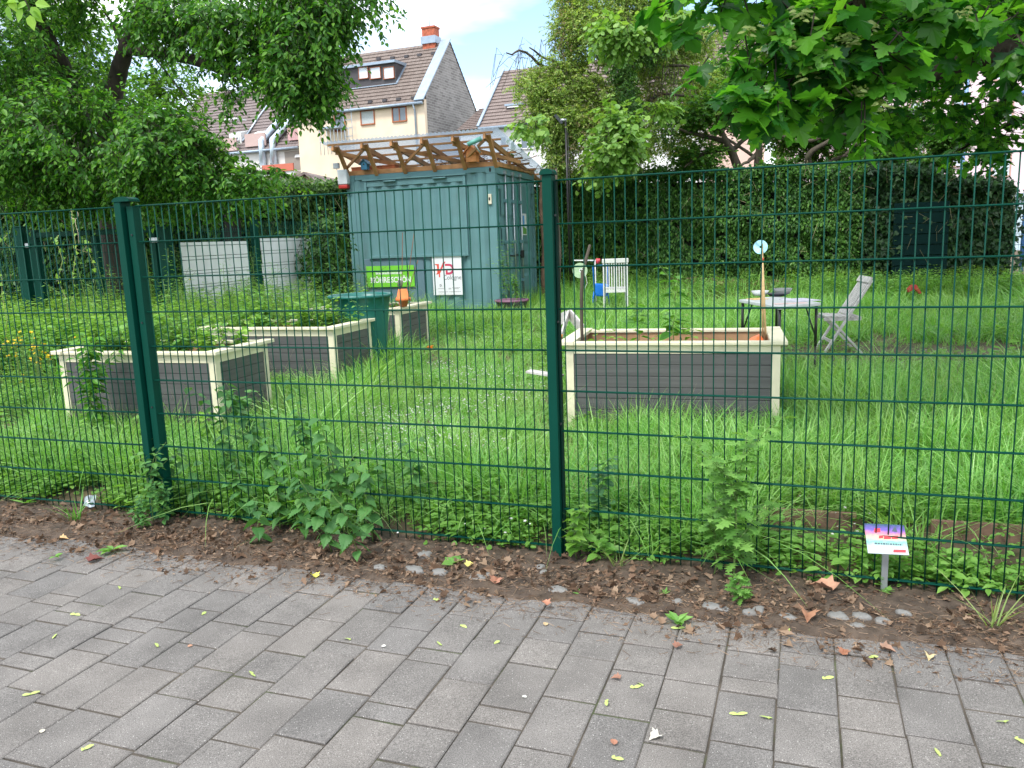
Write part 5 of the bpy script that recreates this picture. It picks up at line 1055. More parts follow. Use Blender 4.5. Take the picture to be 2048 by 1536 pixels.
arm = [B(628, 88, 10, .42, .5, .6, 1.4), B(600, 150, 10, .42, .45, .55, 1.5), B(632, 155, 10, .3, .22, .4), B(560, 60, 10.2, .5, .45), B(668, 40, 10, .2, .25), B(480, 50, 10.4, .55, .45), B(400, 55, 10.8, .5, .45), B(540, 140, 10.1, .3, .2), B(330, 40, 11, .55, .4, .5, .8), B(430, 125, 10.6, .35, .12, .3, .7), B(455, 185, 10.4, .12, .25, .2, .5), B(615, 195, 10, .22, .12), B(640, -30, 10, .8, .5)]
crown(e, LB(arm, tb), 2500, 8, .092, L_ASH, T_OV, .55, -.45, 2.2, 1., name='crown_right_arm', shell=.6)
low = [B(180, 240, 10.2, .9, .45), B(60, 260, 10.5, .8, .6), B(300, 275, 9.8, .7, .4), B(385, 310, 9.8, .45, .35), B(450, 360, 9.9, .45, .2), B(535, 348, 10, .28, .10, .3, .7), B(350, 370, 10.5, .9, .28), B(120, 350, 11, 1.1, .4), B(20, 380, 11, .8, .4), B(300, 400, 11.2, .8, .2), B(220, 300, 10, .7, .3), B(480, 390, 11, .6, .15)]
crown(e, LB(low, tb), 4200, 8, .088, L_ASH, T_OV, .5, -.2, 2.0, 3., name='crown_lower')
top = [B(60, 60, 11.5, 1.0, .7), B(160, 60, 11.5, .9, .6), B(20, 170, 11.5, .8, .6), B(150, 170, 12.5, .8, .5), B(240, 20, 12, .7, .5), B(-60, 100, 11, 1, 1), B(100, -60, 11.5, 1.6, .6), B(300, -60, 11.5, 1.6, .5)]
crown(e, LB(top, tb), 3000, 7, .088, L_ASH, T_OV, .4, -.1, 1.8, 5., name='crown_top')
q = at(100, 420, 17); tb2 = np.array([q[0]-1, 17.0, .2]); e = thing('broadleaf_tree', 'lighter yellow green tree filling the gaps behind the big left tree', 'tree', tb2)
mb = MB(); limb(mb, [(0, 0, -.3), (.1, 0, 2), (0, .1, 4), (.3, 0, 7)], .22, .08); limb(mb, [(0, 0, 2), (1.2, -.2, 3.6), (2.4, -.3, 4.6)], .1, .03); limb(mb, [(0, 0, 2.6), (-1.2, -.2, 3.9), (-2.4, -.3, 5)], .1, .03); mb.build('trunk', BARK, e)
bb = [B(340, 180, 16, .6, .6), B(340, 265, 15, .5, .4), B(250, 220, 16, 1.0, .7), B(100, 200, 17, 1.3, 1.1), B(-20, 250, 17, 1.2, 1.2), B(150, 90, 17, 1.3, .8), B(200, 340, 16, 1.8, .5), B(400, 365, 15, 1.0, .3), B(0, 60, 17, 1.3, 1.2), B(520, 385, 15.5, .9, .2), B(60, 360, 15, 1.5, .6)]
crown(e, LB(bb, tb2), 5200, 7, .115, L_ASHB, T_OV, .3, -.35, 1.3, 7., name='crown')
q = at(655, 560, 14.2); tbs = np.array([q[0], 14.2, .3]); e = thing('leafy_shrub', 'dark large leaved climber shrub left of the container beside the white screens', 'shrub', tbs); mb = MB(); mb.tube([(0, 0, -.1), (.05, 0, .7), (0, .05, 1.5)], [.03, .025, .01], 6); mb.build('stem', BARK, e); crown(e, LB([B(655, 470, 14.2, .3, .45), B(660, 560, 14, .32, .5), B(625, 520, 14.2, .3, .4, .2, .7), B(600, 480, 14.4, .3, .25, .2, .5)], tbs), 330, 6, .10, IVY, T_OV, .4, -.6, 3, 30., name='foliage')
# --- middle trees
q = at(1245, 400, 19.3); tb = np.array([q[0], 19.3, .3]); e = thing('climber_covered_tree', 'tall yellowish green tree overgrown with climbers in the middle right', 'tree', tb)
mb = MB(); limb(mb, [(0, 0, -.3), (.1, 0, 2), (0, 0, 4), (.2, 0, 7.5)], .22, .08, 10, .02)
for p in (((1245, 250), (1180, 190), (1110, 150), (1050, 105), (1015, 110)), ((1250, 220), (1180, 150), (1100, 120), (1060, 95)), ((1250, 160), (1330, 130), (1400, 140)), ((1250, 230), (1320, 190), (1390, 195)), ((1250, 300), (1200, 250), (1130, 220), (1060, 200)), ((1245, 80), (1200, 20), (1150, -40))):
    limb(mb, [loc_ for loc_ in [at(px, py, 19.0-.4*i)-tb for i, (px, py) in enumerate(p)]], .06, .015, 6, .02)
mb.build('trunk', BARK2, e)
mb = MB()
for k in range(60):
    px, py = random.choice(((1040, 110), (1075, 100), (1020, 125), (1100, 80), (1330, 110), (1360, 150), (1310, 160))); p0 = at(px+random.gauss(0, 14), py+random.gauss(0, 12), 17.8)-tb; dx = random.uniform(-.5, .3) if px < 1200 else random.gauss(0, .2)
    mb.tube([p0, p0+np.array([dx*.5, random.gauss(0, .1), random.uniform(-.1, .2)]), p0+np.array([dx, random.gauss(0, .1), -random.uniform(.2, .8)])], .006, 3, False)
mb.build('bare_twigs', BARK2, e)
bb = [B(1215, 60, 18, .95, .7), B(1170, 30, 18.6, .5, .7), B(1150, 95, 18.3, .35, .5), B(1270, -10, 18, .9, .7), B(1150, 170, 18, .6, .4), B(1205, 210, 18, .8, .6), B(1090, 190, 17.6, .45, .25, .4, .6), B(1130, 250, 17.5, .5, .4), B(1250, 290, 17.4, .7, .6), B(1120, 310, 17.6, .25, .45), B(1300, 180, 19, .5, .8), B(1350, 270, 18.4, .7, .55, .6, .7), B(1330, 60, 19, .7, .5), B(1050, 175, 17.4, .35, .18, .3, .4), B(1190, 320, 17.4, .6, .4), B(1090, 240, 17.6, .5, .35), B(1110, 140, 18, .45, .3), B(1160, 260, 17.6, .5, .4), B(1075, 165, 17.8, .4, .25, .4, 1.3), B(1110, 210, 17.8, .5, .3, .4, 1.3), B(1105, 265, 17.6, .35, .45, .3, 1.4), B(1115, 330, 17.6, .25, .2, .3, 1.2), B(1120, 60, 18.2, .3, .45, .3), B(1345, 100, 19, .6, .6), B(1395, 70, 19, .5, .5), B(1400, 170, 18.8, .5, .4), B(1140, 0, 18.4, .4, .4), B(1290, 90, 18.4, .5, .6), B(1060, 215, 17.6, .3, .15, .3, .6)]
crown(e, LB(bb, tb), 15500, 7, .066, L_MIX, T_OV, .3, -.5, 2.2, 9., name='crown', bark=BARK2)
crown(e, LB([B(1245, 110, 17.6, .3, .9), B(1255, 230, 17.3, .28, .9), B(1300, 60, 17.8, .4, .7), B(1235, 320, 17, .35, .4), B(1330, 240, 17.6, .3, .5, .3, .6)], tb), 2300, 7, .07, L_IVC, T_OV, .5, -.4, 2.4, 10., name='climber')
crown(e, LB([B(1130, 60, 17.9, .2, .6), B(1180, 240, 17.4, .5, .5), B(1150, 300, 17.3, .3, .4), B(1320, 200, 18, .5, .5)], tb), 500, 6, .05, L_TAN, T_DIA, .3, -.1, 2.4, 12., name='dry_seeds')
crown(e, LB([B(1225, 240, 15.5, .28, .3), B(1215, 295, 15.3, .3, .3), B(1250, 270, 15.3, .25, .35), B(1060, 252, 16, .35, .16), B(1240, 60, 16, .5, .3), B(1190, 340, 15.6, .2, .12), B(1330, 40, 16, .35, .2), B(1320, 215, 16, .35, .1)], tb), 420, 6, .145, L_WAL, T_ROUND, .45, -.8, 2, 13., name='large_leaved_branches')
# --- small trees behind the hedge
for (lab_, base_px, segs, blobs, sd__) in (
    ('forked tree behind the hedge right of the middle of the picture', (1478, 345), (((1478, 345), (1462, 300), (1451, 281), (1440, 250), (1425, 190)), ((1451, 283), (1395, 270), (1346, 252)), ((1463, 304), (1480, 285), (1513, 258), (1530, 200)), ((1455, 296), (1400, 310), (1370, 335))), [B(1420, 230, 17.5, .7, .4), B(1480, 200, 18, .7, .5), B(1400, 310, 17.5, .6, .22), B(1540, 230, 18, .5, .4)], 15.),
    ('straight trunked tree behind the hedge beside the forked one', (1516, 345), (((1516, 345), (1518, 300), (1519, 264), (1525, 200)), ((1524, 280), (1560, 270), (1607, 283), (1687, 267), (1816, 273)), ((1520, 300), (1500, 320), (1480, 330))), [B(1600, 260, 18, .9, .4), B(1690, 250, 18, .9, .35), B(1780, 270, 18, .8, .35), B(1640, 300, 18.6, .8, .25, .5, .7)], 17.),
    ('low spreading many stemmed tree behind the right end of the hedge', (1640, 360), (((1636, 360), (1620, 335), (1618, 308), (1660, 281), (1700, 240)), ((1636, 358), (1660, 325), (1690, 310), (1722, 281), (1760, 240)), ((1640, 350), (1700, 330), (1760, 320), (1830, 318)), ((1630, 350), (1600, 330), (1580, 345))), [B(1820, 250, 17, .6, .3), B(1740, 315, 17.5, .8, .2), B(1860, 330, 16.5, .45, .2), B(1560, 340, 17, .4, .12), B(1900, 280, 16.5, .4, .3)], 19.)):
    q = at(*base_px, 17.6); tb = np.array([q[0], 17.6, .35]); e = thing('small_tree', lab_, 'tree', tb); mb = MB(); mb.tube([(0, 0, -.3), tuple(at(segs[0][0][0], segs[0][0][1], 17.6)-tb)], [.12, .10], 9)
    for i, s in enumerate(segs): limb(mb, [at(px, py, 17.6-.15*j)-tb for j, (px, py) in enumerate(s)], .10 if i == 0 else .06, .02, 8, .008)
    mb.build('trunk', BARK2, e); crown(e, LB(blobs, tb), 1900, 7, .085, L_MAPB, T_IVY, .15, -.3, 1.9, sd__, name='crown', upn=1.2)
tb = np.array([float(at(1620, 400, 25)[0]), 25., .2]); e = thing('background_tree', 'pale green tree far behind the small trees above the ivy hedge', 'tree', tb); mb = MB(); limb(mb, [(0, 0, -.3), (.1, 0, 2.5), (0, 0, 5)], .16, .06); limb(mb, [(0, 0, 2), (-1.5, 0, 3.4), (-3, 0, 4.4)], .08, .03); limb(mb, [(0, 0, 2), (1.5, 0, 3.4), (3.4, 0, 4.4)], .08, .03); mb.build('trunk', BARK2, e)
crown(e, LB([B(1390, 200, 24, .9, .7), B(1450, 120, 24, 1.1, .8), B(1400, 300, 24, .9, .4), B(1560, 180, 24, 1.0, .7), B(1540, 290, 24, .8, .4, .5, .6), B(1680, 230, 24, 1.1, .6, .6, .8), B(1800, 200, 24, 1.1, .6, .6, .8), B(1720, 120, 24, 1.3, .6), B(1880, 130, 24, 1.0, .6), B(1830, 300, 24, .8, .3, .5, .5)], tb), 3000, 7, .12, L_ASHB, T_OV, .2, -.15, 1.1, 41., name='crown')
# --- foreground maple
tb = np.array([6.3, 7.6, .1]); e = thing('maple_tree', 'large leaved maple reaching into the upper right corner with a mossy dark limb', 'tree', tb)
mb = MB(); LJ = (at(2200, 125, 7.2)-tb)
limb(mb, [(0, 0, -.4), (-.05, 0, 1.2), (-.1, -.05, 2.4), (-.2, -.1, 3.4), (0, 0, 5), (.3, 0, 7)], .30, .14, 14, .01)
limb(mb, [(-.15, -.08, 2.9), LJ, at(2048, 103, 7)-tb, at(1955, 112, 6.8)-tb, at(1875, 142, 6.6)-tb, at(1834, 158, 6.5)-tb, at(1790, 172, 6.4)-tb, at(1700, 190, 6.2)-tb], .13, .02, 12, .006)
limb(mb, [LJ*.9+np.array([0, 0, .1]), at(2100, 100, 7.2)-tb, at(1995, 75, 7.2)-tb, at(1915, 51, 7.2)-tb, at(1808, 37, 7.1)-tb, at(1700, 30, 7)-tb], .07, .02, 9, .006)
limb(mb, [(-.2, 0, 2.2), at(2200, 170, 8.5)-tb, at(2048, 235, 8.5)-tb, at(1982, 265, 8.4)-tb, at(1917, 300, 8.3)-tb], .04, .01, 7, .004)
limb(mb, [(-.2, -.1, 4.2), at(1850, -260, 5)-tb, at(1725, -60, 4.6)-tb, at(1728, 45, 4.55)-tb, at(1748, 80, 4.55)-tb, at(1757, 120, 4.5)-tb, at(1768, 160, 4.5)-tb], .05, .005, 7)
limb(mb, [at(1728, -10, 4.6)-tb, at(1650, 40, 4.6)-tb, at(1600, 75, 4.6)-tb, at(1530, 130, 4.5)-tb], .012, .004, 6); limb(mb, [at(1660, 30, 4.6)-tb, at(1605, 130, 4.5)-tb, at(1600, 180, 4.5)-tb], .01, .003, 6); limb(mb, [at(1742, 65, 4.5)-tb, at(1700, 110, 4.5)-tb, at(1690, 130, 4.5)-tb], .008, .003, 6)
mb.build('trunk', mat('mossy_bark', (.022, .018, .013), .95, .35, 14, .9, 30, dirt=.6, dirtcol=(.04, .055, .015), spec=.08), e)
near = [B(1420, 60, 4.9, .22, .16), B(1500, 40, 4.7, .3, .2), B(1545, 130, 4.5, .3, .2), B(1500, 185, 4.4, .2, .10), B(1620, 60, 4.6, .35, .25), B(1640, 150, 4.5, .25, .18), B(1740, 100, 4.5, .25, .25), B(1725, 200, 4.4, .16, .1), B(1420, 130, 4.8, .1, .06), B(1600, 215, 4.4, .25, .07), B(1850, 30, 4.8, .35, .18), B(1960, 20, 4.8, .4, .18), B(1880, 110, 4.7, .08, .08, .1, .8), B(1650, -60, 4.6, .9, .2), B(1790, 160, 4.4, .1, .1), B(2060, 40, 4.8, .25, .3)]
crown(e, LB(near, tb), 215, 5, .15, L_MAP, T_MAPLE, .4, -.5, 3, 21., name='near_leaves', upn=1.5, tw=.55)
mid = [B(1900, 60, 7.5, .6, .35), B(1990, 50, 7.6, .4, .3), B(1790, 60, 7.4, .5, .3), B(1960, 220, 8.3, .35, .22), B(1860, 215, 8, .35, .2), B(1780, 235, 7.8, .35, .12), B(1990, 290, 8.4, .35, .12), B(1700, 130, 7.4, .45, .35), B(1610, 100, 7.5, .5, .35), B(1540, 60, 7.5, .4, .3), B(1720, 210, 7.6, .3, .15)]
crown(e, LB(mid, tb), 620, 5, .125, L_MAP, T_MAPLE, .35, -.35, 1.9, 23., name='crown', upn=1.3)
over = [((2.5, 6.5, 4.6), (2.4, 2.2, .6), 1), ((5.5, 9, 4.5), (2.6, 2.4, .9), 1), ((6.5, 5, 4.6), (2.2, 2.4, .8), 1), ((7.2, 13, 5.0), (2.2, 2.4, .7), 1.2)]  # last blob is extra foliage, added to shade the hedge's right end
crown(e, [(np.array(c)-tb, r_, w_) for c, r_, w_ in over], 1500, 5, .2, L_MAP, T_MAPLE, .2, -.6, 1.2, 25., name='upper_and_shading_crown', upn=1.2, stick=False)
# winged seed bunches
SEED = leafmat('maple_seed', [(.22, .30, .08), (.34, .42, .14)], trans=.35, tcol=(1.2, 1.2, .6)); P_, D_, N_ = [], [], []
for (px, py) in ((1455, 205), (1490, 215), (1530, 195), (1560, 60), (1580, 90), (1690, 70), (1740, 55), (1720, 180), (1525, 105), (1600, 30), (1765, 205), (1500, 60), (1655, 100), (1700, 85), (1930, 25), (1610, 150)):
    c = at(px, py, 4.35)-tb
    P_, D_, N_ = [], [], []
    for k in range(18): P_.append(c+rng.normal(size=3)*np.array([.018, .018, .018])); a = rng.uniform(0, 6.28); D_.append([math.cos(a), math.sin(a)*.5, -.15]); N_.append([math.sin(a)*.3, -.8, .5])
    V, F = leaves(T_OV, np.array(P_), np.array(D_), np.array(N_), rng.uniform(.035, .05, len(P_)), np.full(len(P_), .8)); np_mesh('seed_bunch', V, list(F.values()), SEED, e)
# hanging branch of near leaves in the top left corner
tb = at(60, -60, 5); e = thing('hanging_branch', 'bright near leaves hanging into the upper left corner', 'branch', tb); mb = MB(); mb.tube([(0, 0, .3), tuple(at(50, 0, 5)-tb), tuple(at(62, 25, 5)-tb)], .004, 5); mb.build('twig', BARK, e)
ps = [((55, 8), (-1, 0, -.2)), ((38, 5), (-1, 0, .1)), ((70, 6), (1, 0, -.2)), ((62, 14), (.6, 0, -.8)), ((60, 30), (.1, 0, -1)), ((45, 18), (-.5, 0, -.8)), ((66, 22), (.7, 0, -1)), ((15, 12), (.1, 0, -1)), ((20, -5), (.3, 0, -1))]
V, F = leaves(T_OV, np.array([at(*p, 5)-tb for p, _ in ps]), np.array([d for _, d in ps], float), np.array([[0, -1, .5]]*len(ps))+rng.normal(size=(len(ps), 3))*.3, np.full(len(ps), .085), np.full(len(ps), 1.2)); np_mesh('leaves', V, list(F.values()), LEAF_PALE, e)

# ================================================================== PLANTS ALONG THE FENCE
NG = 'nettles growing through the front fence'
def gp(px, py, z=.015): q = GA(px, py, z); return (float(q[0]), float(q[1]), float(gz(q[0], q[1])))
nett = [((712, 1122), .34, .095, 'nettle with browned drooping leaves hanging over the paving left of the middle post'), ((660, 1105), .40, .09, 'nettle just left of the browned one at the pavement edge'), ((610, 1080), .55, .10, 'bushy nettle in the centre of the nettle clump'), ((745, 1085), .46, .10, 'nettle on the right side of the clump close to the fence'), ((690, 1075), .74, .10, 'tallest nettle of the clump rising above the fourth wire'), ((560, 1060), .56, .10, 'nettle on the left side of the clump'), ((520, 1085), .26, .095, 'low dark nettle at the left foot of the clump'), ((490, 1045), .40, .10, 'slim nettle left of the clump behind the wire'), ((455, 1000), .62, .105, 'tall dark nettle behind the fence before the left bed corner'), ((520, 985), .66, .105, 'tall nettle behind the fence before the front left bed'), ((400, 1030), .34, .09, 'short nettle right of the wide double post'), ((840, 1040), .44, .10, 'lone nettle behind the wire right of the clump'), ((625, 1000), .7, .09, 'tall nettle behind the fence with upright pale top'), ((350, 1020), .42, .085, 'nettle growing at the foot of the wide double post'), ((765, 1035), .30, .09, 'pale young nettle behind the right of the clump')]
for (px, py), h_, ls_, lab_ in nett: plant('nettle', lab_, 'nettle', gp(px, py), h_, max(5, int(h_*20)), ls_*1.12, T_NETT, LEAF_NETT, 2, .16, .62, NG, .6, 2 if h_ > .3 else 1, wid=1.2)
for (px, py), h_, ls_, lab_ in (((305, 1045), .52, .09, 'leafy bush climbing the left side of the wide double post'), ((330, 1050), .26, .07, 'low round leaved bush before the wide double post'), ((285, 1060), .22, .06, 'small green sprout left of the wide double post')): plant('leafy_bush', lab_, 'bush', gp(px, py), h_, 9, ls_, T_OV, LEAF_NETT, 3, .25, .3, branch=5, wid=1.3)
plant('maple_sapling', 'bright green lobed leaf sapling at the foot of the middle post', 'sapling', gp(1150, 1120), .30, 6, .085, T_IVY, leafmat('sapling_leaf', [(.12, .28, .04), (.2, .38, .06)], trans=.4), 3, .1, .2, branch=3)
plant('round_leaved_bush', 'bluish green round leaved bush behind the wire right of the middle post', 'bush', gp(1200, 1075), .38, 8, .085, T_ROUND, leafmat('bluish_leaf', [(.05, .15, .06), (.09, .22, .09)], trans=.3), 3, .1, .2, branch=4)
for (px, py), h_, lab_ in (((1465, 1165), .72, 'tall feathery mugwort growing through the right fence panel'), ((1430, 1150), .42, 'shorter feathery mugwort left of the tall one'), ((1480, 1205), .12, 'small feathery tuft in the soil below the mugwort')): plant('mugwort', lab_, 'mugwort', gp(px, py), h_, int(6+h_*13), .06+.09*h_, T_FEATH, LEAF_WEED, 3, .1, .1, 'feathery mugwort plants', .6, 5 if h_ > .3 else 2, wid=1.1)
def rosette(name, label, cat, loc, n, ls_, mt=LEAF_WEED, T=T_LONG, up=.5, wid=2.0):
    e = thing(name, label, cat, loc); a = rng.uniform(0, 6.28, n); d = np.stack([np.cos(a), np.sin(a), rng.uniform(.1, up, n)], -1); V, F = leaves(T, np.zeros((n, 3))+[0, 0, .004], d, np.stack([-np.cos(a)*.4, -np.sin(a)*.4, np.ones(n)], -1)+rng.normal(size=(n, 3))*.2, ls_*rng.uniform(.6, 1.1, n), np.full(n, wid)); np_mesh('leaves', V, list(F.values()), mt, e); return e
for (px, py), n, s_, lab_ in (((905, 1128), 7, .075, 'small dandelion rosette left of the middle post'), ((1355, 1245), 7, .09, 'flat dandelion rosette on the cobbles right of the middle post'), ((1765, 1185), 6, .06, 'small leafy seedling at the foot of the plaque'), ((1625, 1160), 5, .05, 'seedling with round leaves left of the plaque'), ((1700, 1175), 5, .05, 'seedling between plaque and round leaved seedling'), ((50, 1010), 7, .13, 'broad leaved dock at the left picture edge'), ((225, 1100), 5, .09, 'single dandelion plant in the soil left of the double post'), ((1895, 1175), 8, .07, 'little ferny seedling right of the plaque'), ((110, 1115), 5, .05, 'tiny green sprout near the paving at far left'), ((1330, 1190), 5, .05, 'tiny clover sprout in the dark soil right of the middle post'), ((870, 1065), 6, .08, 'bright green maple seedling under the lowest wire'), ((950, 1095), 7, .05, 'tiny green tuft under the lowest wire left of the post'), ((1160, 1190), 4, .04, 'tiny sprout on bare soil below the middle post'), ((1225, 1100), 6, .09, 'yellowish green leaves beside the sapling foot')): rosette('weed_rosette', lab_, 'weed', gp(px, py), n, s_, T=random.choice([T_LONG, T_OV]), wid=random.choice([.9, 1.3]))
# arching grass clump bottom right
def grass_clump(label, loc, n, h_, mt, spread=.5):
    e = thing('grass_tuft', label, 'grass tuft', loc); V, F = blades(n, h_, spread, .0035); np_mesh('blades', V, F, mt, e)
def blades(n, h_, spread, wd_, rad=.03, seg=4, curl=.9):
    a = rng.uniform(0, 6.28, n); lean = rng.uniform(.1, 1, n)*spread; H = h_*rng.uniform(.55, 1.1, n); r0 = rad*np.sqrt(rng.random(n)); a0 = rng.uniform(0, 6.28, n); bx_, by_ = r0*np.cos(a0), r0*np.sin(a0); tw = a+1.57+rng.normal(size=n)*.4; rows = []
    cu = curl*rng.uniform(.3, 1.2, n)
    for s in range(seg+1):
        t_ = s/seg; hor = H*(lean*t_+cu*lean*t_*t_*.8); ver = H*(t_-.35*cu*lean*t_**2.6); w_ = wd_*(1-t_**1.6)*(.7+.3*(s > 0)); cx, cy_ = bx_+hor*np.cos(a), by_+hor*np.sin(a)
        for sg in (-1, 1): rows.append(np.stack([cx+sg*w_*np.cos(tw), cy_+sg*w_*np.sin(tw), ver-.01], -1))
    V = np.stack(rows, 1).reshape(-1, 3); b = (np.arange(n)*(seg+1)*2)[:, None]; F = np.concatenate([b+np.array([[2*s, 2*s+1, 2*s+3, 2*s+2]]) for s in range(seg)]); return V, F
GRASSM = leafmat('grass_blade', [(.055, .18, .03), (.12, .33, .055), (.22, .46, .10), (.38, .60, .22)], trans=.35, rough=.4, spec=.5, inst=True, patch=((.34, .42, .13), .9, .28))
for (px, py, n, h_, lab_) in ((1990, 1255, 16, .26, 'straggly arching grass tuft on the soil at the right edge'), (1235, 1130, 12, .2, 'thin yellowish grass tuft right of the middle post'), (150, 1040, 26, .2, 'bright grass tuft at the left foot of the fence'), (1300, 1120, 14, .22, 'grass tuft under the lowest wire before the mugwort')): grass_clump(lab_, gp(px, py), n, h_, leafmat('straw_grass', [(.2, .3, .08), (.3, .38, .14)]) if py in (1255, 1130) else GRASSM, .9)
# bindweed on the left fence panel and curl of string
e = thing('bindweed', 'thin bindweed climbing the wires left of the wide double post', 'climbing plant', at(130, 640, 5.3)); o_ = np.array(e.location); mb = MB(); P_, D_ = [], []
for path in (((130, 640), (135, 600), (120, 560), (128, 520), (115, 480), (120, 470)), ((130, 640), (150, 590), (145, 550), (155, 500), (148, 440), (146, 420)), ((190, 545), (176, 500), (180, 480)), ((0, 485), (20, 465)), ((5, 700), (12, 640), (5, 590), (2, 545))):
    p = [at(px+random.gauss(0, 3), py, 5.28) for px, py in path]; mb.tube([q-o_ for q in p], .0018, 4)
    for a_, b_ in zip(p, p[1:]):
        for t_ in np.linspace(.1, .9, 3): P_.append(a_+(b_-a_)*t_-o_); D_.append(rng.normal(size=3)+[0, 0, -.3])
mb.build('stems', mat('pale_vine', (.3, .34, .12), .7), e); V, F = leaves(T_IVY, np.array(P_), np.array(D_), np.array([[0, -1, .3]]*len(P_))+rng.normal(size=(len(P_), 3))*.4, rng.uniform(.018, .035, len(P_))); np_mesh('leaves', V, list(F.values()), LEAF_PALE, e)
c = at(148, 427, 5.27); e = thing('twig_ring', 'small pale loop of string over the top wire left of the double post', 'string', c); mb = MB(); mb.tube([(.026*math.cos(a), 0, .03*math.sin(a)-.005) for a in np.linspace(-1.4, 4.9, 16)]+[(.0, 0, -.06), (.01, 0, -.12), (.005, 0, -.2)], .0016, 5); mb.build('loop', mat('pale_string', (.5, .42, .3), .8), e)
q = gp(182, 1020); e = thing('crumpled_wrapper', 'crumpled pale plastic wrapper under the left fence panel', 'litter', (q[0], q[1], .05)); xx, yy = np.meshgrid(np.linspace(-.035, .035, 7), np.linspace(-.03, .03, 6)); zz = .02*sn(xx, yy, 0, 60, 2)+.02; i = np.arange(42).reshape(6, 7); np_mesh('wrapper', np.stack([xx, yy*.6, zz+yy], -1).reshape(-1, 3), np.stack([i[:-1, :-1], i[:-1, 1:], i[1:, 1:], i[1:, :-1]], -1).reshape(-1, 4), mat('foil', (.32, .36, .38), .2, .2, 20, metal=.4), e)

# tall weeds by the gate
WG = 'tall weeds between the gate and the left beds'; protos = []
for k in range(6): protos.append(plant('tall_weed', 'tall leafy green weed standing before the back gate', 'weed', (0, 0, 0), [1.0, .75, 1.25, .85, .6, .7][k], 22, [.11, .10, .12, .09, .1, .09][k], T_LONG, [LEAF_WEED, LEAF_PALE, LEAF_WEED, LEAF_GREY, LEAF_BED, LEAF_PALE][k], 3, .06, .05, WG, .45, 6, wid=[1.2, 1.5, 1.0, .9, 1.6, 1.3][k]))
spots = [(290, 11.0), (305, 10.6), (505, 12.2), (520, 12.6), (215, 10.5), (190, 10.9), (240, 10.2), (560, 12.5), (330, 10.9), (350, 10.4)]
for k in range(110): spots.append((random.uniform(-30, 640), random.uniform(8.6, 12.4)))
for k in range(40): spots.append((random.uniform(150, 620), random.uniform(9.2, 11.6)))
cnt = 0
for k, (px, Y) in enumerate(spots):
    q = at(px, 600, Y); j = k % 6 if k > 9 else 2
    # keep out of the beds
    u = q[0]*math.cos(GR)-Y*math.sin(GR); v = q[0]*math.sin(GR)+Y*math.cos(GR)
    if v < 8.9 and u > -5.3: continue
    o = protos[j] if cnt < 6 and protos[j].get('used') is None else copy_tree(protos[j]); 
    if protos[j].get('used') is None: protos[j]['used'] = 1
    o.location = (q[0], Y, float(gz(q[0], Y))); o.rotation_euler.z = random.uniform(0, 6.28); s = random.uniform(.7, 1.2)*(.8 if px < 180 else 1); o.scale = (s, s, s); cnt += 1
for o in list(COL.objects):
    if 'used' in o: del o['used']
plant('tall_weed', 'tall feathery weed before the green sign left of the terracotta pots', 'weed', base(*at(738, 620, 12.6)[:2]), 1.05, 26, .10, T_LONG, LEAF_GREY, 4, .04, -.1, None, .4, 8, wid=.7)
plant('tall_weed', 'shorter feathery weed left of the green sign', 'weed', base(*at(705, 620, 12.4)[:2]), .8, 22, .10, T_LONG, LEAF_GREY, 4, .04, -.1, None, .4, 6, wid=.7)
plant('tall_weed', 'leafy dark stemmed weed before the planks of the front left bed', 'weed', gp(190, 905), .85, 14, .12, T_OV, LEAF_BED, 3, .1, .35, None, .7, 5, wid=1.0)
plant('tall_weed', 'leafy weed with drooping leaves beside the double post before the front left bed', 'weed', gp(215, 900), .72, 12, .12, T_OV, LEAF_BED, 3, .15, .45, None, .7, 5, wid=.9)
plant('tall_weed', 'bushy bright nettle like weed at the right corner of the front left bed', 'weed', base(*at(500, 850, 5.9)[:2]), .45, 8, .11, T_NETT, LEAF_NETT, 3, .2, .4, None, .7, 5)
plant('tall_weed', 'low bright weed left of the corner post of the front left bed', 'weed', base(*at(420, 870, 5.8)[:2]), .35, 7, .10, T_OV, LEAF_PALE, 3, .2, .4, None, .7, 4)

# ================================================================== STONES, LITTER, SEEDS
STONE = mat('pale_cobble', (.19, .185, .175), .85, .25, 18, .6, 60, dirt=.95, dirtcol=(.07, .05, .035))
def stone(label, px, py, w_, h_):
    q = GA(px, py, 0.0); e = thing('cobblestone', label, 'cobblestone', (q[0], q[1], .007), random.uniform(-.5, .1)-GR, 'half buried cobbles along the pavement edge'); n = 14; mb = MB(); b0 = 0
    prof = []
    rr_ = [random.uniform(.82, 1.1) for _ in range(n)]
    for lv, (s, z) in enumerate(((1.0, -.03), (1.0, .008), (.88, .017), (.5, .021))):
        mb.v += [(w_/2*s*rr_[k]*math.cos(2*math.pi*k/n), h_/2*s*rr_[k]*math.sin(2*math.pi*k/n), z+random.gauss(0, .0012)) for k in range(n)]
    for lv in range(3):
        for k in range(n): k2 = (k+1) % n; mb.f.append((lv*n+k, lv*n+k2, (lv+1)*n+k2, (lv+1)*n+k)); mb.smooth.append(True)
    mb.f.append(tuple(3*n+k for k in range(n))); mb.smooth.append(True); mb.build('stone', STONE, e)
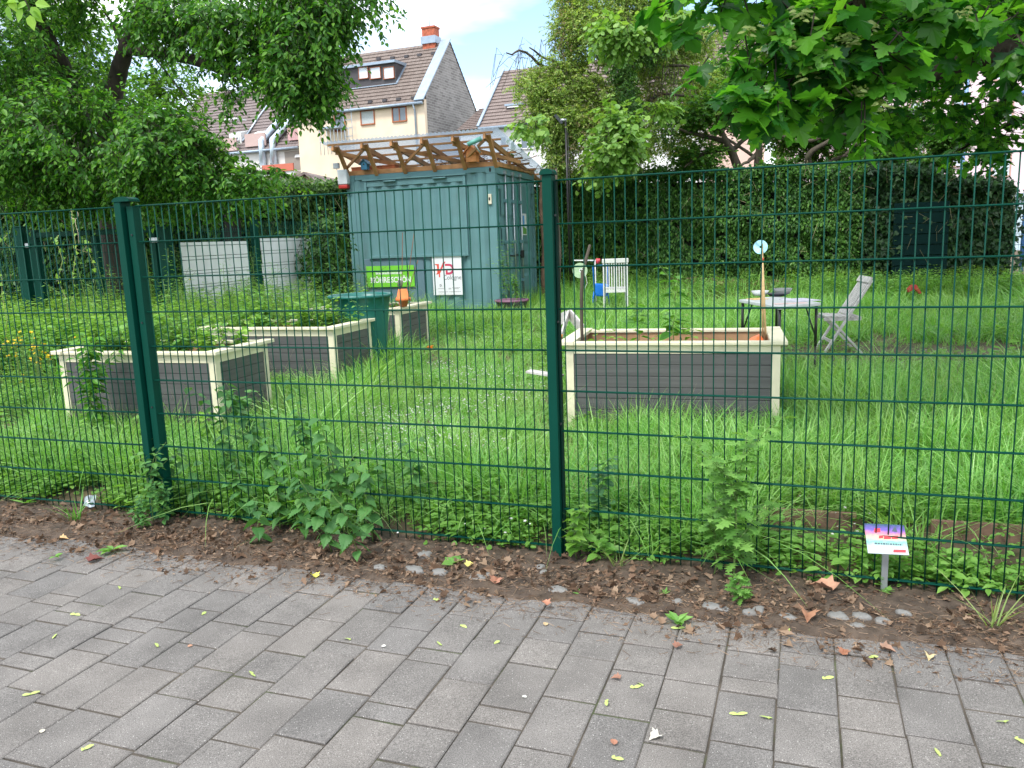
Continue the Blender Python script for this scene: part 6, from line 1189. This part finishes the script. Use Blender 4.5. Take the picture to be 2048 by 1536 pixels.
for i, (px, py, w_, h_) in enumerate(((760, 1142, .09, .06), (829, 1145, .12, .075), (880, 1151, .09, .07), (955, 1163, .10, .08), (985, 1156, .07, .05), (1080, 1141, .05, .06), (1088, 1152, .05, .05), (850, 1115, .08, .09), (1115, 1187, .10, .07), (1270, 1210, .10, .06), (1355, 1212, .05, .06), (1430, 1222, .13, .07), (1500, 1232, .07, .05), (1517, 1228, .05, .08), (1575, 1242, .09, .045), (1675, 1240, .09, .07), (1722, 1240, .08, .06), (1715, 1260, .07, .04), (1765, 1250, .07, .06), (1805, 1233, .07, .04))):
    stone(['pale grey cobble at the pavement edge %s' % s for s in ('left of the nettles\' right side', 'below the browned nettle', 'right of the big flat one', 'with yellow leaf beside it', 'small, just right of the yellow leaf one', 'small, before the middle post', 'smallest, before the middle post', 'dark, in the soil behind the others', 'almost covered, left below the post', 'long and flat right of the middle post', 'small and round by the dandelion', 'widest, right of the dandelion', 'below the mugwort on the left', 'below the mugwort on the right', 'flat with a yellow seed on it', 'below the plaque, left one', 'below the plaque, middle one', 'below the plaque, lowest one', 'below the plaque, right one', 'thin sliver right of the plaque')][i], px, py, w_, h_)
BROWN = leafmat('brown_dead_leaf', [(.05, .032, .02), (.12, .07, .042), (.20, .125, .08), (.30, .21, .14)], trans=.12, rough=.8, tcol=(1.1, .9, .7))
def litter_pts(n, vc, vs, u0=-7, u1=6.5):
    u = rng.uniform(u0, u1, n); v = vc+rng.normal(size=n)*vs; return u, v
n = 14000; u, v = litter_pts(n, 3.44, .18); m_ = (v > 3.0) & (v < 4.15) & (sn(u, v, 0, 3.3, 2) > -.45+.5*(v < 3.1)); u, v = u[m_], v[m_]; k = len(u); x = u*math.cos(GR)+v*math.sin(GR); y = -u*math.sin(GR)+v*math.cos(GR)
z = np.maximum(litter_z(u, v, x, y), 0)+rng.uniform(.002, .014, k); z = np.where(v > 3.8, gz(x, y)+.01, z); a = rng.uniform(0, 6.28, k)
big = rng.random(k) < .14; S_ = np.where(big, rng.uniform(.02, .05, k), rng.uniform(.008, .03, k)); P_ = np.stack([x, y, z], -1); D_ = np.stack([np.cos(a), np.sin(a), rng.normal(size=k)*.3], -1); N_ = np.stack([rng.normal(size=k)*.8, rng.normal(size=k)*.8, np.ones(k)], -1)
parts = []
CURL = fan_leaf([(0, 0), (-.06, .16), (-.1, .36), (.12, .30), (.30, .52), (.40, .30), (.62, .30), (.72, .15), (1, 0)], .25, .8)
for T, mm_ in ((CURL, big), (T_DIA, ~big),): parts.append(leaves(T, P_[mm_], D_[mm_], N_[mm_], S_[mm_]))
V, Fs, MI = merge(parts); tag(np_mesh('leaf_litter', V, Fs, BROWN), 'brown dead leaves scattered over the soil strip along the fence', 'leaf litter', kind='stuff')
n = 17000; u, v = litter_pts(n, 3.36, .15); v[:2600] = 3.22-np.abs(rng.normal(size=2600))*.13; m_ = (v > 2.75) & (v < 4.0); u, v = u[m_], v[m_]; k = len(u); x = u*math.cos(GR)+v*math.sin(GR); y = -u*math.sin(GR)+v*math.cos(GR); z = np.maximum(litter_z(u, v, x, y), 0)+.004; a = rng.uniform(0, 6.28, k); L_ = rng.uniform(.008, .05, k)*(rng.random(k) < .9)+.004
A_ = np.stack([x, y, z], -1); B_ = A_+np.stack([np.cos(a)*L_, np.sin(a)*L_, rng.normal(size=k)*.004+.002], -1); V, F = sticks(A_, B_, np.full(k, .0011)); tag(np_mesh('twig_litter', V, list(F.values()), leafmat('twig_brown', [(.07, .04, .025), (.2, .12, .07), (.36, .25, .16)], trans=.05)), 'fine brown twigs and stalks on the soil strip', 'twig litter', kind='stuff')
# dead leaves before the hedge
n = 2600; px = rng.uniform(1330, 1600, n); Y = rng.uniform(15.2, 17.6, n); P_ = np.array([at(a_, 560, b_) for a_, b_ in zip(px, Y)]); P_[:, 2] = gz(P_[:, 0], P_[:, 1])+rng.uniform(.02, .30, n)*(.3+.7*(Y-15)/2.4); V, F = leaves(CURL, P_, rng.normal(size=(n, 3)), rng.normal(size=(n, 3))+[0, 0, 1], rng.uniform(.06, .12, n)); tag(np_mesh('dead_leaf_heap', V, list(F.values()), BROWN), 'brown heap of dead leaves under the long ivy hedge', 'leaf heap', kind='stuff')
# countable seeds and leaves on the paving
SEEDG = mat('green_maple_seed', (.40, .50, .14), .6, .15, 30)
def seed_mesh():
    mb = MB(); 
    for s, L in ((1, random.uniform(.022, .03)), (-1, random.uniform(.0, .024))):
        if L < .006: continue
        a = random.uniform(-.25, .25); n = 5; top, bot = [], []
        for k in range(n+1): t_ = k/n; w_ = .0045*math.sin(math.pi*min(1, .15+t_*.85))+.0012; cx = s*L*t_; cyy = a*L*t_*t_; top.append((cx, cyy+w_, .004+.003*math.sin(3*t_))); bot.append((cx, cyy-w_, .003))
        for k in range(n): mb.poly([bot[k], bot[k+1], top[k+1], top[k]])
    mb.lathe([(0, .0), (.004, .002), (.003, .005), (0, .006)], 8); return mb
seeds = [(110, 1273), (315, 1293), (405, 1230), (240, 1178), (168, 1500), (1268, 1376), (1285, 1372), (1213, 1405), (1230, 1518), (1475, 1430), (1537, 1437), (1650, 1358), (1740, 1316), (1355, 1258), (1380, 1262), (1575, 1257), (1880, 1207), (1150, 1178), (990, 1288), (922, 1252), (870, 1200), (1470, 1205), (2010, 1445), (505, 1350), (700, 1280), (880, 1290), (2035, 1480), (60, 1390), (1880, 1512), (150, 1230)]
for i, (px, py) in enumerate(seeds):
    q = GA(px, py, .001); o = seed_mesh().build('maple_seed', SEEDG); o.location = (q[0], q[1], .001 if py > 1215+px*.0 or True else .01); o.rotation_euler = (random.uniform(-.1, .1), random.uniform(-.1, .1), random.uniform(0, 6.28)); o.scale = (1.15,)*3; tag(o, 'light green winged maple seed lying near the paving stones', 'maple seed', 'maple seeds fallen on the paving')
FL = [(1318, 1473, (.62, .58, .5), .045, 'whitish crumpled petal on the right half of the paving'), (1228, 1492, (.35, .16, .10), .03, 'brown leaf scrap below the whitish petal'), (1685, 1312, (.32, .14, .08), .05, 'reddish brown leaf on the paving at the right below the soil'), (1762, 1300, (.26, .15, .10), .055, 'crumpled brown leaf at the pavement edge below the plaque'), (1858, 1313, (.55, .45, .25), .045, 'pale yellow leaf at the right pavement edge'), (1350, 1297, (.25, .12, .08), .04, 'small dark red leaf near the dandelion'), (375, 1295, (.4, .22, .14), .02, 'tiny rust coloured scrap on the left paving'), (82, 1468, (.55, .5, .4), .022, 'cream coloured chip at the lower left of the paving'), (772, 1293, (.6, .58, .52), .018, 'white petal in the middle of the paving'), (1053, 1397, (.62, .6, .54), .018, 'round white petal right of the middle of the paving'), (178, 1126, (.16, .05, .04), .075, 'dark red curled leaf on the upper left paving'), (632, 1157, (.6, .55, .1), .05, 'bright yellow leaf at the pavement edge below the nettles'), (1240, 1360, (.28, .14, .09), .035, 'curled brown scrap right of the middle of the paving'), (1095, 1224, (.28, .13, .08), .05, 'brown leaf below the middle post'), (935, 1145, (.6, .55, .15), .05, 'yellow leaf on the soil beside a cobble'), (1090, 1253, (.5, .36, .2), .028, 'pale brown bark chip below the middle post'), (1665, 1195, (.36, .19, .12), .11, 'large tan maple leaf in the soil left of the plaque'), (1615, 1240, (.34, .17, .1), .09, 'long tan leaf at the soil edge'), (120, 1080, (.5, .32, .15), .05, 'orange tan leaf at the upper left soil edge'), (990, 1180, (.36, .17, .11), .07, 'reddish leaf on the cobbles left of the middle post')]
for (px, py, col, s_, lab_) in FL:
    q = GA(px, py, .0); o_l = thing('fallen_leaf', lab_, 'fallen leaf', (q[0], q[1], .004 if py > 1240 or px < 700 else .03)); T = CURL if s_ > .03 else T_ROUND; a = random.uniform(0, 6.28)
    V, F = leaves(T, np.zeros((1, 3)), np.array([[math.cos(a), math.sin(a), .1]]), np.array([[.15, -.1, 1.]]), np.array([s_])); V[:, 2] -= V[:, 2].min(); np_mesh('leaf_blade', V, list(F.values()), mat('dead_leaf_'+'_'.join(lab_.split()[:2]), col, .7, .2, 30), o_l)

# ================================================================== GRASS AND GROUND COVER (instanced tufts)
def inst_object(name, pts, rot, scl, idx, protos_, label, cat):
    me = bpy.data.meshes.new(name); me.from_pydata([tuple(p) for p in pts], [], [])
    for nm, typ, data in (('rot', 'FLOAT_VECTOR', rot), ('scl', 'FLOAT', scl), ('pick', 'INT', idx)):
        at_ = me.attributes.new(nm, typ, 'POINT'); at_.data.foreach_set('vector' if typ == 'FLOAT_VECTOR' else 'value', np.asarray(data, dtype=np.int32 if typ == 'INT' else np.float32).ravel())
    o = bpy.data.objects.new(name, me); COL.objects.link(o); pc = bpy.data.collections.new(name+'_sources')
    for p in protos_: pc.objects.link(p)
    g = bpy.data.node_groups.new(name, 'GeometryNodeTree'); g.interface.new_socket('Geometry', in_out='INPUT', socket_type='NodeSocketGeometry'); g.interface.new_socket('Geometry', in_out='OUTPUT', socket_type='NodeSocketGeometry')
    gi = g.nodes.new('NodeGroupInput'); go = g.nodes.new('NodeGroupOutput'); ip = g.nodes.new('GeometryNodeInstanceOnPoints'); ci = g.nodes.new('GeometryNodeCollectionInfo'); ci.inputs['Collection'].default_value = pc; ci.inputs['Separate Children'].default_value = True; ci.inputs['Reset Children'].default_value = True
    def na(nm, ty): a = g.nodes.new('GeometryNodeInputNamedAttribute'); a.data_type = ty; a.inputs['Name'].default_value = nm; return a.outputs['Attribute']
    m2p = g.nodes.new('GeometryNodeMeshToPoints'); g.links.new(gi.outputs[0], m2p.inputs['Mesh']); g.links.new(m2p.outputs[0], ip.inputs['Points']); g.links.new(ci.outputs[0], ip.inputs['Instance']); ip.inputs['Pick Instance'].default_value = True
    g.links.new(na('pick', 'INT'), ip.inputs['Instance Index']); g.links.new(na('rot', 'FLOAT_VECTOR'), ip.inputs['Rotation']); g.links.new(na('scl', 'FLOAT'), ip.inputs['Scale']); g.links.new(ip.outputs[0], go.inputs[0])
    md = o.modifiers.new('scatter', 'NODES'); md.node_group = g; tag(o, label, cat, kind='stuff'); return o
def proto(name, V, F, mt):
    me = bpy.data.meshes.new(name); V = np.asarray(V); F = F if isinstance(F, list) else [F]; fl = [tuple(int(i) for i in r_) for f in F for r_ in f]; me.from_pydata([tuple(p) for p in V], [], fl); me.materials.append(mt); return bpy.data.objects.new(name, me)
BEDBOX = [((-2.344, 6.40), R(16.5), 1.62, .82), ((-1.745, 8.048), R(18.5), 1.62, .86), ((-1.369, 10.211), R(18), 1.3, .98), ((1.985, 5.80), R(15), 1.66, .92)]
def clear_mask(x, y, pad=.0):
    m_ = np.ones(len(x), bool)
    for (fx, fy), a, Lx, Ly in BEDBOX:
        dx, dy = x-fx, y-fy; lx = dx*math.cos(a)-dy*math.sin(a); ly = dx*math.sin(a)+dy*math.cos(a); m_ &= ~((lx > -Lx+.05-pad) & (lx < -.05+pad) & (ly > .04-pad) & (ly < Ly-.04+pad))
    a = R(18.5); dx, dy = x+.165, y-14.9; lx = dx*math.cos(a)-dy*math.sin(a); ly = dx*math.sin(a)+dy*math.cos(a); m_ &= ~((lx > -3.1) & (lx < .1) & (ly > -.02) & (ly < 2.5))
    return m_
def field(n, v0, v1, umax0, umax1):
    v = v0+(v1-v0)*rng.random(n); w_ = umax0+(umax1-umax0)*(v-v0)/(v1-v0); u = rng.uniform(-1, 1, n)*w_
    x = u*math.cos(GR)+v*math.sin(GR); y = -u*math.sin(GR)+v*math.cos(GR); k = clear_mask(x, y) & (np.abs(x) < y*.72+.6); return x[k], y[k], u[k], v[k]
gp_ = []
for k in range(5): V, F = blades(13, .34, 1.0, .0047, .07, 5, 1.8); gp_.append(proto('grass_long_%d' % k, V, F, GRASSM))
STRAW = leafmat('grass_stalk', [(.30, .33, .14), (.42, .40, .22)], trans=.3, inst=True)
for k in range(4): V, F = blades(14, .19, .9, .0047, .08, 4, 1.2); gp_.append(proto('grass_short_%d' % k, V, F, GRASSM))
n1 = 15000; x1, y1, u1, v1 = field(n1, 3.95, 8.2, 5.5, 8.5); n2 = 17000; x2, y2, u2, v2 = field(n2, 8.2, 17.5, 8.5, 15)
x = np.concatenate([x1, x2]); y = np.concatenate([y1, y2]); v = np.concatenate([v1, v2]); k = len(x); patch = sn(x, y, 0, .9, 3)
# trodden, shaded ground round the table; less grass in the shade at the right
bare = 1.5*np.exp(-(((x-3.8)/1.3)**2+((y-9.1)/.8)**2))+1.1*np.exp(-(((x-5.1)/1.0)**2+((y-8.3)/.6)**2)); bare *= .75+.5*sn(x, y, 0, 3, 77); keep = (rng.random(k) > bare*.93) & ~(((np.abs(x-1.52) < .34) | (np.abs(x-2.25) < .32)) & (v > 3.95) & (v < 4.38)) & (rng.random(k) > .2*np.clip(1-(v-3.95)/.35, 0, 1))
x, y, v, patch, bare = x[keep], y[keep], v[keep], patch[keep], bare[keep]; k = len(x)
longg = (rng.random(k) < np.clip(.42+.5*(x > .8)+.18*patch+.25*(x < -1.2), .08, .95)) & (bare < .15) & ~((y > 8.3) & (x > -1.2) & (x < 8) & (y < 15) & (rng.random(k) < .75)); idx = np.where(longg, rng.integers(0, 5, k), rng.integers(5, 9, k))
mid_path = (x > -1.3) & (x < .5) & (y < 13) & (y > 5.5); scl = rng.uniform(.6, 1.1, k)*(1+.42*sn(x, y, 0, 2.6, 31))*np.where(longg, 1.0, 1.0)*np.where(mid_path, .7, 1)*np.where(y > 9, 1.25, 1)*np.where((x < -2.6) & (y < 9), 1.15, 1)
scl *= np.where(bare > .35, .5, 1); scl *= np.where((x > .2) & (x < 2.3) & (y < 6.5) & (y > 5.35), .8, 1); scl *= np.where((x > -4.2) & (x < -1.6) & (y < 9) & (y > 5.5), .72, 1)
fa = 3.1*sn(x, y, 0, 1.4, 51); am = .28*np.clip(sn(x, y, 0, 2.1, 53)+.45, 0, 1.2)*longg
rot = np.stack([rng.normal(size=k)*.14+am*np.cos(fa), rng.normal(size=k)*.14+am*np.sin(fa), rng.uniform(0, 6.28, k)], -1); z = gz(x, y)
dens = rng.random(k) < .80+.35*sn(x, y, 0, 3.4, 61); x, y, z, rot, scl, idx = x[dens], y[dens], z[dens], rot[dens], scl[dens], idx[dens]
inst_object('lawn_grass', np.stack([x, y, z], -1), rot, scl, idx, gp_, 'long uncut green grass all over the garden behind the fence', 'grass')
nst = 520; xs_, ys_, _, _ = field(nst, 4.1, 9, 5.5, 9); V, F = blades(7, .52, .5, .0013, .05, 6, 1.0); hd_ = [proto('stalk_a', V, F, STRAW)]; V, F = blades(5, .44, .8, .0015, .05, 6, 1.4); hd_.append(proto('stalk_b', V, F, STRAW)); k = len(xs_)
inst_object('grass_stalks', np.stack([xs_, ys_, gz(xs_, ys_)], -1), np.stack([rng.normal(size=k)*.15, rng.normal(size=k)*.15, rng.uniform(0, 6.28, k)], -1), rng.uniform(.6, 1.0, k), rng.integers(0, 2, k), hd_, 'thin pale grass stalks rising out of the lawn', 'grass stalks')
# clover and small broad leaves
def cover_proto(name, n, ls_, T, mt, rad=.09, h_=.06):
    a = rng.uniform(0, 6.28, n); r_ = rad*np.sqrt(rng.random(n)); P_ = np.stack([r_*np.cos(a), r_*np.sin(a), rng.uniform(.2, 1, n)*h_], -1); b_ = rng.uniform(0, 6.28, n); V, F = leaves(T, P_, np.stack([np.cos(b_), np.sin(b_), rng.uniform(-.2, .3, n)], -1), np.stack([rng.normal(size=n)*.3, rng.normal(size=n)*.3, np.ones(n)], -1), ls_*rng.uniform(.6, 1.1, n)); return proto(name, V, list(F.values()), mt)
CLOV = leafmat('clover_leaf', [(.09, .23, .035), (.16, .34, .06), (.25, .45, .10)], trans=.4, inst=True)
cp = [cover_proto('cover_%d' % k, 26, [.022, .03, .045, .07][k], [T_ROUND, T_ROUND, T_OV, T_OV][k], CLOV, .10, [.07, .09, .10, .14][k]) for k in range(4)]
n = 3600; u = rng.uniform(-6.5, 5.5, n); v = 3.76+np.abs(rng.normal(size=n))*.5; x = u*math.cos(GR)+v*math.sin(GR); y = -u*math.sin(GR)+v*math.cos(GR); kk = clear_mask(x, y) & (sn(x, y, 0, 4, 6)+.5*(v > 4.05) > .0); kk &= ~(((np.abs(x-1.52) < .36) | (np.abs(x-2.25) < .34)) & (v > 3.98) & (v < 4.42) & (rng.random(len(x)) < .93)); x, y = x[kk], y[kk]; xb, yb, _, _ = field(5200, 4.2, 12, 5.5, 10); kb = sn(xb, yb, 0, 1.4, 8) > .05; x = np.concatenate([x, xb[kb]]); y = np.concatenate([y, yb[kb]]); k = len(x)
inst_object('ground_cover', np.stack([x, y, gz(x, y)], -1), np.stack([rng.normal(size=k)*.1, rng.normal(size=k)*.1, rng.uniform(0, 6.28, k)], -1), rng.uniform(.6, 1.2, k)*np.where(y > 6, 1.3, 1), rng.choice(4, k, p=[.38, .32, .2, .1]), cp, 'low clover and broad leaved weeds between the grass behind the fence', 'ground cover')
# weedy greenery on the left by the gate
wp = [cover_proto('wild_%d' % k, 90, [.05, .08, .08][k], [T_OV, T_LONG, T_OV][k], [LEAF_WEED, LEAF_PALE, LEAF_WEED][k], .17, [.5, .75, .6][k]) for k in range(3)]
n = 2600; px = rng.uniform(-60, 640, n); Y = rng.uniform(6.8, 12.8, n); P_ = np.array([at(a_, 600, b_) for a_, b_ in zip(px, Y)]); x, y = P_[:, 0], P_[:, 1]; kk = clear_mask(x, y, .05) & (sn(x, y, 0, 1.3, 4) > -.7+.6*(y < 8.2)); x, y = x[kk], y[kk]; k = len(x)
inst_object('wild_greenery', np.stack([x, y, gz(x, y)], -1), np.stack([rng.normal(size=k)*.15, rng.normal(size=k)*.15, rng.uniform(0, 6.28, k)], -1), rng.uniform(.7, 1.25, k)*np.where(y < 8.4, .45, 1)*np.where((x > -2.7), .6, 1), rng.choice(3, k), wp, 'dense wild greenery between the left beds and the gate', 'wild plants')
# under-hedge weeds on the right
n = 900; u = rng.uniform(0, 1, n); x = 1.2+8.2*u+rng.normal(size=n)*.2; y = 18.0-3.4*u-rng.uniform(.1, 1.5, n); kk = ~((x > 3) & (x < 5.6)) | (rng.random(n) < .25); x, y = x[kk], y[kk]; k = len(x)
inst_object('hedge_foot_weeds', np.stack([x, y, gz(x, y)], -1), np.stack([rng.normal(size=k)*.15, rng.normal(size=k)*.15, rng.uniform(0, 6.28, k)], -1), rng.uniform(.4, .8, k), rng.choice(3, k), [o_.copy() for o_ in wp], 'tall weeds growing along the foot of the ivy hedge', 'weeds')
# white clover heads and daisies
WF = leafmat('white_petal', [(.6, .6, .55), (.75, .75, .72)], trans=.2, tcol=(1, 1, 1), inst=True)
def flower_proto(name, r_, n, mt):
    a = np.linspace(0, 6.28, n, endpoint=False); V, F = leaves(T_OV, np.zeros((n, 3))+[0, 0, .0], np.stack([np.cos(a), np.sin(a), .3+.5*(np.arange(n) % 2)], -1), np.stack([-np.cos(a), -np.sin(a), np.ones(n)], -1), np.full(n, r_)); return proto(name, V, list(F.values()), mt)
fp = [flower_proto('clover_head', .011, 14, WF), flower_proto('daisy', .013, 12, WF)]
n = 4200; px = np.concatenate([rng.normal(930, 110, n//2), rng.normal(680, 70, n//4), rng.uniform(600, 1900, n//4)]); Y = np.concatenate([rng.uniform(5.2, 9, n//2), rng.uniform(5, 7.5, n//4), rng.uniform(5, 12, n//4)]); P_ = np.array([at(a_, 600, b_) for a_, b_ in zip(px, Y)]); x, y = P_[:, 0], P_[:, 1]; kk = clear_mask(x, y) & (sn(x, y, 0, 2, 9) > -.2); x, y = x[kk], y[kk]
ex = [(1655, 1010), (1672, 1018), (1690, 1008), (1710, 1040), (1625, 1075), (1675, 1045), (1665, 1060), (1600, 985), (1740, 1020), (1010, 1058), (1050, 1035), (1060, 1040), (970, 1050), (930, 1040), (795, 1058), (1022, 1030), (1080, 960), (1060, 930), (1290, 920), (1700, 930), (1680, 1055), (1715, 1055), (1470, 1150)]
ex = np.array([GA(a_, b_, .22) for a_, b_ in ex]); x = np.concatenate([x, ex[:, 0]]); y = np.concatenate([y, ex[:, 1]]); k = len(x); zf = gz(x, y)+rng.uniform(.08, .16, k); zf[-len(ex):] = .2
inst_object('white_clover_flowers', np.stack([x, y, zf], -1), np.stack([rng.normal(size=k)*.3, rng.normal(size=k)*.3, rng.uniform(0, 6.28, k)], -1), rng.uniform(.4, .85, k), rng.integers(0, 2, k), fp, 'small white clover and daisy flowers dotting the grass', 'flowers')
YF = leafmat('yellow_petal', [(.75, .5, .02), (.85, .65, .05)], trans=.2, tcol=(1, 1, .5), inst=True); yp = [flower_proto('buttercup', .02, 10, YF)]
ps = [(22+random.gauss(0, 22), 690+random.gauss(0, 12)) for _ in range(30)]+[(75+random.gauss(0, 14), 705+random.gauss(0, 14)) for _ in range(26)]+[(42, 765), (45, 750), (115, 690), (150, 675), (165, 680), (380, 560)]
P_ = np.array([at(a_, b_, random.uniform(7.2, 8.2)) for a_, b_ in ps]); k = len(P_); inst_object('yellow_flowers', P_, np.stack([np.full(k, .5), rng.normal(size=k)*.3, rng.uniform(0, 6.28, k)], -1), rng.uniform(.6, 1.2, k), np.zeros(k), yp, 'small yellow flowers among the weeds at the left edge', 'flowers')
st = MB()
for p in P_: st.tube([(p[0], p[1], float(gz(p[0], p[1]))), (p[0]+.01, p[1], p[2])], .0025, 3, False)
tag(st.build('flower_stalks', STEMG), 'thin green stalks of the yellow flowers at the left edge', 'stalks', kind='stuff')
# red cloth far right
q = at(1828, 578, 13.6); e = thing('red_shovel', 'small dark red plastic thing in the grass before the green screen', 'toy', q); mb = MB(); mb.prism([(-.12, .0), (-.05, .07), (.03, .07), (.12, -.07), (.09, -.09), (.0, .0), (-.1, -.05)], -.03, .03, Matrix.Rotation(R(90), 4, 'X')); mb.build('plastic_body', mat('dark_red_plastic', (.3, .02, .02), .5), e, .004)
# small reel of missing bits: bits on the paving
